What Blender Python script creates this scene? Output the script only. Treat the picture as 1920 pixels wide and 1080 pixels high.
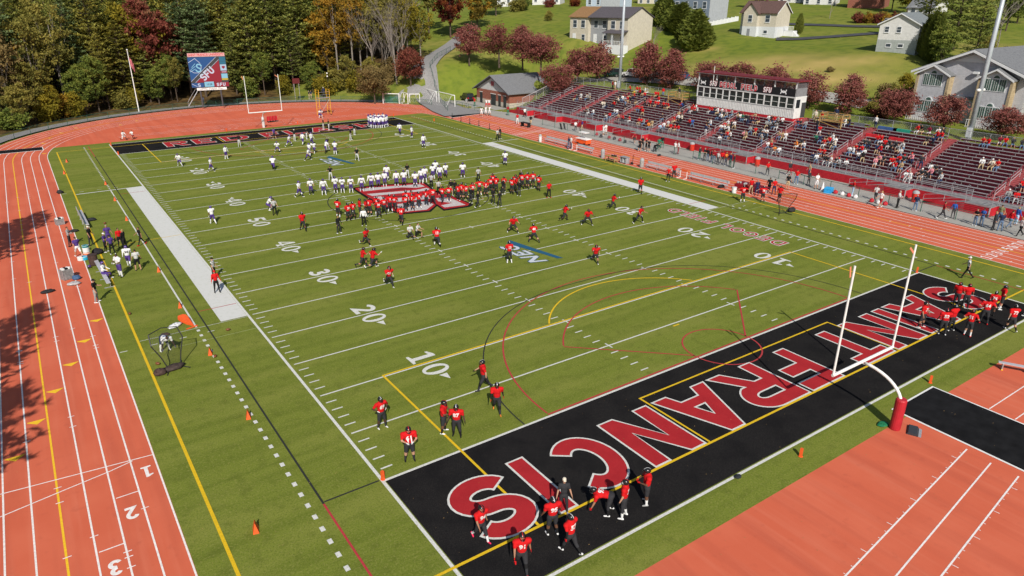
import bpy, bmesh, math, random
import numpy as np
from mathutils import Vector, Matrix
from mathutils.geometry import tessellate_polygon
from mathutils.bvhtree import BVHTree

for _o in list(bpy.data.objects):
    bpy.data.objects.remove(_o)
scene = bpy.context.scene
col = scene.collection
R = math.radians
PI = math.pi

# ------------------------------------------------------------------ camera, light, exposure
CAM = np.array([-10.512, -26.012, 21.202])
CROT = (R(67.625), R(-0.0845), R(-34.4725))
FPX = 1316.6                       # focal length in pixels of the 1920 px wide photograph
_cd = bpy.data.cameras.new('camera')
_cd.sensor_width = 36.0
_cd.lens = 36.0 * FPX / 1920.0
_cd.clip_start = 0.5
_cd.clip_end = 6000
cam = bpy.data.objects.new('camera', _cd)
cam.location = CAM
cam.rotation_euler = CROT
col.objects.link(cam)
scene.camera = cam

SUN_EL = R(37.5)
SUN_AZ = math.atan2(-0.895, -0.446)           # direction towards the sun, measured from +x
to_sun = Vector((math.cos(SUN_AZ) * math.cos(SUN_EL), math.sin(SUN_AZ) * math.cos(SUN_EL), math.sin(SUN_EL)))
_sl = bpy.data.lights.new('sun', 'SUN')
_sl.energy = 4.8
_sl.angle = R(0.53)
_sl.color = (1.0, 0.94, 0.84)
sun = bpy.data.objects.new('sun', _sl)
sun.rotation_euler = to_sun.to_track_quat('Z', 'Y').to_euler()
sun.location = (-40, -60, 80)
col.objects.link(sun)

world = bpy.data.worlds.new('World')
scene.world = world
world.use_nodes = True
_wn = world.node_tree
_bg = _wn.nodes['Background']
_sky = _wn.nodes.new('ShaderNodeTexSky')
_sky.sky_type = 'NISHITA'
_sky.sun_disc = False
_sky.sun_elevation = SUN_EL
_sky.sun_rotation = PI / 2 - SUN_AZ
_wn.links.new(_sky.outputs[0], _bg.inputs[0])
_bg.inputs[1].default_value = 0.082
scene.view_settings.view_transform = 'Standard'
scene.view_settings.look = 'None'
scene.view_settings.gamma = 1
scene.view_settings.exposure = 0.12
scene.view_settings.use_curve_mapping = False

# ------------------------------------------------------------------ photo pixel -> place
def _rot(a, b, c):
    ca, sa, cb, sb, cc, sc = math.cos(a), math.sin(a), math.cos(b), math.sin(b), math.cos(c), math.sin(c)
    Rx = np.array([[1, 0, 0], [0, ca, -sa], [0, sa, ca]])
    Ry = np.array([[cb, 0, sb], [0, 1, 0], [-sb, 0, cb]])
    Rz = np.array([[cc, -sc, 0], [sc, cc, 0], [0, 0, 1]])
    return Rz @ Ry @ Rx
RM = _rot(*CROT)
def ray(x, y):
    return RM @ np.array([(x - 960) / FPX, -(y - 540) / FPX, -1.0])
def G(x, y, z=0.0):
    "point at height z under photo pixel x, y"
    d = ray(x, y)
    return CAM + d * ((z - CAM[2]) / d[2])
def atX(x, y, X):
    d = ray(x, y)
    return CAM + d * ((X - CAM[0]) / d[0])
def atD(x, y, D):
    d = ray(x, y)
    return CAM + d * (D / math.hypot(d[0], d[1]))
def toward_cam(x, y):
    return math.atan2(CAM[1] - y, CAM[0] - x)

# ------------------------------------------------------------------ materials
MATS = {}
def mat(name, c, rough=0.7, var=0.0, scale=8.0, bump=0.0, metal=0.0, spec=0.3, c2=None, detail=4.0, coord='Object', bdist=0.02):
    if name in MATS:
        return MATS[name]
    m = bpy.data.materials.new(name)
    m.use_nodes = True
    nt = m.node_tree
    b = nt.nodes['Principled BSDF']
    b.inputs['Roughness'].default_value = rough
    b.inputs['Metallic'].default_value = metal
    b.inputs['Specular IOR Level'].default_value = spec
    c = tuple(c)
    b.inputs['Base Color'].default_value = c + (1,)
    if var or c2 or bump:
        tc = nt.nodes.new('ShaderNodeTexCoord')
        nz = nt.nodes.new('ShaderNodeTexNoise')
        nz.inputs['Scale'].default_value = scale
        nz.inputs['Detail'].default_value = detail
        nt.links.new(tc.outputs[coord], nz.inputs['Vector'])
        if var or c2:
            cr = nt.nodes.new('ShaderNodeValToRGB')
            if c2 is None:
                lo = tuple(max(0, v * (1 - var)) for v in c)
                hi = tuple(min(1, v * (1 + var)) for v in c)
            else:
                lo, hi = c, tuple(c2)
            cr.color_ramp.elements[0].position = 0.32
            cr.color_ramp.elements[1].position = 0.68
            cr.color_ramp.elements[0].color = lo + (1,)
            cr.color_ramp.elements[1].color = hi + (1,)
            nt.links.new(nz.outputs['Fac'], cr.inputs[0])
            nt.links.new(cr.outputs[0], b.inputs['Base Color'])
        if bump:
            bp = nt.nodes.new('ShaderNodeBump')
            bp.inputs['Strength'].default_value = bump
            bp.inputs['Distance'].default_value = bdist
            nt.links.new(nz.outputs['Fac'], bp.inputs['Height'])
            nt.links.new(bp.outputs[0], b.inputs['Normal'])
    MATS[name] = m
    return m

def mat_multi(name, layers, rough=0.85, bump=0.3, bscale=40.0, bdist=0.02, spec=0.2):
    """layers: first (colour), then (colour, scale, lo, hi, strength): noise-mixed colours in object space"""
    if name in MATS:
        return MATS[name]
    m = bpy.data.materials.new(name); m.use_nodes = True
    nt = m.node_tree; b = nt.nodes['Principled BSDF']
    b.inputs['Roughness'].default_value = rough
    b.inputs['Specular IOR Level'].default_value = spec
    tc = nt.nodes.new('ShaderNodeTexCoord')
    rgb = nt.nodes.new('ShaderNodeRGB'); rgb.outputs[0].default_value = tuple(layers[0]) + (1,)
    cur = rgb.outputs[0]
    for (c, sc, lo, hi, st) in layers[1:]:
        mp = nt.nodes.new('ShaderNodeMapping')
        if isinstance(sc, tuple):
            mp.inputs['Scale'].default_value = sc; s = 1.0
        else:
            s = sc
        nt.links.new(tc.outputs['Object'], mp.inputs['Vector'])
        nz = nt.nodes.new('ShaderNodeTexNoise'); nz.inputs['Scale'].default_value = s; nz.inputs['Detail'].default_value = 5
        nt.links.new(mp.outputs[0], nz.inputs['Vector'])
        mr = nt.nodes.new('ShaderNodeMapRange')
        mr.inputs['From Min'].default_value = lo; mr.inputs['From Max'].default_value = hi
        mr.inputs['To Min'].default_value = 0; mr.inputs['To Max'].default_value = st
        nt.links.new(nz.outputs['Fac'], mr.inputs['Value'])
        mx = nt.nodes.new('ShaderNodeMixRGB'); mx.inputs[2].default_value = tuple(c) + (1,)
        nt.links.new(mr.outputs[0], mx.inputs[0]); nt.links.new(cur, mx.inputs[1])
        cur = mx.outputs[0]
    nt.links.new(cur, b.inputs['Base Color'])
    if bump:
        nz = nt.nodes.new('ShaderNodeTexNoise'); nz.inputs['Scale'].default_value = bscale; nz.inputs['Detail'].default_value = 3
        nt.links.new(tc.outputs['Object'], nz.inputs['Vector'])
        bp = nt.nodes.new('ShaderNodeBump'); bp.inputs['Strength'].default_value = bump; bp.inputs['Distance'].default_value = bdist
        nt.links.new(nz.outputs['Fac'], bp.inputs['Height']); nt.links.new(bp.outputs[0], b.inputs['Normal'])
    MATS[name] = m
    return m

# ------------------------------------------------------------------ mesh building
class MB:
    def __init__(s):
        s.v = []; s.f = []; s.m = []
    def add(s, vs, fs, mi=0):
        o = len(s.v); s.v += [tuple(v) for v in vs]
        for f in fs:
            s.f.append(tuple(i + o for i in f)); s.m.append(mi)
        return s
    def box(s, c, d, rz=0.0, mi=0, M=None):
        x, y, z = d[0] / 2, d[1] / 2, d[2] / 2
        vs = [(-x, -y, -z), (x, -y, -z), (x, y, -z), (-x, y, -z), (-x, -y, z), (x, -y, z), (x, y, z), (-x, y, z)]
        if M is None:
            cr, sr = math.cos(rz), math.sin(rz)
            vs = [(c[0] + a * cr - b * sr, c[1] + a * sr + b * cr, c[2] + e) for a, b, e in vs]
        else:
            vs = [tuple(Vector(c) + M @ Vector(v)) for v in vs]
        return s.add(vs, [(3, 2, 1, 0), (4, 5, 6, 7), (0, 1, 5, 4), (1, 2, 6, 5), (2, 3, 7, 6), (3, 0, 4, 7)], mi)
    def bb(s, x0, x1, y0, y1, z0, z1, mi=0):
        return s.box(((x0 + x1) / 2, (y0 + y1) / 2, (z0 + z1) / 2), (abs(x1 - x0), abs(y1 - y0), abs(z1 - z0)), 0, mi)
    def cyl(s, a, b, ra, rb=None, n=8, mi=0, cap=True):
        rb = ra if rb is None else rb
        a, b = Vector(a), Vector(b)
        d = (b - a)
        if d.length < 1e-9: return s
        d.normalize()
        u = d.orthogonal().normalized(); w = d.cross(u)
        vs = []
        for p, r in ((a, ra), (b, rb)):
            for i in range(n):
                t = 2 * PI * i / n
                vs.append(p + (u * math.cos(t) + w * math.sin(t)) * r)
        fs = [(i, (i + 1) % n, n + (i + 1) % n, n + i) for i in range(n)]
        if cap:
            fs += [tuple(range(n - 1, -1, -1)), tuple(range(n, 2 * n))]
        return s.add(vs, fs, mi)
    def tube(s, pts, r, n=6, mi=0):
        pts = [Vector(p) for p in pts]
        rs = r if isinstance(r, (list, tuple)) else [r] * len(pts)
        vs = []; prev = None
        for i, p in enumerate(pts):
            d = (pts[min(i + 1, len(pts) - 1)] - pts[max(i - 1, 0)]).normalized()
            u = d.orthogonal().normalized() if prev is None else (prev - d * prev.dot(d)).normalized()
            prev = u; w = d.cross(u)
            for k in range(n):
                t = 2 * PI * k / n
                vs.append(p + (u * math.cos(t) + w * math.sin(t)) * rs[i])
        fs = []
        for i in range(len(pts) - 1):
            for k in range(n):
                fs.append((i * n + k, i * n + (k + 1) % n, (i + 1) * n + (k + 1) % n, (i + 1) * n + k))
        fs += [tuple(range(n - 1, -1, -1)), tuple(range((len(pts) - 1) * n, len(pts) * n))]
        return s.add(vs, fs, mi)
    def ell(s, c, r, seg=10, ring=6, mi=0, M=None):
        vs = []; fs = []
        for i in range(ring + 1):
            ph = PI * i / ring
            for k in range(seg):
                t = 2 * PI * k / seg
                v = Vector((r[0] * math.sin(ph) * math.cos(t), r[1] * math.sin(ph) * math.sin(t), r[2] * math.cos(ph)))
                if M is not None: v = M @ v
                vs.append(Vector(c) + v)
        for i in range(ring):
            for k in range(seg):
                fs.append((i * seg + k, (i + 1) * seg + k, (i + 1) * seg + (k + 1) % seg, i * seg + (k + 1) % seg))
        return s.add(vs, fs, mi)
    def lathe(s, prof, c=(0, 0, 0), n=14, mi=0):
        vs = []; fs = []
        for (r, z) in prof:
            for k in range(n):
                t = 2 * PI * k / n
                vs.append((c[0] + r * math.cos(t), c[1] + r * math.sin(t), c[2] + z))
        for i in range(len(prof) - 1):
            for k in range(n):
                fs.append((i * n + k, i * n + (k + 1) % n, (i + 1) * n + (k + 1) % n, (i + 1) * n + k))
        fs += [tuple(range(n - 1, -1, -1)), tuple(range((len(prof) - 1) * n, len(prof) * n))]
        return s.add(vs, fs, mi)
    def poly(s, loops, z=0.0, mi=0, fn=None):
        "filled polygon with holes (first loop outer)"
        L = [[Vector((p[0], p[1], 0)) for p in lp] for lp in loops]
        tris = tessellate_polygon(L)
        flat = [p for lp in L for p in lp]
        vs = [(p.x, p.y, z) if fn is None else fn(p.x, p.y) for p in flat]
        fs = []
        for t in tris:
            a, b, c = (Vector(vs[i]) for i in t)
            n = (b - a).cross(c - a)
            if fn is None and n.z < 0: t = (t[0], t[2], t[1])
            fs.append(tuple(t))
        return s.add(vs, fs, mi)
    def prism(s, loop, axis, a, b, mi=0):
        "extrude a 2-D loop along an axis from a to b"
        n = len(loop)
        def P(u, v, w):
            return {'x': (w, u, v), 'y': (u, w, v), 'z': (u, v, w)}[axis]
        vs = [P(u, v, a) for u, v in loop] + [P(u, v, b) for u, v in loop]
        fs = [tuple(range(n)), tuple(range(2 * n - 1, n - 1, -1))] + [(i, i + n, (i + 1) % n + n, (i + 1) % n) for i in range(n)]
        s.add(vs, fs, mi)
        return s
    def mesh(s, name, mats=(), smooth=False):
        me = bpy.data.meshes.new(name)
        me.from_pydata(s.v, [], s.f)
        for m in mats: me.materials.append(m)
        if len(mats) > 1:
            me.polygons.foreach_set('material_index', s.m)
        if smooth:
            me.polygons.foreach_set('use_smooth', [True] * len(s.f))
        me.update()
        return me
    def build(s, name, mats, parent=None, smooth=False, loc=None, fix=True):
        if not isinstance(mats, (list, tuple)): mats = [mats]
        me = s.mesh(name, mats, smooth)
        if fix:
            bm = bmesh.new(); bm.from_mesh(me); bmesh.ops.recalc_face_normals(bm, faces=bm.faces); bm.to_mesh(me); bm.free()
        return link(name, me, parent, loc)

def link(name, me, parent=None, loc=None, rz=None):
    o = bpy.data.objects.new(name, me)
    col.objects.link(o)
    if parent is not None: o.parent = parent
    if loc is not None: o.location = loc
    if rz is not None: o.rotation_euler = (0, 0, rz)
    return o
def tag(o, label, cat, group=None):
    o['label'] = label; o['category'] = cat
    if group: o['group'] = group
    return o
def thing(name, label, cat, loc=(0, 0, 0), rz=0.0, group=None):
    return tag(link(name, None, None, loc, rz), label, cat, group)
def struct(o):
    o['kind'] = 'structure'; return o
def stuff(o):
    o['kind'] = 'stuff'; return o
def copy_tree(o, parent=None):
    c = o.copy(); col.objects.link(c)
    c.parent = parent
    for ch in o.children: copy_tree(ch, c)
    return c
ORD = ['first', 'second', 'third', 'fourth', 'fifth', 'sixth', 'seventh', 'eighth', 'ninth', 'tenth', 'eleventh', 'twelfth', 'thirteenth', 'fourteenth', 'fifteenth', 'sixteenth', 'seventeenth', 'eighteenth', 'nineteenth', 'twentieth']
def nth(i):
    if i < 20: return ORD[i]
    i += 1
    return str(i) + {1: 'st', 2: 'nd', 3: 'rd'}.get(i % 10, 'th')

WHITE = mat('white_paint', (0.72, 0.72, 0.70), 0.6, 0.08, 3)
STEEL = mat('galvanised_steel', (0.42, 0.43, 0.45), 0.45, 0.15, 5, metal=0.5)
ALU = mat('aluminium', (0.37, 0.35, 0.36), 0.42, 0.12, 3, metal=0.35)
BLACK = mat('black_plastic', (0.015, 0.015, 0.016), 0.5)
GREENPOST = mat('green_coated_steel', (0.02, 0.09, 0.06), 0.5)
# ------------------------------------------------------------------ terrain
def smooth(a, b, x):
    t = min(1, max(0, (x - a) / (b - a))); return t * t * (3 - 2 * t)
TCX, TY0, TY1, TR = 24.2, -2.3, 93.7, 32.85     # running track: straights x = TCX +- TR, bends about TY0 and TY1
def oval_d(x, y):
    yy = max(0, TY0 - y, y - TY1)
    return math.hypot(x - TCX, yy) if (y < TY0 or y > TY1) else abs(x - TCX)
_anch = []
def A(*p): _anch.append(tuple(float(v) for v in p))
def AP(x, y, D):
    p = atD(x, y, D); A(*p); return p
for _y in range(-60, 96, 12): A(88, _y, 4.9)
for _y in range(-60, 91, 15): A(69, _y, -0.1)
for _a in range(0, 181, 15): A(TCX + 46 * math.cos(R(_a)), TY1 + 46 * math.sin(R(_a)), 0.0 if _a > 20 else 0.2)
A(74, 98, -.1), A(74, 111, -.1), A(80, 98, -.1), A(85.5, 98, 0.4), A(85.5, 105, 0.5), A(85.5, 112, 0.8), A(80, 112.5, 0.0), A(73, 115, 0.0), A(70, 118, 0.1), A(94, 96, 5.2), A(80, 105, -.1), A(90, 108, 4.0), A(82, 118, 3.6)
AP(1070, 73, 180); AP(1225, 83, 176); AP(1385, 62, 182); AP(1450, 70, 180); AP(1645, 98, 150); AP(1712, 102, 150)
A(96, 27, 5.2); A(97, 12, 5.2); A(99, -6, 5.2); A(110, 12, 5.4); A(110, -8, 5.4)
AP(880, 115, 172); AP(936, 112, 168); AP(980, 116, 163); AP(1014, 125, 157); AP(1047, 135, 150)
AP(850, 85, 195); AP(790, 122, 168); AP(830, 160, 150)
AP(1345, 45, 205); AP(1600, 50, 205); AP(1620, 15, 250); AP(1050, 8, 260); AP(960, 20, 240); AP(1820, 105, 160); AP(1900, 90, 175)
A(20, 175, 4), A(-40, 170, 3), A(60, 185, 9), A(-30, 120, 0.5), A(-60, 60, 1), A(-50, 0, 0), A(-60, -60, 0)
A(0, 260, 12), A(100, 280, 19), A(-150, 250, 10), A(260, 150, 23), A(260, 40, 22), A(300, 300, 28), A(200, -80, 10), A(0, 420, 26), A(0, -120, 0), A(-200, 0, 3), A(420, 420, 36), A(420, -100, 26), A(-300, 420, 26)
RBFA = np.array(_anch)
RBFN = len(RBFA)
_K = np.linalg.norm(RBFA[:, None, :2] - RBFA[None, :, :2], axis=2)
_P = np.c_[np.ones(RBFN), RBFA[:, :2] / 100]
_S = np.block([[_K + np.eye(RBFN) * -0.6, _P], [_P.T, np.zeros((3, 3))]])
RBFW = np.linalg.solve(_S, np.r_[RBFA[:, 2], 0, 0, 0])
def terrain(x, y):
    r = math.sqrt((x - 60) ** 2 + (y - 100) ** 2)
    k = 1.0
    if r > 330: k = 330 / r
    xx, yy = 60 + (x - 60) * k, 100 + (y - 100) * k
    d = np.hypot(RBFA[:, 0] - xx, RBFA[:, 1] - yy)
    z = float(d @ RBFW[:RBFN] + RBFW[RBFN] + RBFW[RBFN + 1] * xx / 100 + RBFW[RBFN + 2] * yy / 100)
    if r > 330: z += (r - 330) * 0.03
    if x < 66 and y < 140: z = min(z, 3)
    m = smooth(42.5, 50, oval_d(x, y))
    z = z * m - 0.12 * (1 - m)
    if 66 < x < 87 and y < 93.5:
        z = min(z, -0.12 + max(0, x - 75.5) * 0.31)
    return z
def axis(lo, hi, step, far):
    a = list(np.arange(lo, hi + 0.01, step)); s = step
    while a[-1] < far: s *= 1.5; a.append(a[-1] + s)
    s = step
    while a[0] > -far: s *= 1.5; a.insert(0, a[0] - s)
    return a
_xs, _ys = axis(-60, 215, 2.5, 2600), axis(-50, 260, 2.5, 2600)
_v = [(x, y, terrain(x, y)) for y in _ys for x in _xs]
_nx = len(_xs)
_f = [(j * _nx + i, j * _nx + i + 1, (j + 1) * _nx + i + 1, (j + 1) * _nx + i) for j in range(len(_ys) - 1) for i in range(_nx - 1)]
_me = bpy.data.meshes.new('ground'); _me.from_pydata(_v, [], _f)
_me.polygons.foreach_set('use_smooth', [True] * len(_f))
# where the wood stands: leaf litter instead of mown grass
def wood(x, y):
    w = 0.0
    if y > 96 or x < -20:
        edge = 26 + 0.31 * (y - 96)
        w = 1 - smooth(edge, edge + 9, x - 30)
        if oval_d(x, y) < 47: w *= smooth(44.5, 47, oval_d(x, y))
        if x > 38: w *= 1 - smooth(38, 46, x) * (1 - smooth(56, 61, oval_d(x, y)))
    if y > 215: w = max(w, smooth(215, 235, y) * (1 - smooth(60, 100, x)))
    if x > 118 and y < 40: w = max(w, 0.5 * smooth(118, 126, x) * (1 - smooth(30, 40, y)))
    return w
_at = _me.attributes.new('wood', 'FLOAT', 'POINT')
_at.data.foreach_set('value', [wood(v[0], v[1]) for v in _v])
_dry = [(*atD(px, py, D)[:2], a, b) for px, py, D, a, b in ((1425, 101, 152, 9, 4.5), (1500, 112, 143, 9, 3.5), (1570, 108, 146, 8, 3), (1600, 122, 136, 7, 3), (1480, 126, 134, 8, 2.5), (1320, 85, 168, 3, 2), (650, 172, 150, 10, 5), (735, 160, 152, 8, 5), (840, 150, 152, 5, 3))]
def dry(x, y):
    return min(1.0, sum(math.exp(-(((x - cx) * 0.5 - (y - cy) * 0.866) / a) ** 2 - (((x - cx) * 0.866 + (y - cy) * 0.5) / b) ** 2) for cx, cy, a, b in _dry))
_at = _me.attributes.new('dry', 'FLOAT', 'POINT'); _at.data.foreach_set('value', [dry(v[0], v[1]) for v in _v])
_gm = mat_multi('lawn_grass', [(0.148, 0.186, 0.024), ((0.205, 0.205, 0.042), 0.055, 0.42, 0.62, 0.8), ((0.36, 0.27, 0.095), 0.022, 0.53, 0.66, 0.75), ((0.080, 0.125, 0.018), 0.5, 0.45, 0.65, 0.7), ((0.16, 0.17, 0.04), 4.0, 0.45, 0.7, 0.5)], 0.95, 0.6, 6.0, 0.12, 0.05)
def _add_wood(m):
    nt = m.node_tree; b = nt.nodes['Principled BSDF']
    cur = b.inputs['Base Color'].links[0].from_socket
    at = nt.nodes.new('ShaderNodeAttribute'); at.attribute_name = 'wood'
    nz = nt.nodes.new('ShaderNodeTexNoise'); nz.inputs['Scale'].default_value = 0.8; nz.inputs['Detail'].default_value = 6
    tc = nt.nodes.new('ShaderNodeTexCoord'); nt.links.new(tc.outputs['Object'], nz.inputs['Vector'])
    cr = nt.nodes.new('ShaderNodeValToRGB')
    cr.color_ramp.elements[0].color = (0.045, 0.028, 0.014, 1); cr.color_ramp.elements[1].color = (0.15, 0.095, 0.035, 1)
    cr.color_ramp.elements[0].position = 0.35; cr.color_ramp.elements[1].position = 0.7
    nt.links.new(nz.outputs['Fac'], cr.inputs[0])
    ad = nt.nodes.new('ShaderNodeAttribute'); ad.attribute_name = 'dry'
    n2 = nt.nodes.new('ShaderNodeTexNoise'); n2.inputs['Scale'].default_value = 0.25; n2.inputs['Detail'].default_value = 5; nt.links.new(tc.outputs['Object'], n2.inputs['Vector'])
    mu = nt.nodes.new('ShaderNodeMath'); mu.operation = 'MULTIPLY'; nt.links.new(ad.outputs['Fac'], mu.inputs[0]); nt.links.new(n2.outputs['Fac'], mu.inputs[1])
    m2 = nt.nodes.new('ShaderNodeMath'); m2.operation = 'MULTIPLY'; m2.inputs[1].default_value = 1.5; m2.use_clamp = True; nt.links.new(mu.outputs[0], m2.inputs[0])
    md = nt.nodes.new('ShaderNodeMixRGB'); md.inputs[2].default_value = (0.42, 0.31, 0.11, 1); nt.links.new(m2.outputs[0], md.inputs[0]); nt.links.new(cur, md.inputs[1]); cur = md.outputs[0]
    mx = nt.nodes.new('ShaderNodeMixRGB')
    nt.links.new(at.outputs['Fac'], mx.inputs[0]); nt.links.new(cur, mx.inputs[1]); nt.links.new(cr.outputs[0], mx.inputs[2])
    nt.links.new(mx.outputs[0], b.inputs['Base Color'])
_add_wood(_gm)
_me.materials.append(_gm)
ground = struct(link('ground', _me))

# ------------------------------------------------------------------ track
TRACK_M = mat_multi('track_rubber', [(0.545, 0.113, 0.058), ((0.61, 0.150, 0.082), 0.35, 0.4, 0.65, 0.5), ((0.40, 0.080, 0.046), (0.9, 0.06, 1), 0.48, 0.68, 0.5), ((0.60, 0.17, 0.10), (2.2, 0.12, 1), 0.52, 0.7, 0.4), ((0.68, 0.20, 0.12), 60.0, 0.5, 0.7, 0.4), ((0.40, 0.085, 0.05), 1.6, 0.60, 0.74, 0.35)], 0.85, 0.3, 120.0, 0.01, 0.12)
def oval(r, n=40):
    p = []
    for i in range(n + 1):
        t = PI * i / n; p.append((TCX + r * math.cos(t), TY1 + r * math.sin(t)))
    for i in range(n + 1):
        t = PI + PI * i / n; p.append((TCX + r * math.cos(t), TY0 + r * math.sin(t)))
    return p
LW = 1.045
ROUT = TR + 8 * LW + 0.25
track = struct(MB().poly([oval(ROUT)], 0.0).build('running_track', TRACK_M, fix=False))
LINE_W = mat('track_white_line', (0.74, 0.70, 0.68), 0.7, 0.15, 9)
LINE_Y = mat('track_yellow_line', (0.78, 0.47, 0.02), 0.7, 0.1, 9)
def ring(r, w):
    a, b = oval(r - w / 2), oval(r + w / 2); n = len(a)
    m = MB(); m.add([(x, y, 0.004) for x, y in a + b], [(i, n + i, n + (i + 1) % n, (i + 1) % n) for i in range(n)])
    return m
for i in range(9):
    ring(TR + i * LW + 0.03, 0.075 if i != 4 else 0.09).build('lane_line', LINE_Y if i == 4 else LINE_W, track, fix=True)

def strip(pts, w, z, mi=0, mb=None):
    "flat ribbon of width w along 2-D points"
    m = mb or MB(); n = len(pts); L = []; Rr = []
    for i, p in enumerate(pts):
        a = Vector(pts[max(i - 1, 0)][:2]); b = Vector(pts[min(i + 1, n - 1)][:2]); d = (b - a).normalized(); q = Vector((-d.y, d.x)) * w / 2
        L.append((p[0] + q.x, p[1] + q.y, z)); Rr.append((p[0] - q.x, p[1] - q.y, z))
    m.add(L + Rr, [(n + i, n + i + 1, i + 1, i) for i in range(n - 1)], mi)
    return m
def arc2(cx, cy, rx, ry, a0, a1, n=24):
    return [(cx + rx * math.cos(R(a0 + (a1 - a0) * i / n)), cy + ry * math.sin(R(a0 + (a1 - a0) * i / n))) for i in range(n + 1)]

# ------------------------------------------------------------------ playing field
FW, FL = 48.768, 91.44
YD = 0.9144
TURF = mat_multi('turf', [(0.148, 0.182, 0.025), ((0.100, 0.133, 0.015), (0.03, 1.1, 1.0), 0.44, 0.58, 0.6), ((0.192, 0.210, 0.040), (0.09, 0.35, 1), 0.47, 0.62, 0.7), ((0.075, 0.098, 0.012), 1.5, 0.52, 0.70, 0.5), ((0.25, 0.25, 0.07), 9.0, 0.5, 0.70, 0.5), ((0.06, 0.082, 0.010), 14.0, 0.5, 0.68, 0.6), ((0.26, 0.26, 0.08), 45.0, 0.5, 0.7, 0.5)], 0.95, 0.5, 70.0, 0.02, 0.05)
_tx0, _tx1 = TCX - TR + 0.02, TCX + TR - 0.02
_tl = []
def _corner(cx, cy, a0, a1, ylim):
    out = []
    for i in range(13):
        t = R(a0 + (a1 - a0) * i / 12); out.append((cx + (TR - 0.02) * math.cos(t), cy + (TR - 0.02) * math.sin(t)))
    return out
_e = math.degrees(math.asin((102.5 - TY1) / TR))
_turf_loop = arc2(TCX, TY1, TR - 0.02, TR - 0.02, 0, _e, 8) + arc2(TCX, TY1, TR - 0.02, TR - 0.02, 180 - _e, 180, 8) + arc2(TCX, TY0, TR - 0.02, TR - 0.02, 180, 180 + _e, 8) + arc2(TCX, TY0, TR - 0.02, TR - 0.02, 360 - _e, 360, 8)
field = struct(MB().poly([_turf_loop], 0.004).build('playing_field', TURF, fix=False))
FWH = mat('field_white', (0.56, 0.56, 0.53), 0.95, 0.2, 14, spec=0.05)
FSTRIP = mat_multi('field_white_band', [(0.56, 0.56, 0.545), ((0.44, 0.46, 0.41), 3.0, 0.5, 0.7, 0.5), ((0.58, 0.60, 0.55), 50.0, 0.45, 0.7, 0.6)], 0.95, 0.3, 60)
FYE = mat('field_yellow', (0.62, 0.40, 0.01), 0.9, 0.14, 12)
FRE = mat('field_red_line', (0.38, 0.035, 0.04), 0.9, 0.15, 12)
FBK = mat('field_black_line', (0.022, 0.024, 0.020), 0.9, 0.2, 12)
FBLK = mat_multi('endzone_black', [(0.0130, 0.0128, 0.0135), ((0.038, 0.034, 0.032), 30.0, 0.45, 0.68, 0.8), ((0.009, 0.009, 0.01), 0.6, 0.45, 0.65, 0.5), ((0.20, 0.12, 0.05), 5.0, 0.745, 0.76, 0.6)], 0.95, 0.5, 80.0, 0.02, 0.0)
FRED = mat_multi('endzone_red', [(0.36, 0.020, 0.026), ((0.28, 0.014, 0.020), 0.8, 0.42, 0.65, 0.6), ((0.46, 0.05, 0.05), 40.0, 0.45, 0.7, 0.5), ((0.22, 0.01, 0.012), 24.0, 0.58, 0.75, 0.5)], 0.92, 0.5, 80.0, 0.02, 0.05)
ZW, ZY, ZR, ZB, ZL, ZT = 0.012, 0.016, 0.020, 0.024, 0.028, 0.032
def rect(x0, x1, y0, y1, z, m=None):
    return (m or MB()).add([(x0, y0, z), (x1, y0, z), (x1, y1, z), (x0, y1, z)], [(0, 1, 2, 3)])
def mark(name, mb, m):
    return mb.build(name, m, field, fix=False)
for y0, y1 in ((-9.144, 0), (FL, FL + 9.144)):
    mark('end_zone', rect(0.06, FW - 0.06, y0 + 0.06, y1 - 0.06, 0.008), FBLK)
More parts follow.
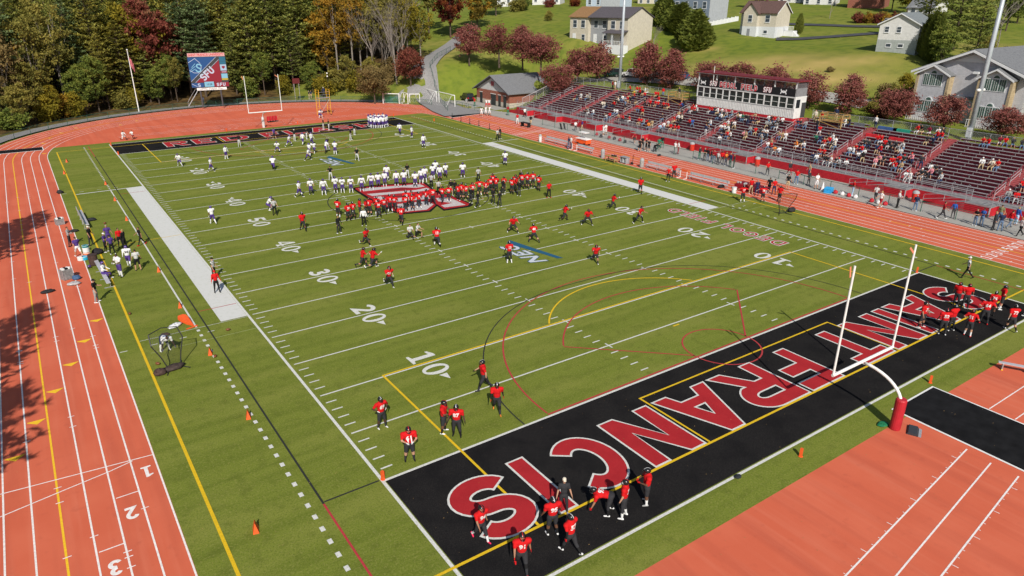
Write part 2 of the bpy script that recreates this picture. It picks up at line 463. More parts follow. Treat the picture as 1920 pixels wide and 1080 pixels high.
# sidelines, goal lines, end lines, white team-area bands
for x in (-0.06, FW + 0.06):
    mark('sideline', rect(x - 0.08, x + 0.08, -9.30, FL + 9.30, ZW), FWH)
for y in (-9.22, 0.0, FL, FL + 9.22):
    mark('goal_line' if abs(y - FL / 2) < 46 else 'end_line', rect(0.03, FW - 0.03, y - 0.075, y + 0.075, ZW), FWH)
for s in (0, 1):
    fx = (lambda x: x) if s == 0 else (lambda x: FW - x)
    a, b = fx(-1.95), fx(-0.15)
    mark('team_area_band', rect(min(a, b), max(a, b), 22.86, FL - 22.86, ZW), FSTRIP)
    a, b = fx(-3.66), fx(-3.54)
    mark('restraining_line', rect(min(a, b), max(a, b), 22.86, FL - 22.86, ZW), FWH)
    for y in (22.80, FL - 22.80):
        a, b = fx(-7.2), fx(-0.15)
        if s == 0 or True:
            mark('team_area_line', rect(min(a, b), max(a, b), y - 0.05 - (0.07 if y < 40 else 0), y + 0.05 + (0.07 if y > 40 else 0) - (0.13 if y < 40 else 0) + (0.06 if y > 40 else 0), ZW), FWH)
    m = MB(); y = -9
    while y < FL + 9:
        if not (22.2 < y < FL - 22.9):
            a, b = fx(-3.70), fx(-3.50); rect(min(a, b), max(a, b), y, y + 0.32, ZW, m)
        y += YD
    mark('restraining_dashes', m, FWH)
    a, b = fx(-3.02), fx(-2.92)
    mark('black_touch_line', rect(min(a, b), max(a, b), 0, FL, ZB), FBK)
    for y0, y1 in ((-9.2, 0), (FL, FL + 9.2)):
        mark('red_touch_line', rect(min(a, b), max(a, b), y0, y1, ZR), FRE)
    for y in (0.12, FL - 0.12):
        a2, b2 = fx(-2.9), fx(-0.2)
        mark('black_goal_line', rect(min(a2, b2), max(a2, b2), y - 0.05, y + 0.05, ZB), FBK)
    for yy in (25.6, 45.72, 66.0):
        a2, b2 = fx(-7.1), fx(-0.2)
        if yy != 45.72: a2 = fx(-2.9)
        mark('cross_line', rect(min(a2, b2), max(a2, b2), yy - 0.04, yy + 0.04, ZY), FYE if yy == 45.72 else FRE)
    for yy in (20.4, FL - 20.4):
        a2, b2 = fx(-6.9), fx(-0.2)
        mark('thin_line', rect(min(a2, b2), max(a2, b2), yy - 0.025, yy + 0.025, ZY), mat('field_faint_line', (0.30, 0.33, 0.14), 0.9))
    m = MB()
    for k in range(7): 
        x = fx(-8.3 + k * 0.9)
        if k % 2 == 0: rect(x - 0.22, x + 0.22, 21.6, 21.68, ZW, m); rect(x - 0.22, x + 0.22, FL - 21.68, FL - 21.6, ZW, m)
    mark('small_dashes', m, FWH)
# yard lines, ticks, hash crosses
for i in range(1, 20):
    mark('yard_line', rect(0.25, FW - 0.25, i * 5 * YD - 0.055, i * 5 * YD + 0.055, ZW), FWH)
for x0 in (0.25, FW - 0.25 - 0.62, 18.288 - 0.62, 30.48):
    m = MB()
    for k in range(1, 100):
        if k % 5: rect(x0, x0 + 0.62, k * YD - 0.05, k * YD + 0.05, ZW, m)
        elif 10 < x0 < 40:
            for sgn in (-1, 1):
                xx = x0 + (0.62 if x0 < 20 else 0); a, b = k * YD + sgn * 0.06, k * YD + sgn * 0.36; rect(xx - 0.05, xx + 0.05, min(a, b), max(a, b), ZW, m)
    mark('hash_marks', m, FWH)
m = MB()
for y in (35 * YD, FL - 35 * YD):
    for sgn in (-1, 1):
        a, b = y + sgn * 0.06, y + sgn * 0.4; rect(FW / 2 - 0.05, FW / 2 + 0.05, min(a, b), max(a, b), ZW, m)
mark('kickoff_crosses', m, FWH)
# yellow soccer, red lacrosse and black hockey lines, both ends
def both(name, pts, w, z, m):
    mark(name, strip(pts, w, z), m)
    q = [(x, FL - y) for x, y in pts][::-1]
    mark(name, strip(q, w, z), m)
YX0, YX1, YY = -7.3, 55.75, -6.68
for x in (YX0, YX1): mark('yellow_touch_line', rect(x - 0.075, x + 0.075, YY - 0.07, FL - YY + 0.07, ZY), FYE)
both('yellow_end_line', [(YX0 + 0.08, YY), (YX1 - 0.08, YY)], 0.14, ZY, FYE)
both('yellow_penalty_line', [(4.32, 9.3), (44.3, 9.3)], 0.13, ZY, FYE)
for x in (4.25, 44.37): both('yellow_penalty_side', [(x, YY + 0.08), (x, 9.37)], 0.13, ZY, FYE)
both('yellow_goal_area', [(15.34, -1.46), (33.48, -1.46)], 0.12, ZY, FYE)
for x in (15.28, 33.54): both('yellow_goal_area_side', [(x, YY + 0.08), (x, -1.40)], 0.12, ZY, FYE)
both('yellow_penalty_arc', arc2(24.4, 4.25, 9.0, 9.0, 35.5, 144.5, 30), 0.12, ZY, FYE)
both('yellow_penalty_spot', [(24.0, 4.25), (24.6, 4.25)], 0.12, ZY, FYE)
both('red_crease', arc2(24.4, 0.3, 2.55, 2.55, 0, 360, 40), 0.1, ZR, FRE)
both('red_fan', [(21.9, 0.36), (15.72, 6.1)], 0.1, ZR, FRE)
both('red_fan', [(33.1, 6.1), (26.9, 0.36)], 0.1, ZR, FRE)
both('red_fan_arc', arc2(24.4, 0.3, 10.45, 10.45, 34.5, 145.5, 36), 0.1, ZR + 0.001, FRE)
both('red_big_arc', arc2(24.4, 0.3, 14.45, 14.45, 0, 180, 60), 0.1, ZR + 0.002, FRE)
both('red_goal_line', [(9.9, 0.17), (38.9, 0.17)], 0.13, ZR + 0.003, FRE)
both('black_circle_arc', arc2(26.2, 0.1, 14.3, 14.3, 0, 90, 30) + arc2(22.57, 0.1, 14.3, 14.3, 90, 180, 30), 0.08, ZB, FBK)
mark('black_centre_circle', strip(arc2(24.4, 45.72, 9.15, 9.15, 0, 360, 70), 0.1, ZB), FBK)

# ------------------------------------------------------------------ lettering
def thick(path, t, cap=True):
    n = len(path); L = []; Rr = []
    for i, p in enumerate(path):
        p = Vector(p)
        d0 = (p - Vector(path[i - 1])).normalized() if i else None
        d1 = (Vector(path[i + 1]) - p).normalized() if i < n - 1 else None
        if d0 is None: d0 = d1
        if d1 is None: d1 = d0
        n0, n1 = Vector((-d0.y, d0.x)), Vector((-d1.y, d1.x))
        q = (n0 + n1)
        q = q / max(0.35, q.dot(n0)) if q.length > 1e-6 else n0
        L.append(p + q * t / 2); Rr.append(p - q * t / 2)
    return [tuple(v) for v in L + Rr[::-1]]
def area(l): return sum(l[i - 1][0] * l[i][1] - l[i][0] * l[i - 1][1] for i in range(len(l))) / 2
def offset(loop, d):
    "grow (d > 0) or shrink a closed loop"
    cl = []
    for p in loop:
        if not cl or math.hypot(p[0] - cl[-1][0], p[1] - cl[-1][1]) > 1e-5: cl.append(p)
    s = 1 if area(cl) > 0 else -1
    n = len(cl); out = []
    for i in range(n):
        a, b, c = Vector(cl[i - 1]), Vector(cl[i]), Vector(cl[(i + 1) % n])
        d0, d1 = (b - a).normalized(), (c - b).normalized()
        n0, n1 = Vector((d0.y, -d0.x)) * s, Vector((d1.y, -d1.x)) * s
        q = n0 + n1
        q = q / max(0.45, q.dot(n0)) if q.length > 1e-6 else n0
        out.append(tuple(b + q * d))
    return out
def glyph(ch, w, h, t):
    a = arc2
    if ch == 'S':
        ry = (h - t) / 4; rx = (w - t) / 2
        return [[thick(a(w / 2, h - t / 2 - ry, rx, ry, 18, 265, 20) + a(w / 2, t / 2 + ry, rx, ry, 88, -162, 20), t)]]
    if ch == 'C': return [[thick(a(w / 2, h / 2, (w - t) / 2, (h - t) / 2, 42, 318, 30), t)]]
    if ch == 'G': return [[thick(a(w / 2, h / 2, (w - t) / 2, (h - t) / 2, 42, 360, 30) + [(w * 0.5, h / 2)], t)]]
    if ch == 'O': return [[a(w / 2, h / 2, w / 2, h / 2, 0, 348, 29), a(w / 2, h / 2, w / 2 - t, h / 2 - t, 0, 348, 29)]]
    if ch == '0': return [[a(w / 2, h / 2, w / 2, h / 2, 0, 348, 29), a(w / 2, h / 2, w / 2 - t, h / 2 - t * 0.6, 0, 348, 29)]]
    if ch == 'D': return [[[(0, 0)] + a(w * 0.45, h / 2, w * 0.55, h / 2, -90, 90, 16) + [(0, h)], [(t, t)] + a(w * 0.45, h / 2, w * 0.55 - t, h / 2 - t, -90, 90, 16) + [(t, h - t)]]]
    if ch == 'I': return [[[(0, 0), (w, 0), (w, h), (0, h)]]]
    if ch == 'L': return [[[(0, 0), (w, 0), (w, t), (t, t), (t, h), (0, h)]]]
    if ch == 'T': return [[[(w / 2 - t / 2, 0), (w / 2 + t / 2, 0), (w / 2 + t / 2, h - t), (w, h - t), (w, h), (0, h), (0, h - t), (w / 2 - t / 2, h - t)]]]
    if ch == 'F': return [[[(0, 0), (t, 0), (t, h * 0.38), (w * 0.88, h * 0.38), (w * 0.88, h * 0.38 + t), (t, h * 0.38 + t), (t, h - t), (w, h - t), (w, h), (0, h)]]]
    if ch == 'E': return [[[(0, 0), (w, 0), (w, t), (t, t), (t, h / 2 - t / 2), (w * 0.85, h / 2 - t / 2), (w * 0.85, h / 2 + t / 2), (t, h / 2 + t / 2), (t, h - t), (w, h - t), (w, h), (0, h)]]]
    if ch == 'H': return [[[(0, 0), (t, 0), (t, h / 2 - t / 2), (w - t, h / 2 - t / 2), (w - t, 0), (w, 0), (w, h), (w - t, h), (w - t, h / 2 + t / 2), (t, h / 2 + t / 2), (t, h), (0, h)]]]
    if ch == 'N': return [[[(0, 0), (t, 0), (t, h * 0.62), (w - t, 0), (w, 0), (w, h), (w - t, h), (w - t, h * 0.38), (t, h), (0, h)]]]
    if ch == 'U':
        rx = (w - t) / 2
        return [[thick([(t / 2, h)] + a(w / 2, t / 2 + rx, rx, rx, 180, 360, 14) + [(w - t / 2, h)], t)]]
    if ch == 'A':
        q = (w / 2 - t / 2) / h; f = t * 1.08; hb, ht = h * 0.2, h * 0.2 + t * 0.8
        k = lambda z: f + q * z
        apex = (w / 2 - f) / q
        return [[[(0, 0), (f, 0), (k(hb), hb), (w - k(hb), hb), (w - f, 0), (w, 0), (w / 2 + t / 2, h), (w / 2 - t / 2, h)], [(k(ht), ht), (w - k(ht), ht), (w / 2, apex)]]]
    if ch == 'R':
        cy, ry = h * 0.69, h * 0.31
        return [[[(0, 0), (t, 0), (t, h * 0.38), (w * 0.42, h * 0.38), (w - t * 1.12, 0), (w, 0), (w * 0.70, h * 0.415)] + a(w * 0.58, cy, w * 0.40, ry, -62, 90, 14) + [(0, h)],
                 [(t, h * 0.38 + t)] + a(w * 0.58, cy, w * 0.40 - t, ry - t, -88, 90, 12) + [(t, h - t)]]]
    if ch == '1': return [[[(0.08 * w, 0), (0.95 * w, 0), (0.95 * w, 0.10 * h), (0.68 * w, 0.15 * h), (0.68 * w, h), (0.45 * w, h), (0.05 * w, 0.86 * h), (0.05 * w, 0.77 * h), (0.38 * w, 0.80 * h), (0.38 * w, 0.15 * h), (0.08 * w, 0.10 * h)]]]
    if ch == '2': return [[thick(a(w / 2, h * 0.69, (w - t) / 2, h * 0.31 - t / 2, 165, -35, 16) + [(t * 0.9, t * 0.62), (w, t * 0.62)], t)]]
    if ch == '3': return [[thick(a(w / 2, h * 0.74, w * 0.43 - t / 2, h * 0.26 - t / 2, 160, -80, 14) + a(w / 2, h * 0.28, (w - t) / 2, h * 0.28 - t / 2, 80, -160, 16), t)]]
    if ch == '4': return [[[(0.52 * w, 0), (0.98 * w, 0), (0.98 * w, 0.09 * h), (0.86 * w, 0.12 * h), (0.86 * w, 0.24 * h), (w, 0.24 * h), (w, 0.36 * h), (0.86 * w, 0.36 * h), (0.86 * w, h), (0.6 * w, h), (0, 0.34 * h), (0, 0.24 * h), (0.6 * w, 0.24 * h), (0.6 * w, 0.12 * h), (0.52 * w, 0.09 * h)], [(0.22 * w, 0.36 * h), (0.6 * w, 0.36 * h), (0.6 * w, 0.76 * h)]]]
    if ch == '5': return [[thick([(w * 0.92, h - t / 2), (w * 0.24, h - t / 2), (w * 0.16, h * 0.54)] + a(w * 0.48, h * 0.32, w * 0.5 - t / 2, h * 0.32 - t / 2, 118, -155, 18), t)]]
    if ch == '6': return [[thick(a(w / 2, h * 0.62, (w - t) / 2, h * 0.38 - t / 2, 45, 180, 12) + a(w / 2, h * 0.32, (w - t) / 2, h * 0.32 - t / 2, 180, 520, 22), t)]]
    if ch == '7': return [[thick([(0, h - t / 2), (w - t / 2, h - t / 2), (w * 0.35, 0)], t)]]
    return []
def letter(name, ch, w, h, t, to, zt, fill, zl=None, edge=None, border=0.0, skew=0.0, parent=None):
    "one letter: fill shape, and a wider edge shape below it; to(u, v) places it"
    par = parent or field
    for shape in glyph(ch, w, h, t):
        def put(loops, z, m, nm, p):
            mb = MB(); mb.poly(loops, 0)
            vs = []
            for (u, v, _) in mb.v:
                x, y = to(u + skew * v, v); vs.append((x, y, z))
            fs = []
            for f in mb.f:
                a, b, c = (Vector(vs[i]) for i in f)
                fs.append(f if (b - a).cross(c - a).z > 0 else f[::-1])
            q = MB(); q.add(vs, fs); return q.build(nm, m, p, fix=False)
        if edge is not None:
            o = put(shape, zl, edge, name, par)
            inner = [offset(shape[0], -border)] + [offset(l, border) for l in shape[1:]]
            put(inner, zt, fill, 'letter_face', o)
        else:
            put(shape, zt, fill, name, par)
# SAINT FRANCIS, read from midfield: tops point to the near end line
_B, _H, _T = -2.16, 4.46, 1.12
for ch, xl, xr in (('S', 44.0, 47.35), ('A', 39.15, 43.55), ('I', 37.80, 38.85), ('N', 33.55, 37.28), ('T', 29.75, 33.25), ('F', 24.25, 27.48), ('R', 19.95, 24.05), ('A', 15.40, 19.80), ('N', 11.38, 15.05), ('C', 7.25, 10.75), ('I', 5.46, 6.52), ('S', 1.60, 5.0)):
    w = xr - xl
    letter('letter', ch, w, _H, w if ch == 'I' else _T, lambda u, v, xr=xr: (xr - u, _B - v), ZT, FRED, ZL, FWH, 0.11)
# RED FLASH, read from the near end
_x = 7.0
for ch, xl, xr in (('R', 7.0, 10.6), ('E', 11.2, 14.4), ('D', 15.6, 19.9), ('F', 22.0, 25.2), ('L', 26.0, 29.2), ('A', 30.0, 34.2), ('S', 34.8, 38.2), ('H', 38.9, 43.0)):
    letter('letter', ch, xr - xl, 4.5, 1.15, lambda u, v, xl=xl: (xl + u, 93.2 + v), ZT, FRED, ZL, FWH, 0.11)
# DEGOL FIELD along the right sideline, read from the stand
for ch, ya, yb in (('D', 10.85, 12.25), ('E', 12.55, 13.75), ('G', 13.95, 15.35), ('O', 15.55, 17.0), ('L', 17.3, 18.4), ('F', 19.25, 20.4), ('I', 20.75, 21.15), ('E', 21.5, 22.65), ('L', 22.85, 23.9), ('D', 24.0, 25.35)):
    w = yb - ya
    letter('letter', ch, w, 1.62, 0.4, lambda u, v, ya=ya: (46.5 - v, ya + u), ZT, FRED, ZL, FWH, 0.09)
# yard numbers
for i, n in enumerate((10, 20, 30, 40, 50, 40, 30, 20, 10)):
    yc = (i + 1) * 10 * YD
    a, b = str(n)[0], '0'
    for side in (0, 1):
        for ch, off in ((a, -1.55), (b, 0.3)):
            if side == 0: to = lambda u, v, off=off, yc=yc: (6.42 + v, yc - off - u)
            else: to = lambda u, v, off=off, yc=yc: (FW - 6.42 - v, yc + off + u)
            letter('yard_number', ch, 1.25, 1.75, 0.34, to, ZW + 0.001, FWH)
        if n != 50:
            sg = -1 if i < 4 else 1
            base = yc + sg * 1.72; tip = yc + sg * 2.45
            x0 = 6.42 + 0.95 if side == 0 else FW - 6.42 - 0.95
            mark('yard_arrow', MB().poly([[(x0 - 0.27, base), (x0 + 0.27, base), (x0 + (0.12 if side == 0 else -0.12), tip)]], ZW), FWH)
# conference emblem at both 25 yard areas: leaning letters under a slanting blue bar
NECW = mat('emblem_white', (0.50, 0.53, 0.58), 0.9, 0.1, 14)
NECB = mat('emblem_blue', (0.012, 0.085, 0.165), 0.9, 0.12, 12)
for cy in (22.9, 69.4):
    # read with right = -y... the wedge lies on the far-x side
    mark('emblem_bar', MB().poly([[(25.2, cy + 3.5), (24.5, cy + 2.9), (25.85, cy - 3.1), (26.35, cy - 3.3)]], ZB), NECB)
    for ch, ua in (('N', -0.2), ('E', 1.85), ('C', 3.5)):
        to = lambda u, v, cy=cy, ua=ua: (24.85 - v - 0.03 * u, cy - 3.0 + ua + u)
        letter('emblem_letter', ch, 1.75 if ch != 'E' else 1.45, 1.65, 0.42, to, ZT, NECW, ZL, NECB, 0.07, skew=0.32)
# midfield emblem, traced on the ground
def gp(pts): return [tuple(G(x, y)[:2]) for x, y in pts]
mark('midfield_emblem_edge', MB().poly([gp([(663.5, 352), (700, 347.5), (794, 341), (800, 343.5), (813, 356), (846, 366.5), (884, 381.5), (888, 384.5), (880, 388.5), (832, 395.5), (819.5, 386.5), (808, 397.5), (756, 402.2), (737, 398.5), (703.5, 382.5), (663.5, 356.5)])], ZB + 0.002), FBLK)
mark('midfield_emblem_red', MB().poly([gp([(666.5, 353), (700, 349), (793, 342.8), (809.5, 355.5), (809, 358.5), (846, 368), (880, 382.3), (877, 386), (833, 392.6), (819.5, 383.2), (804.5, 395), (757, 399.6), (739, 396), (707, 379.5), (666.5, 355)])], ZL), FRED)
for w in ([(671, 354.3), (786.7, 345.6), (797, 350), (781, 352.5), (753, 351.8), (685, 358.8)], [(687.6, 364.2), (780, 356.6), (800, 352.6), (806, 354.8), (800, 358), (698, 368)],
          [(700, 370), (714, 368.5), (724, 374), (714, 377)], [(742, 372), (801, 366.5), (806, 373), (744, 379)], [(745, 383), (800, 377.5), (813, 383.5), (800, 393.6), (757, 397.4), (746, 393)],
          [(817, 372), (841, 370), (873, 384.5), (834, 389.4), (827, 385.4), (848, 381), (822, 378)]):
    mark('midfield_emblem_white', MB().poly([gp(w)], ZT), mat('emblem_pale', (0.46, 0.43, 0.43), 0.95, 0.2, 6))
FDRD = mat('emblem_dark_red', (0.16, 0.012, 0.016), 0.9, 0.2, 12)
for w in ([(690, 362.2), (752, 353.4), (780, 353.4), (720, 360)], [(728, 369.5), (770, 364.8), (786, 365.4), (742, 370.8)]):
    mark('midfield_emblem_dark', MB().poly([gp(w)], ZT + 0.004), FDRD)

# ------------------------------------------------------------------ more track paint
def tmark(name, mb, m): return mb.build(name, m, track, fix=False)
def px2(*pts): return [tuple(G(x, y)[:2]) for x, y in pts]
XI = TCX - TR
tmark('start_line', strip([(XI - 0.05, 8.45), (XI - 6.5, 9.1)], 0.06, 0.008), LINE_W)
tmark('start_line', strip([(XI - 0.98, 8.45), (XI - 2, 8.15), (XI - 3, 7.95), (XI - 4, 7.75), (XI - 6.6, 7.2)], 0.06, 0.012), LINE_W)
for i, y in enumerate((5.75, 2.35, -0.9)):
    xa = XI - (i + 1) * LW
    tmark('start_line', strip([(xa - 0.06, y), (xa - LW + 0.06, y)], 0.06, 0.008), LINE_W)
for i, y in enumerate((7.1, 4.25, 1.0)):
    xc = XI - i * LW - LW / 2
    letter('lane_number', '123'[i], 0.52, 0.95, 0.17, lambda u, v, xc=xc, y=y: (xc + 0.26 - u, y + 0.5 - v), 0.008, LINE_W, parent=track)
for i in range(8):
    y = 28.2 - 3.22 * i; xa = XI - i * LW - 0.08; xb = xa - LW + 0.16
    tmark('yellow_triangle', MB().poly([[(xa, y + 0.05), (xa - 0.45, y - 0.42), (xb, y - 0.02), (xb, y + 0.05)]], 0.008), LINE_Y)
    a = 50 + 11 * i
    for yb in (TY1 + 2,):
        t = R(180 - 8 - 7.5 * i); r0 = TR + (i % 6) * LW + 0.1
        P = lambda r, dt: (TCX + r * math.cos(t + dt), TY1 + r * math.sin(t + dt))
        tmark('yellow_triangle', MB().poly([[P(r0, 0), P(r0 + 0.5, 0.012), P(r0 + LW - 0.2, 0), P(r0 + LW - 0.2, -0.002)]], 0.008), LINE_Y)
XR = TCX + TR
for i in range(8):
    letter('lane_number', '12345670'[i] if i < 7 else '0', 0.5, 0.95, 0.17, lambda u, v, i=i: (XR + i * LW + 0.26 + u, -1.9 + v), 0.008, LINE_W, parent=track)
for y in (72.4, 71.6): tmark('finish_line', strip([(XR + 0.1, y), (XR + 8 * LW, y + 1.2)], 0.14, 0.008), LINE_W)
tmark('start_line', strip([(XR + 0.1, 42.2), (XR + 8 * LW, 42.2)], 0.08, 0.008), LINE_W)
tmark('start_line', strip([(XR + 0.1, 83), (XR + 8 * LW, 83)], 0.08, 0.008), LINE_W)
m = MB(); rng = random.Random(5)
for i in range(1, 8):
    for k in range(7):
        y = rng.uniform(-6, 90); rect(XR + i * LW - 0.16, XR + i * LW + 0.22, y, y + 0.07, 0.009, m)
tmark('exchange_marks', m, LINE_W)
m = MB()
for i in range(1, 6):
    for k in range(9):
        y = rng.uniform(0, 75); rect(XI - i * LW - 0.16, XI - i * LW + 0.16, y, y + 0.05, 0.009, m)
tmark('exchange_marks', m, LINE_W)
# runways in the near and far bends
for pts in (((1813, 842), (1585, 1080)), ((1858, 868), (1680, 1080)), ((1910, 893), (1765, 1080))):
    a, b = px2(*pts); d = (Vector(b) - Vector(a)); b = Vector(a) + d * 1.5
    tmark('runway_line', strip([a, tuple(b)], 0.07, 0.006), LINE_W)
    if pts[0][0] == 1858: continue
    m = MB(); n = d.normalized(); q = Vector((-n.y, n.x)) * (1 if pts[0][0] == 1813 else -1)
    for k in range(1, 28):
        c = Vector(a) + n * k * 0.62; L = 0.24 if k % 4 == 2 else 0.07
        strip([tuple(c + q * -0.05), tuple(c + q * -(0.05 + L))], 0.035, 0.007, 0, m)
    tmark('runway_ticks', m, LINE_W)
for y in (-13.3, -14.6): tmark('runway_line', strip([(30.7, y), (42, y)], 0.06, 0.006), LINE_W)
for y, x0, x1 in ((106.6, 2, 46), (107.9, 2, 47), (109.4, 10, 40), (113.5, 5, 45), (115.2, 4, 46)):
    tmark('runway_line', strip([(x0, y), (x1, y + 0.4)], 0.07, 0.006), LINE_W)
m = MB()
for k in range(4):
    for x0 in (16.5, 28.5): rect(x0 + 1.2 * k, x0 + 1.2 * k + 0.6, 104.6 + 0.15 * k, 104.75 + 0.15 * k, 0.007, m)
tmark('white_dashes', m, LINE_W)
# black crossing mats
MATB = mat('crossing_mat', (0.0125, 0.0125, 0.0135), 0.9, 0.3, 1.2, 0.35, spec=0.05)
def crossmat(name, label, loop, holes=None):
    o = thing(name, label, 'mat')
    MB().prism([tuple(p) for p in offset(loop, 0.12)], 'z', 0.016, 0.03).build('white_edge', WHITE, o)
    b = MB().prism([tuple(p) for p in loop], 'z', 0.028, 0.042).build('rubber_sheet', MATB, o)
    return o
crossmat('crossing_mat', 'black rubber mat with white edges laid over the near track bend', [(26.2, -10.35), (30.45, -10.35), (30.45, -34), (25.6, -34)])
crossmat('crossing_mat', 'black crossing mat over the far left track lanes', [(-8.9, 101.4), (-8.9, 104.0), (-19.5, 104.4), (-19.5, 101.4)])
crossmat('crossing_mat', 'black crossing mat over the far right track lanes', px2((833, 215), (850, 220.6), (905, 212.8), (897, 207.6)))
# ------------------------------------------------------------------ paths, road, concrete
CONC = mat_multi('concrete', [(0.33, 0.32, 0.29), ((0.26, 0.25, 0.23), 0.5, 0.45, 0.65, 0.6), ((0.40, 0.39, 0.36), 12.0, 0.5, 0.7, 0.4)], 0.9, 0.2, 20)
GRAVEL = mat_multi('gravel', [(0.24, 0.235, 0.235), ((0.16, 0.155, 0.155), 3.0, 0.45, 0.65, 0.6), ((0.33, 0.32, 0.31), 14.0, 0.5, 0.7, 0.6)], 0.95, 0.6, 18, 0.05)
ASPH = mat_multi('asphalt', [(0.055, 0.056, 0.062), ((0.08, 0.08, 0.085), 0.7, 0.45, 0.65, 0.6)], 0.9, 0.2, 20)
struct(rect(TCX + TR + 8 * LW + 0.3, 73.4, -60, 96.5, 0.03).build('stand_walkway', CONC, fix=False))
_c = [(66.0, 96.55), (73.6, 96.55), (74.0, 112.5), (70, 116), (66, 113)]
struct(MB().poly([_c], 0.034).build('concrete_apron', CONC, fix=False))
def ribbon(name, pts, w, m, lift=0.06, seg=1.5):
    "road that follows the ground; pts (x, y[, width])"
    P = []
    for a, b in zip(pts, pts[1:]):
        n = max(1, int(math.hypot(b[0] - a[0], b[1] - a[1]) / seg))
        for i in range(n):
            t = i / n; P.append((a[0] + (b[0] - a[0]) * t, a[1] + (b[1] - a[1]) * t, (a[2] + (b[2] - a[2]) * t) if len(a) > 2 else w))
    P.append((pts[-1][0], pts[-1][1], pts[-1][2] if len(pts[-1]) > 2 else w))
    vs = []; fs = []; K = 6
    for i, p in enumerate(P):
        a, b = P[max(i - 1, 0)], P[min(i + 1, len(P) - 1)]
        d = Vector((b[0] - a[0], b[1] - a[1])).normalized(); q = Vector((-d.y, d.x))
        for k in range(K + 1):
            s = (k / K - 0.5) * p[2]; x, y = p[0] + q.x * s, p[1] + q.y * s
            vs.append((x, y, max(terrain(x, y), -0.02) + lift))
    for i in range(len(P) - 1):
        for k in range(K):
            a = i * (K + 1) + k; fs.append((a, a + K + 1, a + K + 2, a + 1))
    m2 = MB(); m2.add(vs, fs)
    o = struct(m2.build(name, m, fix=False))
    for p in o.data.polygons: p.use_smooth = True
    bm = bmesh.new(); bm.from_mesh(o.data)
    for f in bm.faces:
        if f.normal.z < 0: f.normal_flip()
    bm.to_mesh(o.data); bm.free()
    return o
def pd(*l): return [tuple(atD(x, y, D)[:2]) for x, y, D in l]
# gravel lane round the outside of the bend, then up the slope
ribbon('gravel_lane', [(TCX + 43.6 * math.cos(R(a)), TY1 + 43.6 * math.sin(R(a))) for a in range(180, 33, -7)] + [(63.5, 121.5), (69, 119.5)], 2.8, GRAVEL, 0.1)
_rd = pd((872, 186, 141), (845, 172, 147), (820, 152, 155), (800, 135, 163), (795, 118, 172), (815, 103, 182), (850, 87, 196), (880, 76, 210))
ribbon('gravel_road', [(*p, w) for p, w in zip(_rd, (9, 8, 6.5, 5.5, 5.5, 5, 4.5, 4.5))], 5, GRAVEL, 0.22)
ribbon('access_road', [(89, 99, 3), (93.5, 86, 4.5), (95.5, 72, 4.5), (96.5, 50, 4.5), (97, 34, 4.5)], 4.5, CONC, 0.15)
_d = pd((1455, 76, 176), (1500, 77, 176), (1560, 71, 180), (1620, 62, 186), (1655, 56, 190))
ribbon('driveway', [(*p, w) for p, w in zip(_d, (5, 4, 3.6, 3.6, 3.6))], 4, ASPH, 0.16)
ribbon('street', pd((1480, 40, 205), (1560, 47, 205), (1640, 54, 204), (1660, 56, 204)), 4.5, ASPH, 0.16)

# ------------------------------------------------------------------ grandstand
MAROON = mat('maroon_board', (0.235, 0.042, 0.062), 0.6, 0.25, 1.5)
REDP = mat('red_wall_paint', (0.42, 0.016, 0.026), 0.6, 0.12, 2)
PINKSTEP = mat('worn_red_step', (0.33, 0.075, 0.08), 0.7, 0.25, 4)
DECK = mat('grey_deck', (0.22, 0.22, 0.22), 0.6, 0.18, 2)
NROW, RUN, RISE, SX0, SZ0 = 15, 0.78, 0.262, 74.0, 1.15
AISLE = [5.4 + 10.3 * i for i in range(-1, 9)]                      # centre y of each stair
YEND = 92.6
stand = thing('grandstand', 'long maroon and aluminium grandstand with red front wall along the track', 'grandstand', (0, 0, 0))
def row_floor(i): return SZ0 + RISE * i
def row_x(i): return SX0 + RUN * i
SECT = []                                                          # (y0, y1) between stairs
for a, b in zip(AISLE, AISLE[1:]): SECT.append((a + 0.75, b - 0.75))
SECT.append((AISLE[-1] + 0.75, YEND))
PB_Y0, PB_Y1, PB_X = 37.5, 56.2, 83.4
_cache = {}
def part(name, me, parent, loc): return link(name, me, parent, loc)
def boxmesh(key, d, m):
    k = (key, tuple(round(v, 3) for v in d))
    if k not in _cache: _cache[k] = MB().box((0, 0, 0), d).mesh(key, [m])
    return _cache[k]
_sup = MB()
for si, (y0, y1) in enumerate(SECT):
    w = y1 - y0; yc = (y0 + y1) / 2
    for i in range(NROW):
        x, z = row_x(i), row_floor(i)
        if x + RUN > PB_X and PB_Y0 - 1.5 < yc < PB_Y1 + 1.5: continue
        part('riser_board', boxmesh('riser_board', (0.04, w, RISE - 0.02), MAROON), stand, (x, yc, z - RISE / 2 + 0.01))
        part('foot_board', boxmesh('foot_board', (RUN - 0.05, w, 0.045), MAROON), stand, (x + RUN / 2, yc, z))
        part('seat_plank', boxmesh('seat_plank', (0.27, w, 0.055), ALU), stand, (x + 0.60, yc, z + 0.42))
        part('seat_back_board', boxmesh('seat_back_board', (0.03, w - 0.05, 0.17), MAROON), stand, (x + 0.70, yc, z + 0.28))
        n = max(2, int(w / 1.75))
        for k in range(n + 1):
            _sup.bb(x + 0.50, x + 0.55, y0 + 0.1 + (w - 0.2) * k / n - 0.03, y0 + 0.1 + (w - 0.2) * k / n + 0.03, z + 0.02, z + 0.39)
stuff(_sup.build('seat_supports', mat('support_grey', (0.20, 0.18, 0.18), 0.6), stand))
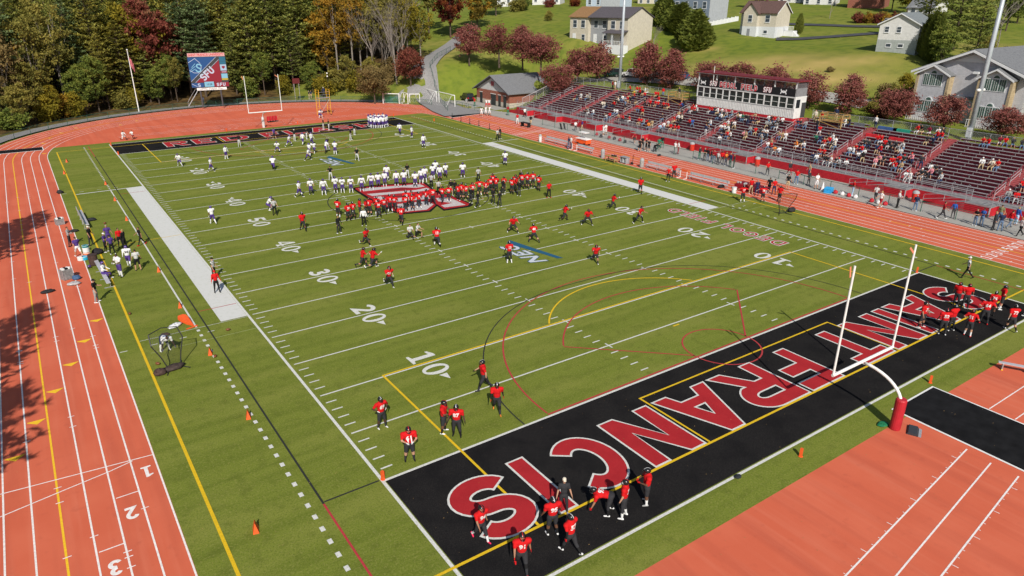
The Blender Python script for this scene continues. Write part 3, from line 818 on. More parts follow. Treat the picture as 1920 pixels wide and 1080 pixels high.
# stairs with hand rails
def rail(pts, r, m, parent, name='hand_rail', n=6):
    mb = MB()
    for p in pts: mb.tube(p, r, n)
    return mb.build(name, m, parent)
RAILM = mat('pale_rail', (0.50, 0.48, 0.49), 0.45, 0.1, 3, metal=0.3)
for yc in AISLE:
    under = PB_Y0 + 0.3 < yc < PB_Y1 + 1
    nr = 12 if under else NROW
    for i in range(nr):
        x, z = row_x(i), row_floor(i)
        for k in range(2):
            part('stair_step', boxmesh('stair_step', (RUN / 2, 1.25, RISE / 2 + 0.05), PINKSTEP), stand, (x + RUN / 4 + k * RUN / 2, yc, z - RISE / 4 + k * RISE / 2 - 0.02))
    segs = []
    k = 0
    while k + 3 < nr:
        a, b = k + 0.3, k + 3.0
        pa, pb = (row_x(a), yc, row_floor(a)), (row_x(b), yc, row_floor(b))
        up = lambda p, h: (p[0], p[1], p[2] + h)
        segs.append([pa, up(pa, 0.92), up(pb, 0.92), pb])
        segs.append([up(pa, 0.5), up(pb, 0.5)])
        k += 4
    rail(segs, 0.028, RAILM, stand)
# front wall, walkway deck, landings with ramps and rails
FX = 72.5
_w = MB(); _w.bb(FX, FX + 0.2, AISLE[0] - 6, YEND + 0.6, 0.0, SZ0 - 0.1)
_w.build('front_wall', REDP, stand)
_g = MB()
for k in range(6): _g.bb(FX - 0.025, FX - 0.002, AISLE[0] - 6, YEND + 0.55, 0.06 + k * 0.165, 0.06 + k * 0.165 + 0.13)
_g.build('wall_boards', REDP, stand)
MB().bb(FX + 0.2, SX0 + 0.02, AISLE[0] - 6, YEND + 0.6, SZ0 - 0.09, SZ0 - 0.03).build('front_deck', DECK, stand)
MB().bb(FX - 0.03, FX + 0.22, AISLE[0] - 6, YEND + 0.6, SZ0 - 0.1, SZ0 - 0.02).build('deck_edge', ALU, stand)
LAND = [87.4, 78.2, 67.0, 55.8, 35.2, 13.1, 4.2]                   # near edge of each landing
LX = 70.95
def slat_panel(mb, y0, z0, y1, z1, x, n=6, t=0.05):
    for k in range(n):
        f0 = (k + 0.2) / n
        mb.add([(x, y0, z0 * 0 + 0.06 + f0 * (z0)), (x, y1, 0.06 + f0 * z1), (x, y1, 0.06 + f0 * z1 + t * 2), (x, y0, 0.06 + f0 * z0 + t * 2),
                (x + 0.03, y0, 0.06 + f0 * z0), (x + 0.03, y1, 0.06 + f0 * z1), (x + 0.03, y1, 0.06 + f0 * z1 + t * 2), (x + 0.03, y0, 0.06 + f0 * z0 + t * 2)],
               [(0, 1, 2, 3), (7, 6, 5, 4), (0, 4, 5, 1), (3, 2, 6, 7), (1, 5, 6, 2), (0, 3, 7, 4)])
for yl in LAND:
    ly = yl + 2.6                                                   # landing from yl to ly, ramp falls from ly to lr
    lr = ly + 4.3
    zt = SZ0 - 0.05
    b = MB(); b.bb(LX + 0.05, FX - 0.03, yl, ly, 0, zt - 0.06); b.build('landing_base', REDP, stand)
    MB().bb(LX, FX - 0.03, yl - 0.04, ly, zt - 0.06, zt).build('landing_deck', DECK, stand)
    b = MB(); b.prism([(ly, 0.03), (lr, 0.03), (lr, 0.06), (ly, zt - 0.02)], 'x', LX + 0.05, FX - 0.03); b.build('ramp', DECK, stand)
    b = MB(); slat_panel(b, yl, zt, ly, zt, LX + 0.005); slat_panel(b, ly, zt, lr, 0.25, LX + 0.005); b.build('ramp_slats', REDP, stand)
    R1 = [[(LX + 0.06, yl, zt), (LX + 0.06, yl, zt + 1.0), (LX + 0.06, ly, zt + 1.0), (LX + 0.06, lr, 1.05), (LX + 0.06, lr, 0.05)],
          [(LX + 0.06, ly, zt), (LX + 0.06, ly, zt + 1.0)], [(LX + 0.06, yl, zt + 0.5), (LX + 0.06, ly, zt + 0.5), (LX + 0.06, lr, 0.55)],
          [(LX + 0.06, yl, zt + 1.0), (FX - 0.06, yl, zt + 1.0)], [(FX - 0.06, yl, zt), (FX - 0.06, yl, zt + 1.0)], [(LX + 0.06, yl, zt + 0.5), (FX - 0.06, yl, zt + 0.5)],
          [(LX + 0.06, (ly + lr) / 2, 0.3), (LX + 0.06, (ly + lr) / 2, 1.55)]]
    rail(R1, 0.026, STEEL, stand, 'landing_rail')
    MB().bb(LX - 0.02, LX, yl - 0.02, yl + 0.1, 0, zt).build('corner_post', RAILM, stand)
# deck rails between the landings: rails and many posts, chain-link grey
_segs = []
_y = AISLE[0] - 6
_gaps = [(yl - 0.1, yl + 2.7) for yl in LAND]
_ys2 = sorted([AISLE[0] - 6, YEND + 0.5] + [g for p in _gaps for g in p])
for a, b in zip(_ys2[::2], _ys2[1::2]):
    for h in (0.35, 0.7, 1.05): _segs.append([(FX + 0.08, a, SZ0 + h), (FX + 0.08, b, SZ0 + h)])
    n = max(1, int((b - a) / 1.9))
    for k in range(n + 1):
        y = a + (b - a) * k / n; _segs.append([(FX + 0.08, y, SZ0 - 0.05), (FX + 0.08, y, SZ0 + 1.05)])
rail(_segs, 0.03, STEEL, stand, 'deck_rail')
_segs = []
for y0, y1 in SECT:                                                # looped grab rails before the first row
    for f in (0.22, 0.40, 0.60, 0.78):
        y = y0 + (y1 - y0) * f; _segs.append([(SX0 - 0.05, y, SZ0 - 0.03), (SX0 - 0.05, y, SZ0 + 1.1), (SX0 - 0.05, y - 0.12, SZ0 + 1.2), (SX0 - 0.05, y - 0.3, SZ0 + 1.1)])
    _segs.append([(SX0 - 0.05, y0 + 0.2, SZ0 + 0.95), (SX0 - 0.05, y1 - 0.2, SZ0 + 0.95)])
rail(_segs, 0.025, STEEL, stand, 'front_row_rail')
# back and end fences
def fence_net(name, scale=9.0, dens=0.36, c=(0.40, 0.41, 0.42)):
    if name in MATS: return MATS[name]
    m = bpy.data.materials.new(name); m.use_nodes = True; nt = m.node_tree
    b = nt.nodes['Principled BSDF']; b.inputs['Base Color'].default_value = c + (1,); b.inputs['Roughness'].default_value = 0.6
    tr = nt.nodes.new('ShaderNodeBsdfTransparent'); mx = nt.nodes.new('ShaderNodeMixShader'); out = nt.nodes['Material Output']
    tc = nt.nodes.new('ShaderNodeTexCoord'); sep = nt.nodes.new('ShaderNodeSeparateXYZ'); nt.links.new(tc.outputs['Object'], sep.inputs[0])
    hv = nt.nodes.new('ShaderNodeMath'); hv.operation = 'ADD'; nt.links.new(sep.outputs[0], hv.inputs[0]); nt.links.new(sep.outputs[1], hv.inputs[1])
    res = []
    for op in ('ADD', 'SUBTRACT'):
        a = nt.nodes.new('ShaderNodeMath'); a.operation = op; nt.links.new(hv.outputs[0], a.inputs[0]); nt.links.new(sep.outputs[2], a.inputs[1])
        s = nt.nodes.new('ShaderNodeMath'); s.operation = 'MULTIPLY'; s.inputs[1].default_value = scale; nt.links.new(a.outputs[0], s.inputs[0])
        f = nt.nodes.new('ShaderNodeMath'); f.operation = 'FRACT'; nt.links.new(s.outputs[0], f.inputs[0])
        l = nt.nodes.new('ShaderNodeMath'); l.operation = 'LESS_THAN'; l.inputs[1].default_value = dens / 2; nt.links.new(f.outputs[0], l.inputs[0]); res.append(l)
    o = nt.nodes.new('ShaderNodeMath'); o.operation = 'MAXIMUM'; nt.links.new(res[0].outputs[0], o.inputs[0]); nt.links.new(res[1].outputs[0], o.inputs[1])
    nt.links.new(o.outputs[0], mx.inputs[0]); nt.links.new(tr.outputs[0], mx.inputs[1]); nt.links.new(b.outputs[0], mx.inputs[2]); nt.links.new(mx.outputs[0], out.inputs[0])
    MATS[name] = m
    return m
LINKW = fence_net('chain_link', 9.0, 0.17, (0.30, 0.31, 0.32))
LINKG = fence_net('green_chain_link', 8.0, 0.16, (0.03, 0.09, 0.06))
def postmesh(r, h, m):
    k = ('post', round(r, 3), round(h, 2), m.name)
    if k not in _cache: _cache[k] = MB().cyl((0, 0, 0), (0, 0, h), r, n=6).mesh('fence_post', [m])
    return _cache[k]
def fence(parent, pts, h, m, net, post=2.4, r=0.035, name='fence', sink=0.0):
    "posts, top rail and net along 3-D base points"
    pts = [Vector(p) for p in pts]; v0 = pts[0]
    for a, b in zip(pts, pts[1:]):
        L = (b - a).length; n = max(1, round(L / post))
        for k in range(n + 1):
            if k == 0 and a is not v0: continue
            p = a.lerp(b, k / n); link('fence_post', postmesh(r, h + sink, m), parent, p - Vector((0, 0, sink)))
        mb = MB(); mb.tube([a + Vector((0, 0, h)), b + Vector((0, 0, h))], r * 0.85, 6); mb.build('top_rail', m, parent)
        if net:
            q = MB(); q.add([tuple(a + Vector((0, 0, 0.05))), tuple(b + Vector((0, 0, 0.05))), tuple(b + Vector((0, 0, h - 0.03))), tuple(a + Vector((0, 0, h - 0.03)))], [(0, 1, 2, 3)]); q.build('fence_net', net, parent, fix=False)
XB = row_x(NROW) + 0.15; ZB2 = row_floor(NROW - 1)
fence(stand, [(XB, AISLE[0] - 5, ZB2), (XB, PB_Y0 - 1.6, ZB2)], 1.35, STEEL, LINKW, 2.4)
fence(stand, [(XB, PB_Y1 + 0.6, ZB2), (XB, YEND + 0.1, ZB2)], 1.55, STEEL, LINKW, 2.1)
_e = MB()
zf, zb = SZ0 + 0.2, ZB2
_e.tube([(SX0 - 0.4, YEND + 0.15, zf - 0.2), (SX0 - 0.4, YEND + 0.15, zf + 1.35), (XB, YEND + 0.15, zb + 1.85), (XB, YEND + 0.15, zb)], 0.05, 8)
for k in range(1, 7):
    f = k / 7; x = SX0 - 0.4 + (XB - SX0 + 0.4) * f; _e.cyl((x, YEND + 0.15, zf + (zb - zf) * f), (x, YEND + 0.15, zf + 1.35 + (zb + 1.85 - zf - 1.35) * f), 0.03, n=6)
_e.build('end_rail', RAILM, stand)
_q = MB(); _q.add([(SX0 - 0.4, YEND + 0.15, zf), (XB, YEND + 0.15, zb), (XB, YEND + 0.15, zb + 1.75), (SX0 - 0.4, YEND + 0.15, zf + 1.3)], [(0, 1, 2, 3)]); _q.build('end_net', LINKW, stand, fix=False)
_q = MB(); _q.prism([(FX + 0.2, 0), (XB, 0), (XB, ZB2 - 0.05), (SX0, SZ0 - 0.1), (FX + 0.2, SZ0 - 0.1)], 'y', YEND + 0.02, YEND + 0.1); _q.build('end_cladding', mat('grey_panel', (0.28, 0.28, 0.28), 0.6, 0.15, 2), stand)

# ------------------------------------------------------------------ press box
pb = thing('press_box', 'white two-level press box with black lettered banner and red roof edge', 'press box', (0, 0, 0))
PBW = mat('press_box_white', (0.62, 0.62, 0.61), 0.6, 0.08, 2)
GLASS = mat('dark_glass', (0.02, 0.025, 0.03), 0.12, 0.3, 3, spec=0.6)
x0, x1, y0, y1 = PB_X, 86.1, PB_Y0, PB_Y1
pb.location = (0, 0, -0.13)
MB().bb(x0 + 0.05, x1, y0, y1, 3.8, 5.0).build('red_base', REDP, pb)
MB().bb(x0 + 0.08, x1, y0 + 0.06, y1 - 0.06, 5.0, 6.35).build('lower_wall', PBW, pb)
_k = MB(); n = 62
for i in range(n):
    y = y0 + 0.08 + (y1 - y0 - 0.16) * (i + 0.2) / n; _k.bb(x0 + 0.03, x0 + 0.082, y, y + 0.17, 5.02, 6.33)
stuff(_k.build('corrugated_ribs', PBW, pb))
MB().bb(x0 + 0.3, x1, y0 + 0.08, y1 - 0.08, 6.35, 8.0).build('window_room', GLASS, pb)
MB().bb(x0 - 0.02, x1 + 0.05, y0 - 0.05, y1 + 0.05, 7.92, 8.12).build('window_head', PBW, pb)
MB().bb(x0 - 0.02, x0 + 0.3, y0 - 0.02, y1 + 0.02, 6.33, 6.43).build('window_sill', PBW, pb)
NW = 14
for i in range(NW + 1):
    y = y0 + 0.1 + (y1 - y0 - 0.2) * i / NW
    MB().bb(x0, x0 + 0.14, y - 0.09, y + 0.09, 6.43, 7.92).build('window_post', PBW, pb)
for i in range(NW):
    ya = y0 + 0.1 + (y1 - y0 - 0.2) * i / NW + 0.09; yb = y0 + 0.1 + (y1 - y0 - 0.2) * (i + 1) / NW - 0.09
    w = link('window_pane', boxmesh('window_pane', (0.03, yb - ya, 1.45), GLASS), pb, (x0 + 0.1, (ya + yb) / 2, 7.18))
    link('window_bar', boxmesh('window_bar', (0.05, yb - ya, 0.06), PBW), w, (-0.03, 0, -0.05 if i % 3 else -0.2))
# side wall facing the near end: panel, window and door
SIDE = MB(); SIDE.bb(x0 + 0.02, x1, y0 - 0.04, y0 + 0.06, 5.0, 7.92); SIDE.build('side_wall', PBW, pb)
MB().bb(x0 + 0.3, x0 + 1.2, y0 - 0.07, y0 - 0.045, 6.5, 7.7).build('side_window', GLASS, pb)
MB().bb(x0 + 1.7, x0 + 2.7, y0 - 0.08, y0 - 0.045, 5.05, 7.2).build('door', mat('dark_door', (0.05, 0.05, 0.055), 0.5), pb)
# banner
BAN = mat('banner_black', (0.012, 0.012, 0.014), 0.6)
ban = MB().bb(x0 - 0.06, x0 + 0.02, y0 + 0.1, y1 - 0.5, 8.14, 9.22).build('banner', BAN, pb)
# upper open deck
PBG = mat('grey_screen', (0.20, 0.20, 0.21), 0.7, 0.1, 2)
MB().bb(x1 - 0.1, x1, y0, y1, 8.12, 10.2).build('rear_screen', fence_net('rear_mesh', 12, 0.5, (0.14, 0.14, 0.15)), pb)
for yy in (y0, y1 - 0.08):
    MB().bb(x0 + 0.05, x1 - 0.12, yy, yy + 0.08, 8.14, 9.3).build('side_screen', PBG, pb)
    MB().bb(x0 + 0.1, x1 - 0.3, yy + 0.02, yy + 0.05, 9.3, 10.1).build('side_mesh', fence_net('rear_mesh'), pb)
for i in range(6):
    y = y0 + 0.15 + (y1 - y0 - 0.3) * i / 5
    MB().bb(x0 + 0.05, x0 + 0.2, y - 0.09, y + 0.09, 8.14, 10.2).build('deck_post', PBW, pb)
    if 0 < i < 5: MB().bb(x1 - 0.25, x1 - 0.12, y - 0.06, y + 0.06, 8.14, 10.2).build('rear_post', STEEL, pb)
MB().bb(x0 - 0.35, x1 + 0.3, y0 - 0.25, y1 + 0.15, 10.2, 10.36).build('roof', [mat('roof_red', (0.15, 0.016, 0.02), 0.7, 0.25, 2)], pb)
MB().bb(x0 - 0.30, x0 - 0.1, y0 - 0.2, y1 + 0.1, 10.12, 10.198).build('roof_trim', PBW, pb)
MB().cyl((x0 - 0.2, y1 - 3.4, 8.3), (x0 - 0.2, y1 - 3.4, 11.4), 0.05).build('antenna', PBW, pb)
def wall_letters(text, parent, place, h, gap, t, fill, edge=None, border=0.0, skew=0.0, widths=None, name='letter'):
    "letters on a wall: place(u, v, d) gives the 3-D point, d the height off the wall"
    u0 = 0.0
    for ch in text:
        w = (widths or {}).get(ch, 0.62 * h)
        if ch == 'I': w = t
        if ch != ' ':
            for shape in glyph(ch, w, h, t):
                def put(loops, d, m, nm, p):
                    mb = MB(); mb.poly(loops, 0); q = MB()
                    q.add([place(u0 + u + skew * v, v, d) for u, v, _ in mb.v], mb.f)
                    return q.build(nm, m, p, fix=False)
                if edge:
                    o = put([offset(shape[0], border)] + [offset(l, -border) for l in shape[1:]], 0.004, edge, name, parent)
                    put(shape, 0.010, fill, 'letter_face', o)
                else: put(shape, 0.004, fill, name, parent)
        u0 += w + gap
    return u0
XBAN = x0 - 0.06
BW = mat('banner_white', (0.75, 0.75, 0.75), 0.6)
BR = mat('banner_red', (0.45, 0.03, 0.04), 0.6)
ytop = y1 - 0.5
def bplace(ys, zb=8.24): return lambda u, v, d: (XBAN - d, ys - u, zb + v)
wall_letters('DEGOL', ban, bplace(51.5, 8.26), 0.86, 0.16, 0.2, BR, BW, 0.05)
wall_letters('FIELD', ban, bplace(47.3, 8.26), 0.86, 0.17, 0.2, BR, BW, 0.05)
for ys in (53.6, 43.2):
    wall_letters('SFU', ban, bplace(ys, 8.3), 0.78, 0.08, 0.15, BW, BR, 0.035, skew=0.12, widths={'S': 0.42, 'F': 0.40, 'U': 0.44})
for yc in (54.95, 39.6):                                            # interlocking mark: two crossing curves
    for s in (1, -1):
        pts = arc2(0, 0, 0.46, 0.44, 180, 360, 16)
        loop = thick([(u, 0.68 + s * (0.34 + v)) for u, v in pts], 0.16)
        mb = MB(); mb.poly([loop], 0); q = MB(); dd = 0.004 if s > 0 else 0.008
        q.add([(XBAN - dd, yc - u, 8.0 + v) for u, v, _ in mb.v], mb.f); q.build('emblem', BW, ban, fix=False)
# filming platforms of raw timber behind the top rows, steps beside the press box
TIMB = mat('raw_timber', (0.36, 0.22, 0.08), 0.8, 0.25, 6)
def platform(label, xc, yc, zb, w, d, h):
    t = thing('timber_platform', label, 'platform', (xc, yc, zb))
    for sx in (-1, 1):
        for sy in (-1, 1): MB().bb(sx * d / 2 - 0.06, sx * d / 2 + 0.06, sy * w / 2 - 0.06, sy * w / 2 + 0.06, 0, h + 1.0).build('post', TIMB, t)
    for k in range(8):
        MB().bb(-d / 2, d / 2, -w / 2 + k * w / 8 + 0.02, -w / 2 + (k + 1) * w / 8 - 0.02, h, h + 0.06).build('plank', TIMB, t)
    for sx in (-1, 1):
        for z in (h + 0.5, h + 0.95): MB().bb(sx * d / 2 - 0.03, sx * d / 2 + 0.03, -w / 2, w / 2, z, z + 0.1).build('rail', TIMB, t)
    for sy in (-1, 1):
        for z in (h + 0.5, h + 0.95): MB().bb(-d / 2, d / 2, sy * w / 2 - 0.03, sy * w / 2 + 0.03, z, z + 0.1).build('rail', TIMB, t)
    m = MB(); m.tube([(-d / 2, -w / 2, 0.1), (-d / 2, w / 2, h - 0.1)], 0.05, 4); m.build('brace', TIMB, t)
    return t
platform('raw timber filming platform left of the press box', 84.2, 60.8, row_floor(12), 3.2, 1.8, 0.95)
platform('raw timber filming platform right of the press box', 84.4, 31.5, row_floor(12), 3.4, 1.8, 0.95)

# ------------------------------------------------------------------ fences around the track
f1 = thing('track_fence', 'low chain-link fence with green posts between track and stand walkway', 'fence')
fence(f1, [(67.35, -30 + 21.5 * k, 0.03) for k in range(6)], 1.15, GREENPOST, LINKW, 3.4)
f2 = thing('track_fence', 'green chain-link fence curving round the far bend below the woods', 'fence')
fence(f2, [(TCX + 42.0 * math.cos(R(a)), TY1 + 42.0 * math.sin(R(a)), 0.0) for a in range(186, 22, -6)], 1.2, GREENPOST, LINKG, 3.0)
f3 = thing('road_fence', 'chain-link fence beside the gravel road up the slope', 'fence')
_p = pd((838, 158, 146), (822, 138, 160), (806, 120, 170), (820, 108, 178), (845, 98, 186))
fence(f3, [(x, y, terrain(x, y)) for x, y in _p], 1.3, GREENPOST, LINKG, 3.0, sink=0.3)
f4 = thing('apron_fence', 'low green fence on the concrete beside the brick hut', 'fence')
fence(f4, [(66.4, 97, 0.03), (66.2, 104, 0.03), (66.4, 112, 0.03)], 1.1, GREENPOST, LINKG, 2.4)

# ------------------------------------------------------------------ goal posts
def goalpost(label, x, y, s, pad):
    "gooseneck: post stands behind the end line, arm curves forward (s) to the crossbar"
    t = thing('goal_post', label, 'goal post', (x, y, 0))
    ys = s * 2.1
    arc = [(0, 0, 0), (0, 0, 1.5)] + [(0, ys * (1 - math.cos(R(a))) , 1.5 + 1.42 * math.sin(R(a))) for a in range(10, 91, 10)]
    arc = [(0, 0, 0), (0, 0, 1.45)] + [(0, s * 2.35 * (1 - math.cos(R(a))), 1.45 + 1.5 * math.sin(R(a))) for a in range(8, 91, 8)]
    MB().tube(arc, 0.085, 12).build('gooseneck', WHITE, t, smooth=True)
    yb = s * 2.35
    MB().cyl((-2.90, yb, 3.05), (2.90, yb, 3.05), 0.085, n=12).build('crossbar', WHITE, t)
    for sx in (-1, 1):
        u = MB().cyl((sx * 2.86, yb, 3.05), (sx * 2.86, yb, 9.15), 0.058, 0.055, n=10).build('upright', WHITE, t)
        rb = MB(); rb.box((sx * 2.86 - 0.28, yb + 0.02, 8.88), (0.6, 0.02, 0.12), M=Matrix.Rotation(R(38), 3, 'Y') if sx > 0 else Matrix.Rotation(R(75), 3, 'Y')); rb.build('wind_ribbon', mat('ribbon_orange', (0.62, 0.22, 0.12), 0.7), u)
    if pad: 
        p = MB().lathe([(0.26, 0), (0.28, 0.05), (0.28, 1.75), (0.24, 1.83), (0.1, 1.84)], n=18).build('post_pad', mat('pad_red', (0.40, 0.02, 0.03), 0.45, 0.1, 3), t, smooth=False)
    else:
        MB().lathe([(0.22, 0), (0.24, 0.05), (0.24, 1.75), (0.2, 1.83)], n=14).build('post_pad', mat('pad_white', (0.55, 0.5, 0.5), 0.5, 0.4, 6), t)
goalpost('white goal post with red padded base behind the near end zone', 24.4, -11.35, 1, True)
goalpost('white goal post with pale padded base behind the far end zone', 24.6, FL + 9.144 + 2.35, -1, False)

# ------------------------------------------------------------------ brick hut
hut = thing('brick_building', 'small brick field house with grey shingle roof beside the stand', 'building', (0, 0, 0))
def mat_brick(name, c1, c2, mort, sc):
    m = bpy.data.materials.new(name); m.use_nodes = True; nt = m.node_tree; b = nt.nodes['Principled BSDF']; b.inputs['Roughness'].default_value = 0.85
    tc = nt.nodes.new('ShaderNodeTexCoord'); sp = nt.nodes.new('ShaderNodeSeparateXYZ'); nt.links.new(tc.outputs['Object'], sp.inputs[0])
    ad = nt.nodes.new('ShaderNodeMath'); nt.links.new(sp.outputs[0], ad.inputs[0]); nt.links.new(sp.outputs[1], ad.inputs[1])
    cb = nt.nodes.new('ShaderNodeCombineXYZ'); nt.links.new(ad.outputs[0], cb.inputs[0]); nt.links.new(sp.outputs[2], cb.inputs[1])
    br = nt.nodes.new('ShaderNodeTexBrick'); br.inputs['Scale'].default_value = sc
    br.inputs['Color1'].default_value = c1 + (1,); br.inputs['Color2'].default_value = c2 + (1,); br.inputs['Mortar'].default_value = mort + (1,)
    br.inputs['Mortar Size'].default_value = 0.012
    nt.links.new(cb.outputs[0], br.inputs['Vector']); nt.links.new(br.outputs[0], b.inputs['Base Color'])
    MATS[name] = m; return m
BRICK = mat_brick('brick', (0.26, 0.075, 0.04), (0.20, 0.05, 0.03), (0.30, 0.22, 0.18), 2.2)
def mat_lines(name, c, axis, period, depth=0.5, var=0.1, rough=0.7, dark=0.78):
    "clapboard or shingle courses: colour and relief repeat along one axis"
    if name in MATS: return MATS[name]
    m = bpy.data.materials.new(name); m.use_nodes = True; nt = m.node_tree; b = nt.nodes['Principled BSDF']; b.inputs['Roughness'].default_value = rough; b.inputs['Specular IOR Level'].default_value = 0.2
    tc = nt.nodes.new('ShaderNodeTexCoord'); sp = nt.nodes.new('ShaderNodeSeparateXYZ'); nt.links.new(tc.outputs['Object'], sp.inputs[0])
    mu = nt.nodes.new('ShaderNodeMath'); mu.operation = 'MULTIPLY'; mu.inputs[1].default_value = 1 / period; nt.links.new(sp.outputs[axis], mu.inputs[0])
    fr = nt.nodes.new('ShaderNodeMath'); fr.operation = 'FRACT'; nt.links.new(mu.outputs[0], fr.inputs[0])
    cr = nt.nodes.new('ShaderNodeValToRGB'); e = cr.color_ramp.elements
    e[0].position = 0.0; e[0].color = tuple(v * dark for v in c) + (1,); e[1].position = 0.25; e[1].color = tuple(c) + (1,)
    nt.links.new(fr.outputs[0], cr.inputs[0])
    nz = nt.nodes.new('ShaderNodeTexNoise'); nz.inputs['Scale'].default_value = 2.5; nz.inputs['Detail'].default_value = 6; nt.links.new(tc.outputs['Object'], nz.inputs['Vector'])
    mr = nt.nodes.new('ShaderNodeMapRange'); mr.inputs['From Min'].default_value = 0.3; mr.inputs['From Max'].default_value = 0.7; mr.inputs['To Min'].default_value = 1 - var; mr.inputs['To Max'].default_value = 1 + var
    nt.links.new(nz.outputs['Fac'], mr.inputs['Value'])
    mx = nt.nodes.new('ShaderNodeVectorMath'); mx.operation = 'SCALE'; nt.links.new(cr.outputs[0], mx.inputs[0]); nt.links.new(mr.outputs[0], mx.inputs['Scale'])
    nt.links.new(mx.outputs[0], b.inputs['Base Color'])
    bp = nt.nodes.new('ShaderNodeBump'); bp.inputs['Strength'].default_value = depth; bp.inputs['Distance'].default_value = 0.02; nt.links.new(fr.outputs[0], bp.inputs['Height']); nt.links.new(bp.outputs[0], b.inputs['Normal'])
    MATS[name] = m; return m
SHING = mat_multi('grey_shingles', [(0.155, 0.16, 0.17), ((0.21, 0.215, 0.225), 9.0, 0.45, 0.65, 0.8), ((0.10, 0.105, 0.115), 3.0, 0.5, 0.7, 0.6)], 0.9, 0.4, 14)
hx0, hx1, hy0, hy1, hz, hr = 74.2, 85.5, 98.3, 111.3, 3.0, 6.05
MB().bb(hx0, hx1, hy0, hy1, 0, 0.95).build('block_base', mat('block_base', (0.42, 0.38, 0.32), 0.85, 0.15, 4), hut)
MB().bb(hx0 + 0.04, hx1, hy0 + 0.04, hy1 - 0.04, 0.95, hz).build('wall', BRICK, hut)
ym = (hy0 + hy1) / 2
MB().prism([(hy0 + 0.1, hz), (hy1 - 0.1, hz), (ym, hr - 0.25)], 'x', hx0 + 0.08, hx1 - 0.05).build('gable', mat_lines('gable_siding', (0.50, 0.50, 0.50), 2, 0.16), hut)
for s in (0, 1):
    ye, z_ = (hy0 - 0.6, hz - 0.22) if s == 0 else (hy1 + 0.6, hz - 0.22)
    m = MB(); m.prism([(ye, z_), (ym, hr), (ym, hr + 0.16), (ye, z_ + 0.16)], 'x', hx0 - 0.7, hx1 + 0.5); m.build('roof', SHING, hut)
    m = MB(); m.prism([(ye, z_ - 0.12), (ym, hr - 0.12), (ym, hr - 0.01), (ye, z_ - 0.01)], 'x', hx0 - 0.72, hx0 - 0.6); m.build('barge_board', mat('dark_trim', (0.06, 0.05, 0.06), 0.6), hut)
_door = mat('dark_green_door', (0.03, 0.035, 0.035), 0.5)
for y, w in ((109.3, 1.0), (104.4, 1.9), (102.0, 0.95), (100.0, 1.05)):
    d = MB().bb(hx0 - 0.03, hx0 + 0.03, y - w / 2, y + w / 2, 0.05, 2.15).build('door', _door, hut)
    MB().bb(hx0 - 0.08, hx0 - 0.03, y - w / 2 - 0.12, y + w / 2 + 0.12, 2.3, 2.4).build('door_light', WHITE, d)
m = MB().bb(hx0 - 0.02, hx0 + 0.07, ym - 0.55, ym + 0.55, 4.0, 4.9).build('emblem', mat('emblem_red', (0.33, 0.08, 0.09), 0.7, 0.4, 3), hut)

# ------------------------------------------------------------------ scoreboard
sb = thing('scoreboard', 'big lit scoreboard on two posts at the edge of the woods', 'scoreboard')
a, b = Vector((19.5, 133.2, 0)), Vector((26.55, 131.7, 0))
sb.location = a; sb.rotation_euler = (0, 0, math.atan2(b.y - a.y, b.x - a.x)); SW = (b - a).length
def emis(name, c, e=0.75):
    if name in MATS: return MATS[name]
    m = bpy.data.materials.new(name); m.use_nodes = True; bs = m.node_tree.nodes['Principled BSDF']
    bs.inputs['Base Color'].default_value = tuple(v * 0.15 for v in c) + (1,); bs.inputs['Emission Color'].default_value = tuple(c) + (1,); bs.inputs['Emission Strength'].default_value = e; bs.inputs['Roughness'].default_value = 0.4
    MATS[name] = m; return m
MB().bb(0, SW, 0.0, 0.6, 4.25, 10.3).build('cabinet', BLACK, sb)
for x in (1.5, 5.4): MB().cyl((x, 0.3, 0.3), (x, 0.3, 4.3), 0.16, n=10).build('post', mat('dark_steel', (0.07, 0.07, 0.075), 0.5), sb)
LBLUE, LRED, LPALE, LGREY, LYEL, LTEAL = emis('lit_blue', (0.012, 0.085, 0.26)), emis('lit_red', (0.32, 0.012, 0.030)), emis('lit_pale', (0.45, 0.58, 0.72)), emis('lit_grey', (0.05, 0.05, 0.055)), emis('lit_yellow', (0.55, 0.40, 0.04)), emis('lit_teal', (0.02, 0.16, 0.25))
LLB = emis('lit_light_blue', (0.26, 0.55, 0.70)); LWH = emis('lit_white', (0.62, 0.64, 0.75))
def panel(name, loop, m, d): 
    mb = MB(); mb.poly([loop], 0); q = MB(); q.add([(u, -d, v) for u, v, _ in mb.v], mb.f); return q.build(name, m, scr, fix=False)
scr = MB().bb(0.05, SW - 0.05, -0.03, -0.002, 4.3, 10.25).build('screen', LGREY, sb)
panel('blue_field', [(0.05, 5.55), (0.05, 10.2), (5.35, 10.2)], LBLUE, 0.034)
panel('grey_stripe', [(0.1, 5.3), (0.75, 5.3), (5.9, 9.75), (5.9, 10.2), (5.45, 10.2)], LGREY, 0.034)
panel('red_field', [(0.95, 5.3), (5.85, 5.3), (5.85, 9.55)], LRED, 0.034)
panel('thin_line', thick([(0.05, 5.5), (5.4, 10.2)], 0.06), LWH, 0.038); panel('thin_line', thick([(0.85, 5.3), (5.85, 9.68)], 0.06), LWH, 0.038)
def sletters(text, u0, v0, h, t, ang, m, gap, widths=None, d=0.042, sk=0.0):
    ca, sa = math.cos(R(ang)), math.sin(R(ang))
    wall_letters(text, scr, lambda u, v, dd: (u0 + u * ca - v * sa, -d - dd, v0 + u * sa + v * ca), h, gap, t, m, skew=sk, widths=widths, name='screen_letter')
sletters('SFU', 2.6, 5.45, 1.45, 0.28, 40, LWH, 0.12, {'S': 0.95, 'F': 0.85, 'U': 0.95})
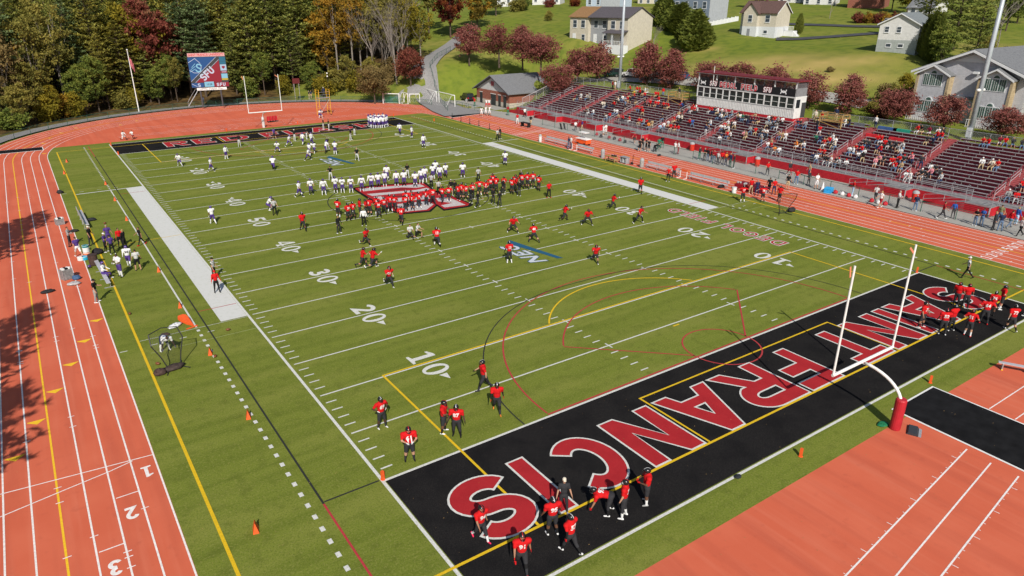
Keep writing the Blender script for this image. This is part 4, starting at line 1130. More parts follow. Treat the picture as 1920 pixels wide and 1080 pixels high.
sletters('S', 1.05, 7.5, 1.7, 0.26, -18, LLB, 0.1, {'S': 1.15})
for k in range(3): panel('wing', thick([(0.15 + 0.2 * k, 7.4 + 0.42 * k), (1.3, 8.0 + 0.5 * k)], 0.1), LLB, 0.042)
panel('emblem_ring', thick([(0.1, 9.2), (1.4, 10.0), (1.7, 9.6)] + arc2(1.35, 8.4, 1.0, 1.25, 55, -75, 12) + [(0.9, 7.2), (0.1, 7.75)], 0.09), LWH, 0.045)
for v0, v1, m in ((9.35, 10.2, LTEAL), (8.75, 9.3, LTEAL), (7.5, 8.7, LPALE), (7.0, 7.45, LRED), (6.0, 6.9, LLB), (5.6, 6.0, LYEL)):
    panel('side_panel', [(5.95, v0), (SW - 0.08, v0), (SW - 0.08, v1), (5.95, v1)], m, 0.036)
panel('side_stripe', [(6.1, 7.16), (SW - 0.2, 7.16), (SW - 0.2, 7.28), (6.1, 7.28)], LWH, 0.040)
panel('shield', [(6.25, 8.4), (6.85, 8.4), (6.85, 8.1), (6.55, 7.8), (6.25, 8.1)], LRED, 0.040)
panel('score_left', [(0.05, 4.35), (2.35, 4.35), (2.35, 5.2), (0.05, 5.2)], LBLUE, 0.036); panel('clock_panel', [(2.5, 4.4), (4.3, 4.4), (4.3, 5.4), (2.5, 5.4)], LLB, 0.036); panel('score_right', [(4.35, 4.35), (SW - 0.06, 4.35), (SW - 0.06, 5.2), (4.35, 5.2)], LRED, 0.036)
sletters('SFU', 4.75, 4.45, 0.66, 0.15, 0, LWH, 0.13, {'S': 0.5, 'F': 0.45, 'U': 0.5}, sk=0.1)
sletters('S', 1.2, 4.42, 0.7, 0.14, 0, LWH, 0.1, {'S': 0.55}); panel('wing', thick([(0.15, 5.05), (1.1, 4.5)], 0.09), LWH, 0.04)
TXT = {}
def text_mesh(body, size=1.0, bold=0.0):
    k = (body, size, bold)
    if k not in TXT:
        c = bpy.data.curves.new('text', 'FONT'); c.body = body; c.size = size; c.align_x = 'CENTER'; c.align_y = 'CENTER'; c.offset = bold; c.resolution_u = 3
        o = bpy.data.objects.new('text', c); col.objects.link(o); bpy.context.view_layer.update()
        me = bpy.data.meshes.new_from_object(o.evaluated_get(bpy.context.evaluated_depsgraph_get()))
        bpy.data.objects.remove(o); TXT[k] = me
    return TXT[k]
def wall_text(body, parent, loc, size, m, rot=(PI / 2, 0, 0), bold=0.0, sx=1.0, name='lettering'):
    me = text_mesh(body, size, bold).copy(); me.materials.clear(); me.materials.append(m)
    o = link(name, me, parent, loc); o.rotation_euler = rot; o.scale = (sx, 1, 1); return o
wall_text('10:28', scr, (3.4, -0.044, 4.85), 0.5, LGREY, bold=0.01)
top = MB().bb(0.1, SW - 0.1, 0.1, 0.3, 10.3, 10.98).build('header_sign', mat('header_pale', (0.55, 0.32, 0.32), 0.6), sb)
wall_text('SAINT FRANCIS UNIVERSITY', top, (SW / 2, 0.09, 10.63), 0.62, mat('header_red', (0.45, 0.04, 0.05), 0.6), bold=0.015, sx=0.86)
ad = MB().bb(0.9, SW - 0.6, -0.02, 0.2, 3.72, 4.22).build('sponsor_sign', WHITE, sb)
wall_text('UPMC Health Plan', ad, (SW / 2 + 0.1, -0.03, 3.97), 0.52, mat('sign_grey', (0.06, 0.05, 0.07), 0.6), sx=1.15)
m = MB(); m.tube([(1.4, 0.3, 4.2), (-1.2, 0.3, 0.6)], 0.05, 6); m.tube([(1.4, 1.0, 4.2), (-1.2, 1.0, 0.6)], 0.05, 6)
for k in range(9): m.bb(1.1 - k * 0.28 - 0.1, 1.1 - k * 0.28 + 0.1, 0.3, 1.0, 3.75 - k * 0.385, 3.8 - k * 0.385)
m.tube([(1.4, 0.3, 5.1), (-1.2, 0.3, 1.5), (-1.2, 0.3, 0.5)], 0.03, 6); m.build('stairs', STEEL, sb)

# ------------------------------------------------------------------ poles
def flagpole():
    t = thing('flag_pole', 'tall white flag pole with flag at half height by the far left bend', 'flag pole', (9.3, 135.7, 0))
    MB().cyl((0, 0, 0), (0, 0, 11.8), 0.11, 0.06, n=10).build('pole', WHITE, t); MB().ell((0, 0, 11.9), (0.14, 0.14, 0.14), 8, 6).build('finial', WHITE, t)
    vs = []; n = 8
    for i in range(n + 1):
        for k in (0, 1): vs.append((0.1 + 0.07 * i, 0.12 * math.sin(i * 1.1), (10.6 if k else 8.9) - 0.16 * i))
    f = MB(); f.add(vs, [(2 * i, 2 * i + 2, 2 * i + 3, 2 * i + 1) for i in range(n)]); o = f.build('flag', mat_lines('flag_stripes', (0.40, 0.12, 0.14), 2, 0.24, 0, 0.5, dark=1.9), t)
    s = o.modifiers.new('s', 'SOLIDIFY'); s.thickness = 0.02
flagpole()
def floodpole(label, x, y, z):
    t = thing('floodlight_pole', label, 'light pole', (x, y, z))
    MB().cyl((0, 0, -0.5), (0, 0, 24), 0.33, 0.19, n=14).build('shaft', mat('pole_grey', (0.42, 0.46, 0.50), 0.5, 0.08, 2, metal=0.2), t, smooth=True)
    MB().lathe([(0.6, -0.5), (0.6, 0.1), (0.35, 0.2)], n=12).build('footing', CONC, t)
    for zz in (7.0, 6.95):
        pass
    for s in (-1, 1):
        h = MB().ell((s * 0.55 - 0.2, -0.1, 6.2), (0.32, 0.26, 0.2), 10, 6).build('loudspeaker', WHITE, t)
        MB().cyl((0, 0, 6.3), (s * 0.4 - 0.2, -0.1, 6.25), 0.04).build('bracket', STEEL, h)
    MB().bb(-0.45, -0.3, -0.3, 0.3, 0.4, 1.6).build('electric_box', mat('box_grey', (0.55, 0.57, 0.6), 0.5), t)
    for k in range(3):
        bar = MB().bb(-0.15, 0.15, -2.2, 2.2, 22.4 + k * 0.6, 22.5 + k * 0.6).build('cross_arm', STEEL, t)
        for i in range(5): MB().bb(-0.5, -0.15, -2.0 + i * 0.98 - 0.22, -2.0 + i * 0.98 + 0.22, 22.2 + k * 0.6, 22.65 + k * 0.6).build('lamp_head', STEEL, bar)
floodpole('tall grey floodlight pole behind the far part of the stand', 88, 80.0, 4.7)
floodpole('tall grey floodlight pole in front of the grey building at right', 88, 15.05, 4.7)
# ------------------------------------------------------------------ houses up the hill
WIN_F = mat('window_frame_white', (0.66, 0.67, 0.68), 0.6)
WGL = mat('window_glass', (0.05, 0.065, 0.08), 0.15, 0.3, 2, spec=0.6)
def frame(pl, pr, Dl, Dr):
    "ground line of a facade between two photo pixels; returns origin, angle, length"
    a, b = atD(pl[0], pl[1], Dl), atD(pr[0], pr[1], Dr)
    return Vector((a[0], a[1], min(a[2], b[2]))), math.atan2(b[1] - a[1], b[0] - a[0]), math.hypot(b[0] - a[0], b[1] - a[1])
def window(par, x, z, w, h, y=0.0, axis='y', sill=True, split=True):
    "axis y: on the facade y = const looking to -y; axis x: on the end wall x = const looking to +x"
    def B(u0, u1, d0, d1, z0, z1): return MB().bb(u0, u1, y - d1, y - d0, z0, z1) if axis == 'y' else MB().bb(y + d0, y + d1, u0, u1, z0, z1)
    o = B(x - w / 2 - 0.09, x + w / 2 + 0.09, 0.0, 0.05, z - 0.09, z + h + 0.09).build('window', WIN_F, par)
    if split:
        B(x - w / 2, x + w / 2, 0.05, 0.065, z, z + h / 2 - 0.03).build('pane', WGL, o); B(x - w / 2, x + w / 2, 0.05, 0.065, z + h / 2 + 0.03, z + h).build('pane', WGL, o)
    else: B(x - w / 2, x + w / 2, 0.05, 0.065, z, z + h).build('pane', WGL, o)
    if sill: B(x - w / 2 - 0.12, x + w / 2 + 0.12, 0.05, 0.12, z - 0.14, z - 0.09).build('sill', WIN_F, o)
    return o
def gable_house(name, label, pl, pr, Dl, Dr, depth, wallh, roofh, wallm, roofm, ridge='x', over=0.35, cat='house', base=0.0, basem=None, x1=None):
    o, ang, L = frame(pl, pr, Dl, Dr)
    L = x1 or L
    t = thing(name, label, cat, o, ang)
    if base: MB().bb(0, L, 0, depth, -2.5, base).build('basement_wall', basem, t)
    MB().bb(0.02, L - 0.02, 0.02, depth - 0.02, base - (0 if base else 2.5), wallh).build('wall', wallm, t)
    if ridge == 'x':
        ym = depth / 2
        MB().prism([(0.02, wallh), (depth - 0.02, wallh), (ym, wallh + roofh)], 'x', 0.03, L - 0.03).build('gable', wallm, t)
        k = roofh / ym
        for s in (0, 1):
            ye = -over if s == 0 else depth + over
            MB().prism([(ye, wallh - over * k), (ym, wallh + roofh), (ym, wallh + roofh + 0.16), (ye, wallh - over * k + 0.16)], 'x', -over, L + over).build('roof', roofm, t)
        for xx in (-over - 0.03, L + over - 0.02):
            MB().prism([(-over, wallh - over * k - 0.1), (ym, wallh + roofh - 0.1), (depth + over, wallh - over * k - 0.1), (depth + over, wallh - over * k + 0.1), (ym, wallh + roofh + 0.1), (-over, wallh - over * k + 0.1)], 'x', xx, xx + 0.05).build('barge_board', WIN_F, t)
    else:
        xm = L / 2; k = roofh / xm
        MB().prism([(0.02, wallh), (L - 0.02, wallh), (xm, wallh + roofh)], 'y', 0.03, depth - 0.03).build('gable', wallm, t)
        for s in (0, 1):
            xe = -over if s == 0 else L + over
            MB().prism([(xe, wallh - over * k), (xm, wallh + roofh), (xm, wallh + roofh + 0.16), (xe, wallh - over * k + 0.16)], 'y', -over, depth + over).build('roof', roofm, t)
        MB().prism([(-over, wallh - over * k - 0.1), (xm, wallh + roofh - 0.1), (L + over, wallh - over * k - 0.1), (L + over, wallh - over * k + 0.08), (xm, wallh + roofh + 0.08), (-over, wallh - over * k + 0.08)], 'y', -over - 0.06, -over - 0.01).build('barge_board', WIN_F, t)
    return t, L
BEIGE = mat_lines('beige_siding', (0.52, 0.475, 0.39), 2, 0.2)
GREYS = mat_lines('grey_siding', (0.30, 0.31, 0.33), 2, 0.2)
BLUEG = mat_lines('blue_grey_siding', (0.17, 0.21, 0.27), 2, 0.2)
PALEB = mat_lines('pale_blue_siding', (0.42, 0.50, 0.60), 2, 0.2)
LGREYS = mat_lines('light_grey_siding', (0.38, 0.40, 0.43), 2, 0.2)
WSID = mat_lines('white_siding', (0.62, 0.62, 0.61), 2, 0.2)
BRNR = mat('brown_shingles', (0.105, 0.062, 0.055), 0.9, 0.25, 5)
TANR = mat('tan_shingles', (0.24, 0.135, 0.06), 0.9, 0.25, 5)
DRKR = mat('dark_shingles', (0.085, 0.075, 0.085), 0.9, 0.25, 5)
# row of three townhouses
o, ang, L = frame((1068, 74), (1175, 85), 183, 172)
th = thing('townhouse_row', 'row of three beige and grey two-storey townhouses on the hill', 'house', o, ang)
dp, wh, rh = 9.5, 5.9, 2.1
u = L / 3
for i, (m, rm) in enumerate(((BEIGE, TANR), (GREYS, TANR), (BEIGE, DRKR))):
    f = 0.0 if i != 1 else 0.9
    MB().bb(i * u + 0.01, (i + 1) * u - 0.01, f, dp, -2.5, wh).build('wall', m, th)
    k = rh / (dp / 2)
    rm2 = (TANR, TANR if False else DRKR, DRKR)[i]
    MB().prism([(-0.4, wh - 0.4 * k), (dp / 2, wh + rh), (dp / 2, wh + rh + 0.16), (-0.4, wh - 0.4 * k + 0.16)], 'x', i * u - (0.3 if i == 0 else 0), (i + 1) * u + (0.3 if i == 2 else 0)).build('roof', rm2, th)
    MB().prism([(dp + 0.4, wh - 0.4 * k), (dp / 2, wh + rh), (dp / 2, wh + rh + 0.16), (dp + 0.4, wh - 0.4 * k + 0.16)], 'x', i * u - (0.3 if i == 0 else 0), (i + 1) * u + (0.3 if i == 2 else 0)).build('roof', rm2, th)
    for xx in (0.28, 0.72): window(th, (i + xx) * u, 3.5, 1.1, 1.6, f)
    window(th, (i + 0.75) * u, 0.5, 0.9, 1.4, f)
    d = MB().bb((i + 0.25) * u - 0.5, (i + 0.25) * u + 0.5, f - 0.06, f, 0.05, 2.1).build('door', WIN_F, th)
    MB().ell(((i + 0.25) * u + 0.35, f - 0.09, 1.05), (0.05, 0.05, 0.05), 6, 4).build('handle', BLACK, d)
MB().prism([(0.02, wh), (dp - 0.02, wh), (dp / 2, wh + rh)], 'x', L - 0.2, L - 0.01).build('gable', BEIGE, th)
m = MB()
m.bb(2 * u + 0.2, 3 * u + 0.4, -2.0, -0.05, -2.0, -0.05); m.build('porch_deck', WIN_F, th)
pr = MB()
pr.prism([(-2.2, 2.5), (0.0, 3.1), (0.0, 3.2), (-2.2, 2.6)], 'x', 2 * u + 0.1, 3 * u + 0.3); pr.build('porch_roof', DRKR, th)
for xx in (2 * u + 0.3, 2.5 * u, 3 * u + 0.1): MB().bb(xx, xx + 0.12, -2.0, -1.88, -0.05, 2.55).build('porch_post', WIN_F, th)
r = MB()
for k in range(14): r.bb(2 * u + 0.3 + k * (u - 0.1) / 13 - 0.03, 2 * u + 0.3 + k * (u - 0.1) / 13 + 0.03, -1.96, -1.92, -0.05, 0.85)
r.bb(2 * u + 0.3, 3 * u + 0.2, -1.97, -1.91, 0.85, 0.93); r.build('porch_rail', WIN_F, th)
# beige house with brown roof
h4, L4 = gable_house('hill_house', 'beige house with brown roof, white lower storey and garage door', (1386, 63), (1451, 71), 182, 178, 6.6, 5.3, 2.3, BEIGE, BRNR, base=2.3, basem=mat('white_basement', (0.56, 0.58, 0.60), 0.7, 0.08, 3))
MB().bb(1.1, 4.6, -1.0, 0.0, -2.5, 2.3).build('wing_basement', MATS['white_basement'], h4)
MB().bb(1.12, 4.58, -0.98, 0.0, 2.3, 5.3).build('wing_wall', BEIGE, h4)
MB().prism([(1.12, 5.3), (4.58, 5.3), (2.85, 7.2)], 'y', -0.96, 2.0).build('wing_gable', BEIGE, h4)
for s in (0, 1):
    xe = 0.75 if s == 0 else 4.95
    MB().prism([(xe, 4.9), (2.85, 7.25), (2.85, 7.41), (xe, 5.06)], 'y', -1.3, 3.2).build('wing_roof', BRNR, h4)
window(h4, 2.85, 3.3, 0.9, 1.4, -0.98); window(h4, 6.6, 3.3, 1.0, 1.4, 0.0); window(h4, 6.4, 0.9, 0.8, 0.6, 0.0, split=False)
MB().bb(2.4, 3.1, -1.05, -1.0, -0.2, 1.8).build('door', mat('grey_door', (0.22, 0.23, 0.25), 0.6), h4)
gd = MB().bb(L4 - 0.01, L4 + 0.05, 1.0, 3.6, -0.4, 1.9).build('garage_door', mat('garage_white', (0.60, 0.61, 0.62), 0.6), h4)
for k in range(4): MB().bb(L4 + 0.05, L4 + 0.07, 1.05, 3.55, -0.3 + k * 0.55, 0.15 + k * 0.55).build('panel', MATS['garage_white'], gd)
m = MB(); m.bb(L4 + 0.05, L4 + 2.2, 4.2, 6.4, -2, 1.4); m.build('side_deck', WIN_F, h4)
m = MB()
for k in range(8): m.bb(L4 + 0.1 + k * 0.3, L4 + 0.18 + k * 0.3, 4.1, 4.16, 1.4, 2.3)
m.bb(L4, L4 + 2.3, 4.09, 4.17, 2.3, 2.38)
for k in range(6): m.bb(L4 + 2.2 + k * 0.3, L4 + 2.5 + k * 0.3, 4.3, 5.3, -1.5, 1.2 - k * 0.25)
m.build('deck_rail', WIN_F, h4)
MB().bb(4.0, 4.5, 3.0, 3.5, 6.8, 8.1).build('chimney', mat('roof_vent', (0.12, 0.06, 0.05), 0.8), h4)
# white gabled house
h5, L5 = gable_house('hill_house', 'small white gabled house in dappled shade beside the columnar evergreens', (1641, 96), (1715, 102), 152, 150, 9.0, 5.0, 1.75, WSID, mat('blue_grey_shingles', (0.17, 0.19, 0.20), 0.9, 0.2, 4), ridge='y', base=2.3, basem=mat_lines('grey_base_siding', (0.34, 0.37, 0.36), 2, 0.2))
for x in (1.8, 4.6, 7.4):
    if x < L5 - 0.6: window(h5, x * L5 / 9.2, 3.6, 0.65, 0.9, 0.0)
for x in (2.8, 5.6): window(h5, x * L5 / 9.2, 1.1, 0.8, 0.5, 0.0, split=False)
# dark blue-grey terrace with pale gable end, white vinyl fence
h3, L3 = gable_house('terrace_house', 'blue-grey two-storey terrace with pale gable end behind the hedge', (1226, 45), (1327, 47), 214, 205, 9.5, 7.0, 2.6, BLUEG, DRKR)
MB().bb(L3, L3 + 0.08, 0.02, 9.48, -3, 7.0).build('end_wall', LGREYS, h3); MB().prism([(0.02, 7.0), (9.48, 7.0), (4.75, 9.5)], 'x', L3, L3 + 0.08).build('end_gable', LGREYS, h3)
for k in range(6): window(h3, 1.5 + k * (L3 - 3) / 5, 4.2, 1.0, 1.6, 0.0)
bal = MB(); bal.bb(L3 - 3.0, L3 - 0.8, -1.0, 0, 1.1, 1.25); bal.bb(L3 - 3.0, L3 - 0.8, -1.0, -0.95, 1.25, 2.2); bal.build('balcony', WIN_F, h3)
MB().bb(L3 + 0.08, L3 + 0.12, 0.0, 9.5, -3, 0.8).build('pale_base', WIN_F, h3)
# white panel fence stepping up to the beige house
vf = thing('vinyl_fence', 'white vinyl panel fence between the terrace and the beige house', 'fence')
for i in range(9):
    f0, f1 = i / 9, (i + 1) / 9
    pa = atD(1322 + 62 * f0, 57 - 13 * f0 , 198 + 14 * f0); pb_ = atD(1322 + 62 * f1, 57 - 13 * f1, 198 + 14 * f1)
    z = (pa[2] + pb_[2]) / 2
    c = ((pa[0] + pb_[0]) / 2, (pa[1] + pb_[1]) / 2, z + 0.9); L = math.hypot(pb_[0] - pa[0], pb_[1] - pa[1])
    MB().box(c, (L - 0.16, 0.05, 1.9), math.atan2(pb_[1] - pa[1], pb_[0] - pa[0])).build('panel', WIN_F, vf)
    MB().box((pa[0], pa[1], z + 0.9), (0.15, 0.15, 2.1)).build('post', WIN_F, vf)
# pale blue house behind the townhouses
h2, L2 = gable_house('hill_house', 'pale blue house behind the townhouse row', (1098, 26), (1160, 28), 235, 230, 9, 5.0, 2.6, PALEB, DRKR)
for k in range(4): window(h2, 1.3 + k * (L2 - 2.6) / 3, 2.9, 0.9, 1.3, 0.0)
MB().bb(L2 * 0.45, L2 + 0.2, -0.15, -0.02, -2.5, 5.2).build('pale_wing', LGREYS, h2)
# houses along the top edge
for nm, lb, pl, pr, D, wm, rm, wh_ in (('hill_house', 'white house at the top edge behind the lawn, left of the blue house', (998, 9), (1050, 10), 262, WSID, DRKR, 5.0), ('hill_house', 'white house with dark gable at the top edge near the big autumn trees', (930, 8), (977, 10), 262, WSID, DRKR, 5.0),
        ('hill_house', 'beige house peeking over the terrace at the top edge', (1195, 12), (1235, 12), 262, BEIGE, BRNR, 4.6), ('hill_house', 'white house with red roof at the top edge right of the beige house', (1458, 7), (1500, 8), 270, WSID, mat('red_shingles', (0.30, 0.05, 0.05), 0.8), 3.4),
        ('hill_house', 'long white house at the top edge beside parked cars', (1505, 13), (1562, 14), 262, WSID, DRKR, 4.2), ('brick_house', 'red brick house at the top edge above the orange hedge', (1588, 15), (1655, 16), 250, BRICK, DRKR, 6.0), ('shed', 'grey roofed garage half hidden by the dark spruce', (1700, 32), (1748, 32), 205, WSID, SHING, 2.2)):
    h, L = gable_house(nm, lb, pl, pr, D, D - 2, 8.5, wh_, 2.4, wm, rm)
    for k in range(3): window(h, 1.2 + k * (L - 2.4) / 2, 1.1 if wh_ < 5.5 else 2.9, 0.9, 1.3, 0.0)

# ------------------------------------------------------------------ grey two-storey hall at right
ch = thing('hall_building', 'grey sided hall with gabled bays and stone pilasters behind the stand', 'building')
CH = mat_lines('hall_siding', (0.46, 0.46, 0.49), 2, 0.22, 0.4)
CX, CY0, CY1, CZ, CE, CA = 97.0, 13.4, 27.4, 4.6, 12.0, 14.9
ym = (CY0 + CY1) / 2
MB().bb(CX, CX + 26, CY0, CY1, CZ, CE).build('wall', CH, ch)
MB().prism([(CY0, CE), (CY1, CE), (ym, CA - 0.15)], 'x', CX, CX + 0.2).build('gable', CH, ch)
k = (CA - CE) / (ym - CY0)
for s in (0, 1):
    ye = CY0 - 0.7 if s == 0 else CY1 + 0.7
    MB().prism([(ye, CE - 0.7 * k), (ym, CA), (ym, CA + 0.2), (ye, CE - 0.7 * k + 0.2)], 'x', CX - 0.9, CX + 26.5).build('roof', SHING, ch)
MB().prism([(CY0 - 0.7, CE - 0.7 * k - 0.2), (ym, CA - 0.2), (CY1 + 0.7, CE - 0.7 * k - 0.2), (CY1 + 0.7, CE - 0.7 * k + 0.1), (ym, CA + 0.1), (CY0 - 0.7, CE - 0.7 * k + 0.1)], 'x', CX - 0.98, CX - 0.9).build('barge_board', WIN_F, ch)
MB().prism([(ym - 2.6, CA - 1.5), (ym + 2.6, CA - 1.5), (ym, CA - 0.45)], 'x', CX - 0.06, CX).build('white_gable_panel', WIN_F, ch)
STONE = mat_brick('stone', (0.42, 0.33, 0.20), (0.33, 0.25, 0.15), (0.25, 0.20, 0.13), 0.9)
CURT = mat('curtain_glass', (0.055, 0.10, 0.085), 0.2, 0.35, 4, spec=0.5)
def palladian(yc, z, x):
    o = MB().bb(x - 0.06, x, yc - 1.32, yc + 1.32, z - 0.1, z + 1.55).build('window', WIN_F, ch)
    for i in (-1, 0, 1):
        p = MB().bb(x - 0.08, x - 0.06, yc + i * 0.86 - 0.37, yc + i * 0.86 + 0.37, z, z + 1.45).build('pane', CURT, o)
        for q in (-0.12, 0.12): MB().bb(x - 0.095, x - 0.08, yc + i * 0.86 + q - 0.015, yc + i * 0.86 + q + 0.015, z, z + 1.45).build('muntin', WIN_F, o)
    lp = arc2(yc, z + 1.5, 0.52, 0.52, 0, 180, 14); MB().prism(lp, 'x', x - 0.07, x).build('arch_frame', WIN_F, o)
    lp = arc2(yc, z + 1.58, 0.36, 0.36, 0, 180, 14); MB().prism(lp, 'x', x - 0.085, x - 0.07).build('arch_pane', CURT, o)
for y0, y1 in ((22.75, 26.75), (14.9, 18.6)):
    bx = CX - 1.1; yc = (y0 + y1) / 2
    MB().bb(bx, CX + 0.01, y0, y1, CZ, CE - 0.3).build('bay_wall', CH, ch)
    MB().prism([(y0, CE - 0.3), (y1, CE - 0.3), (yc, CE + 0.75)], 'x', bx + 0.01, CX + 0.6).build('bay_gable', WIN_F, ch)
    kk = 1.05 / ((y1 - y0) / 2)
    for s in (0, 1):
        ye = y0 - 0.45 if s == 0 else y1 + 0.45
        MB().prism([(ye, CE - 0.3 - 0.45 * kk), (yc, CE + 0.78), (yc, CE + 0.93), (ye, CE - 0.15 - 0.45 * kk)], 'x', bx - 0.5, CX + 1.2).build('bay_roof', SHING, ch)
    MB().prism([(y0 - 0.45, CE - 0.42 - 0.45 * kk), (yc, CE + 0.66), (y1 + 0.45, CE - 0.42 - 0.45 * kk), (y1 + 0.45, CE - 0.2 - 0.45 * kk), (yc, CE + 0.88), (y0 - 0.45, CE - 0.2 - 0.45 * kk)], 'x', bx - 0.57, bx - 0.5).build('bay_barge_board', WIN_F, ch)
    palladian(yc, 10.1, bx); palladian(yc, 6.5, bx)
    for yy in (y0 - 0.28, y1 - 0.05):
        MB().bb(bx - 0.12, CX + 0.02, yy, yy + 0.34, CZ, CE - 0.4).build('stone_pilaster', STONE, ch)
    pb2 = MB().bb(bx - 1.2, bx - 0.13, y0 - 0.2, y1 + 0.2, CZ, 5.35).build('porch', CONC, ch)
    m = MB()
    for i in range(16): m.bb(bx - 1.16, bx - 1.11, y0 - 0.1 + i * (y1 - y0 + 0.2) / 15 - 0.02, y0 - 0.1 + i * (y1 - y0 + 0.2) / 15 + 0.02, 5.35, 6.2)
    m.bb(bx - 1.18, bx - 1.09, y0 - 0.15, y1 + 0.15, 6.2, 6.28); m.build('railing', WIN_F, pb2)
    MB().bb(bx - 0.05, bx - 0.0, yc - 0.3, yc + 0.3, 9.2, 9.3).build('trim_band', WIN_F, ch) if False else None
MB().bb(CX - 0.5, CX - 0.02, 18.95, 22.4, 8.6, 8.9).build('entry_canopy', SHING, ch)
for yy in (CY0 - 1.0, CY0 - 2.2): MB().bb(CX - 0.1, CX + 0.3, yy, yy + 0.36, CZ, CE - 0.6).build('stone_pilaster', STONE, ch)
MB().bb(CX + 0.05, CX + 20, CY0 - 8, CY0 - 0.02, CZ, 11.0).build('white_wing', WSID, ch)
MB().prism([(CY0 - 8.4, 11.0), (CY0 - 0.02, 11.0), (CY0 - 0.02, 12.4)], 'x', CX - 0.2, CX + 20).build('wing_roof', SHING, ch)
m = MB(); m.box((CX - 0.35, 19.7, 12.1), (0.35, 0.7, 0.3)); m.cyl((CX, 19.7, 12.2), (CX - 0.3, 19.7, 12.1), 0.04); m.build('wall_lamp', WIN_F, ch)
# ------------------------------------------------------------------ trees
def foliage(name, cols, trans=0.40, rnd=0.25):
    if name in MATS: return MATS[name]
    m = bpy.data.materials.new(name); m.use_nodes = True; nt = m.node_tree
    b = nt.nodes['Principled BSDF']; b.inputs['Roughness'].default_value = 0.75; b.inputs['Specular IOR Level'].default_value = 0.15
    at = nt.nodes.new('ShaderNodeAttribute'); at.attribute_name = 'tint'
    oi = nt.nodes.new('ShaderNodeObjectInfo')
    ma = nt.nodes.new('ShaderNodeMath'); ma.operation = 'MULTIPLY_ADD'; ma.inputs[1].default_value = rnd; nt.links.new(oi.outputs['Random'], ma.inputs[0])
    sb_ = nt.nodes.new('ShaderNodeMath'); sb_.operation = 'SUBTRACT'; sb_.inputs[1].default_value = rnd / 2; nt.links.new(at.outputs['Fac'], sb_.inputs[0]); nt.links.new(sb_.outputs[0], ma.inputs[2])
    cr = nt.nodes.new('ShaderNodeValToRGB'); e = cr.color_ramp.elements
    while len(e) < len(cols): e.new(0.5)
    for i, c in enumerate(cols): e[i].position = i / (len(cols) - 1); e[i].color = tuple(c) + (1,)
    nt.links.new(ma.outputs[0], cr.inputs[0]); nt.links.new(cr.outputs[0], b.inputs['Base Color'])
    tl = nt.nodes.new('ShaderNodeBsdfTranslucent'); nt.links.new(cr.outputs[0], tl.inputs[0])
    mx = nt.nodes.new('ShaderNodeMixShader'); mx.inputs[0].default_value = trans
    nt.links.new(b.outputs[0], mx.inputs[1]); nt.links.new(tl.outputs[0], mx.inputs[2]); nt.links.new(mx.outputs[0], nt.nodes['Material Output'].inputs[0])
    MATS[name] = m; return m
BARK = mat('bark_brown', (0.085, 0.062, 0.046), 0.95, 0.35, 6)
BARKG = mat('bark_grey', (0.22, 0.19, 0.165), 0.95, 0.3, 6)
F_PINE = foliage('pine_needles', [(0.100, 0.136, 0.040), (0.218, 0.260, 0.068), (0.366, 0.378, 0.094), (0.472, 0.437, 0.106)], 0.42)
F_PINB = foliage('blue_pine_needles', [(0.069, 0.112, 0.050), (0.150, 0.219, 0.094), (0.250, 0.325, 0.138), (0.338, 0.388, 0.163)], 0.4)
F_PINO = foliage('gold_pine_needles', [(0.121, 0.121, 0.033), (0.253, 0.242, 0.055), (0.396, 0.363, 0.077), (0.484, 0.418, 0.088)], 0.42)
F_OLIVE = foliage('olive_leaves', [(0.096, 0.096, 0.026), (0.192, 0.180, 0.041), (0.276, 0.240, 0.054), (0.360, 0.300, 0.072)])
F_YEL = foliage('yellow_leaves', [(0.09, 0.090, 0.014), (0.19, 0.165, 0.018), (0.29, 0.23, 0.025), (0.36, 0.28, 0.03)])
F_ORG = foliage('orange_leaves', [(0.123, 0.095, 0.020), (0.246, 0.162, 0.025), (0.403, 0.213, 0.025), (0.403, 0.291, 0.039)])
F_RED = foliage('red_leaves', [(0.07, 0.025, 0.016), (0.17, 0.045, 0.03), (0.27, 0.075, 0.055), (0.26, 0.14, 0.07)])
F_DKR = foliage('dark_red_leaves', [(0.05, 0.014, 0.010), (0.14, 0.025, 0.018), (0.22, 0.06, 0.02), (0.25, 0.13, 0.02)])
F_PLUM = foliage('plum_leaves', [(0.11, 0.055, 0.028), (0.215, 0.070, 0.055), (0.33, 0.11, 0.10), (0.38, 0.21, 0.14)], 0.4)
F_GRN = foliage('green_leaves', [(0.061, 0.088, 0.024), (0.115, 0.155, 0.030), (0.216, 0.257, 0.047), (0.297, 0.297, 0.068)])
F_TAN = foliage('tan_leaves', [(0.084, 0.066, 0.026), (0.168, 0.120, 0.048), (0.264, 0.192, 0.072), (0.312, 0.240, 0.096)])
F_ARB = foliage('arborvitae', [(0.045, 0.065, 0.014), (0.095, 0.125, 0.022), (0.16, 0.18, 0.03), (0.20, 0.21, 0.04)])
def leafmesh(name, V, F, tint):
    me = bpy.data.meshes.new(name); me.from_pydata(V, [], F)
    a = me.attributes.new('tint', 'FLOAT', 'FACE'); a.data.foreach_set('value', tint)
    me.materials.append(F_PINE); me.update(); return me
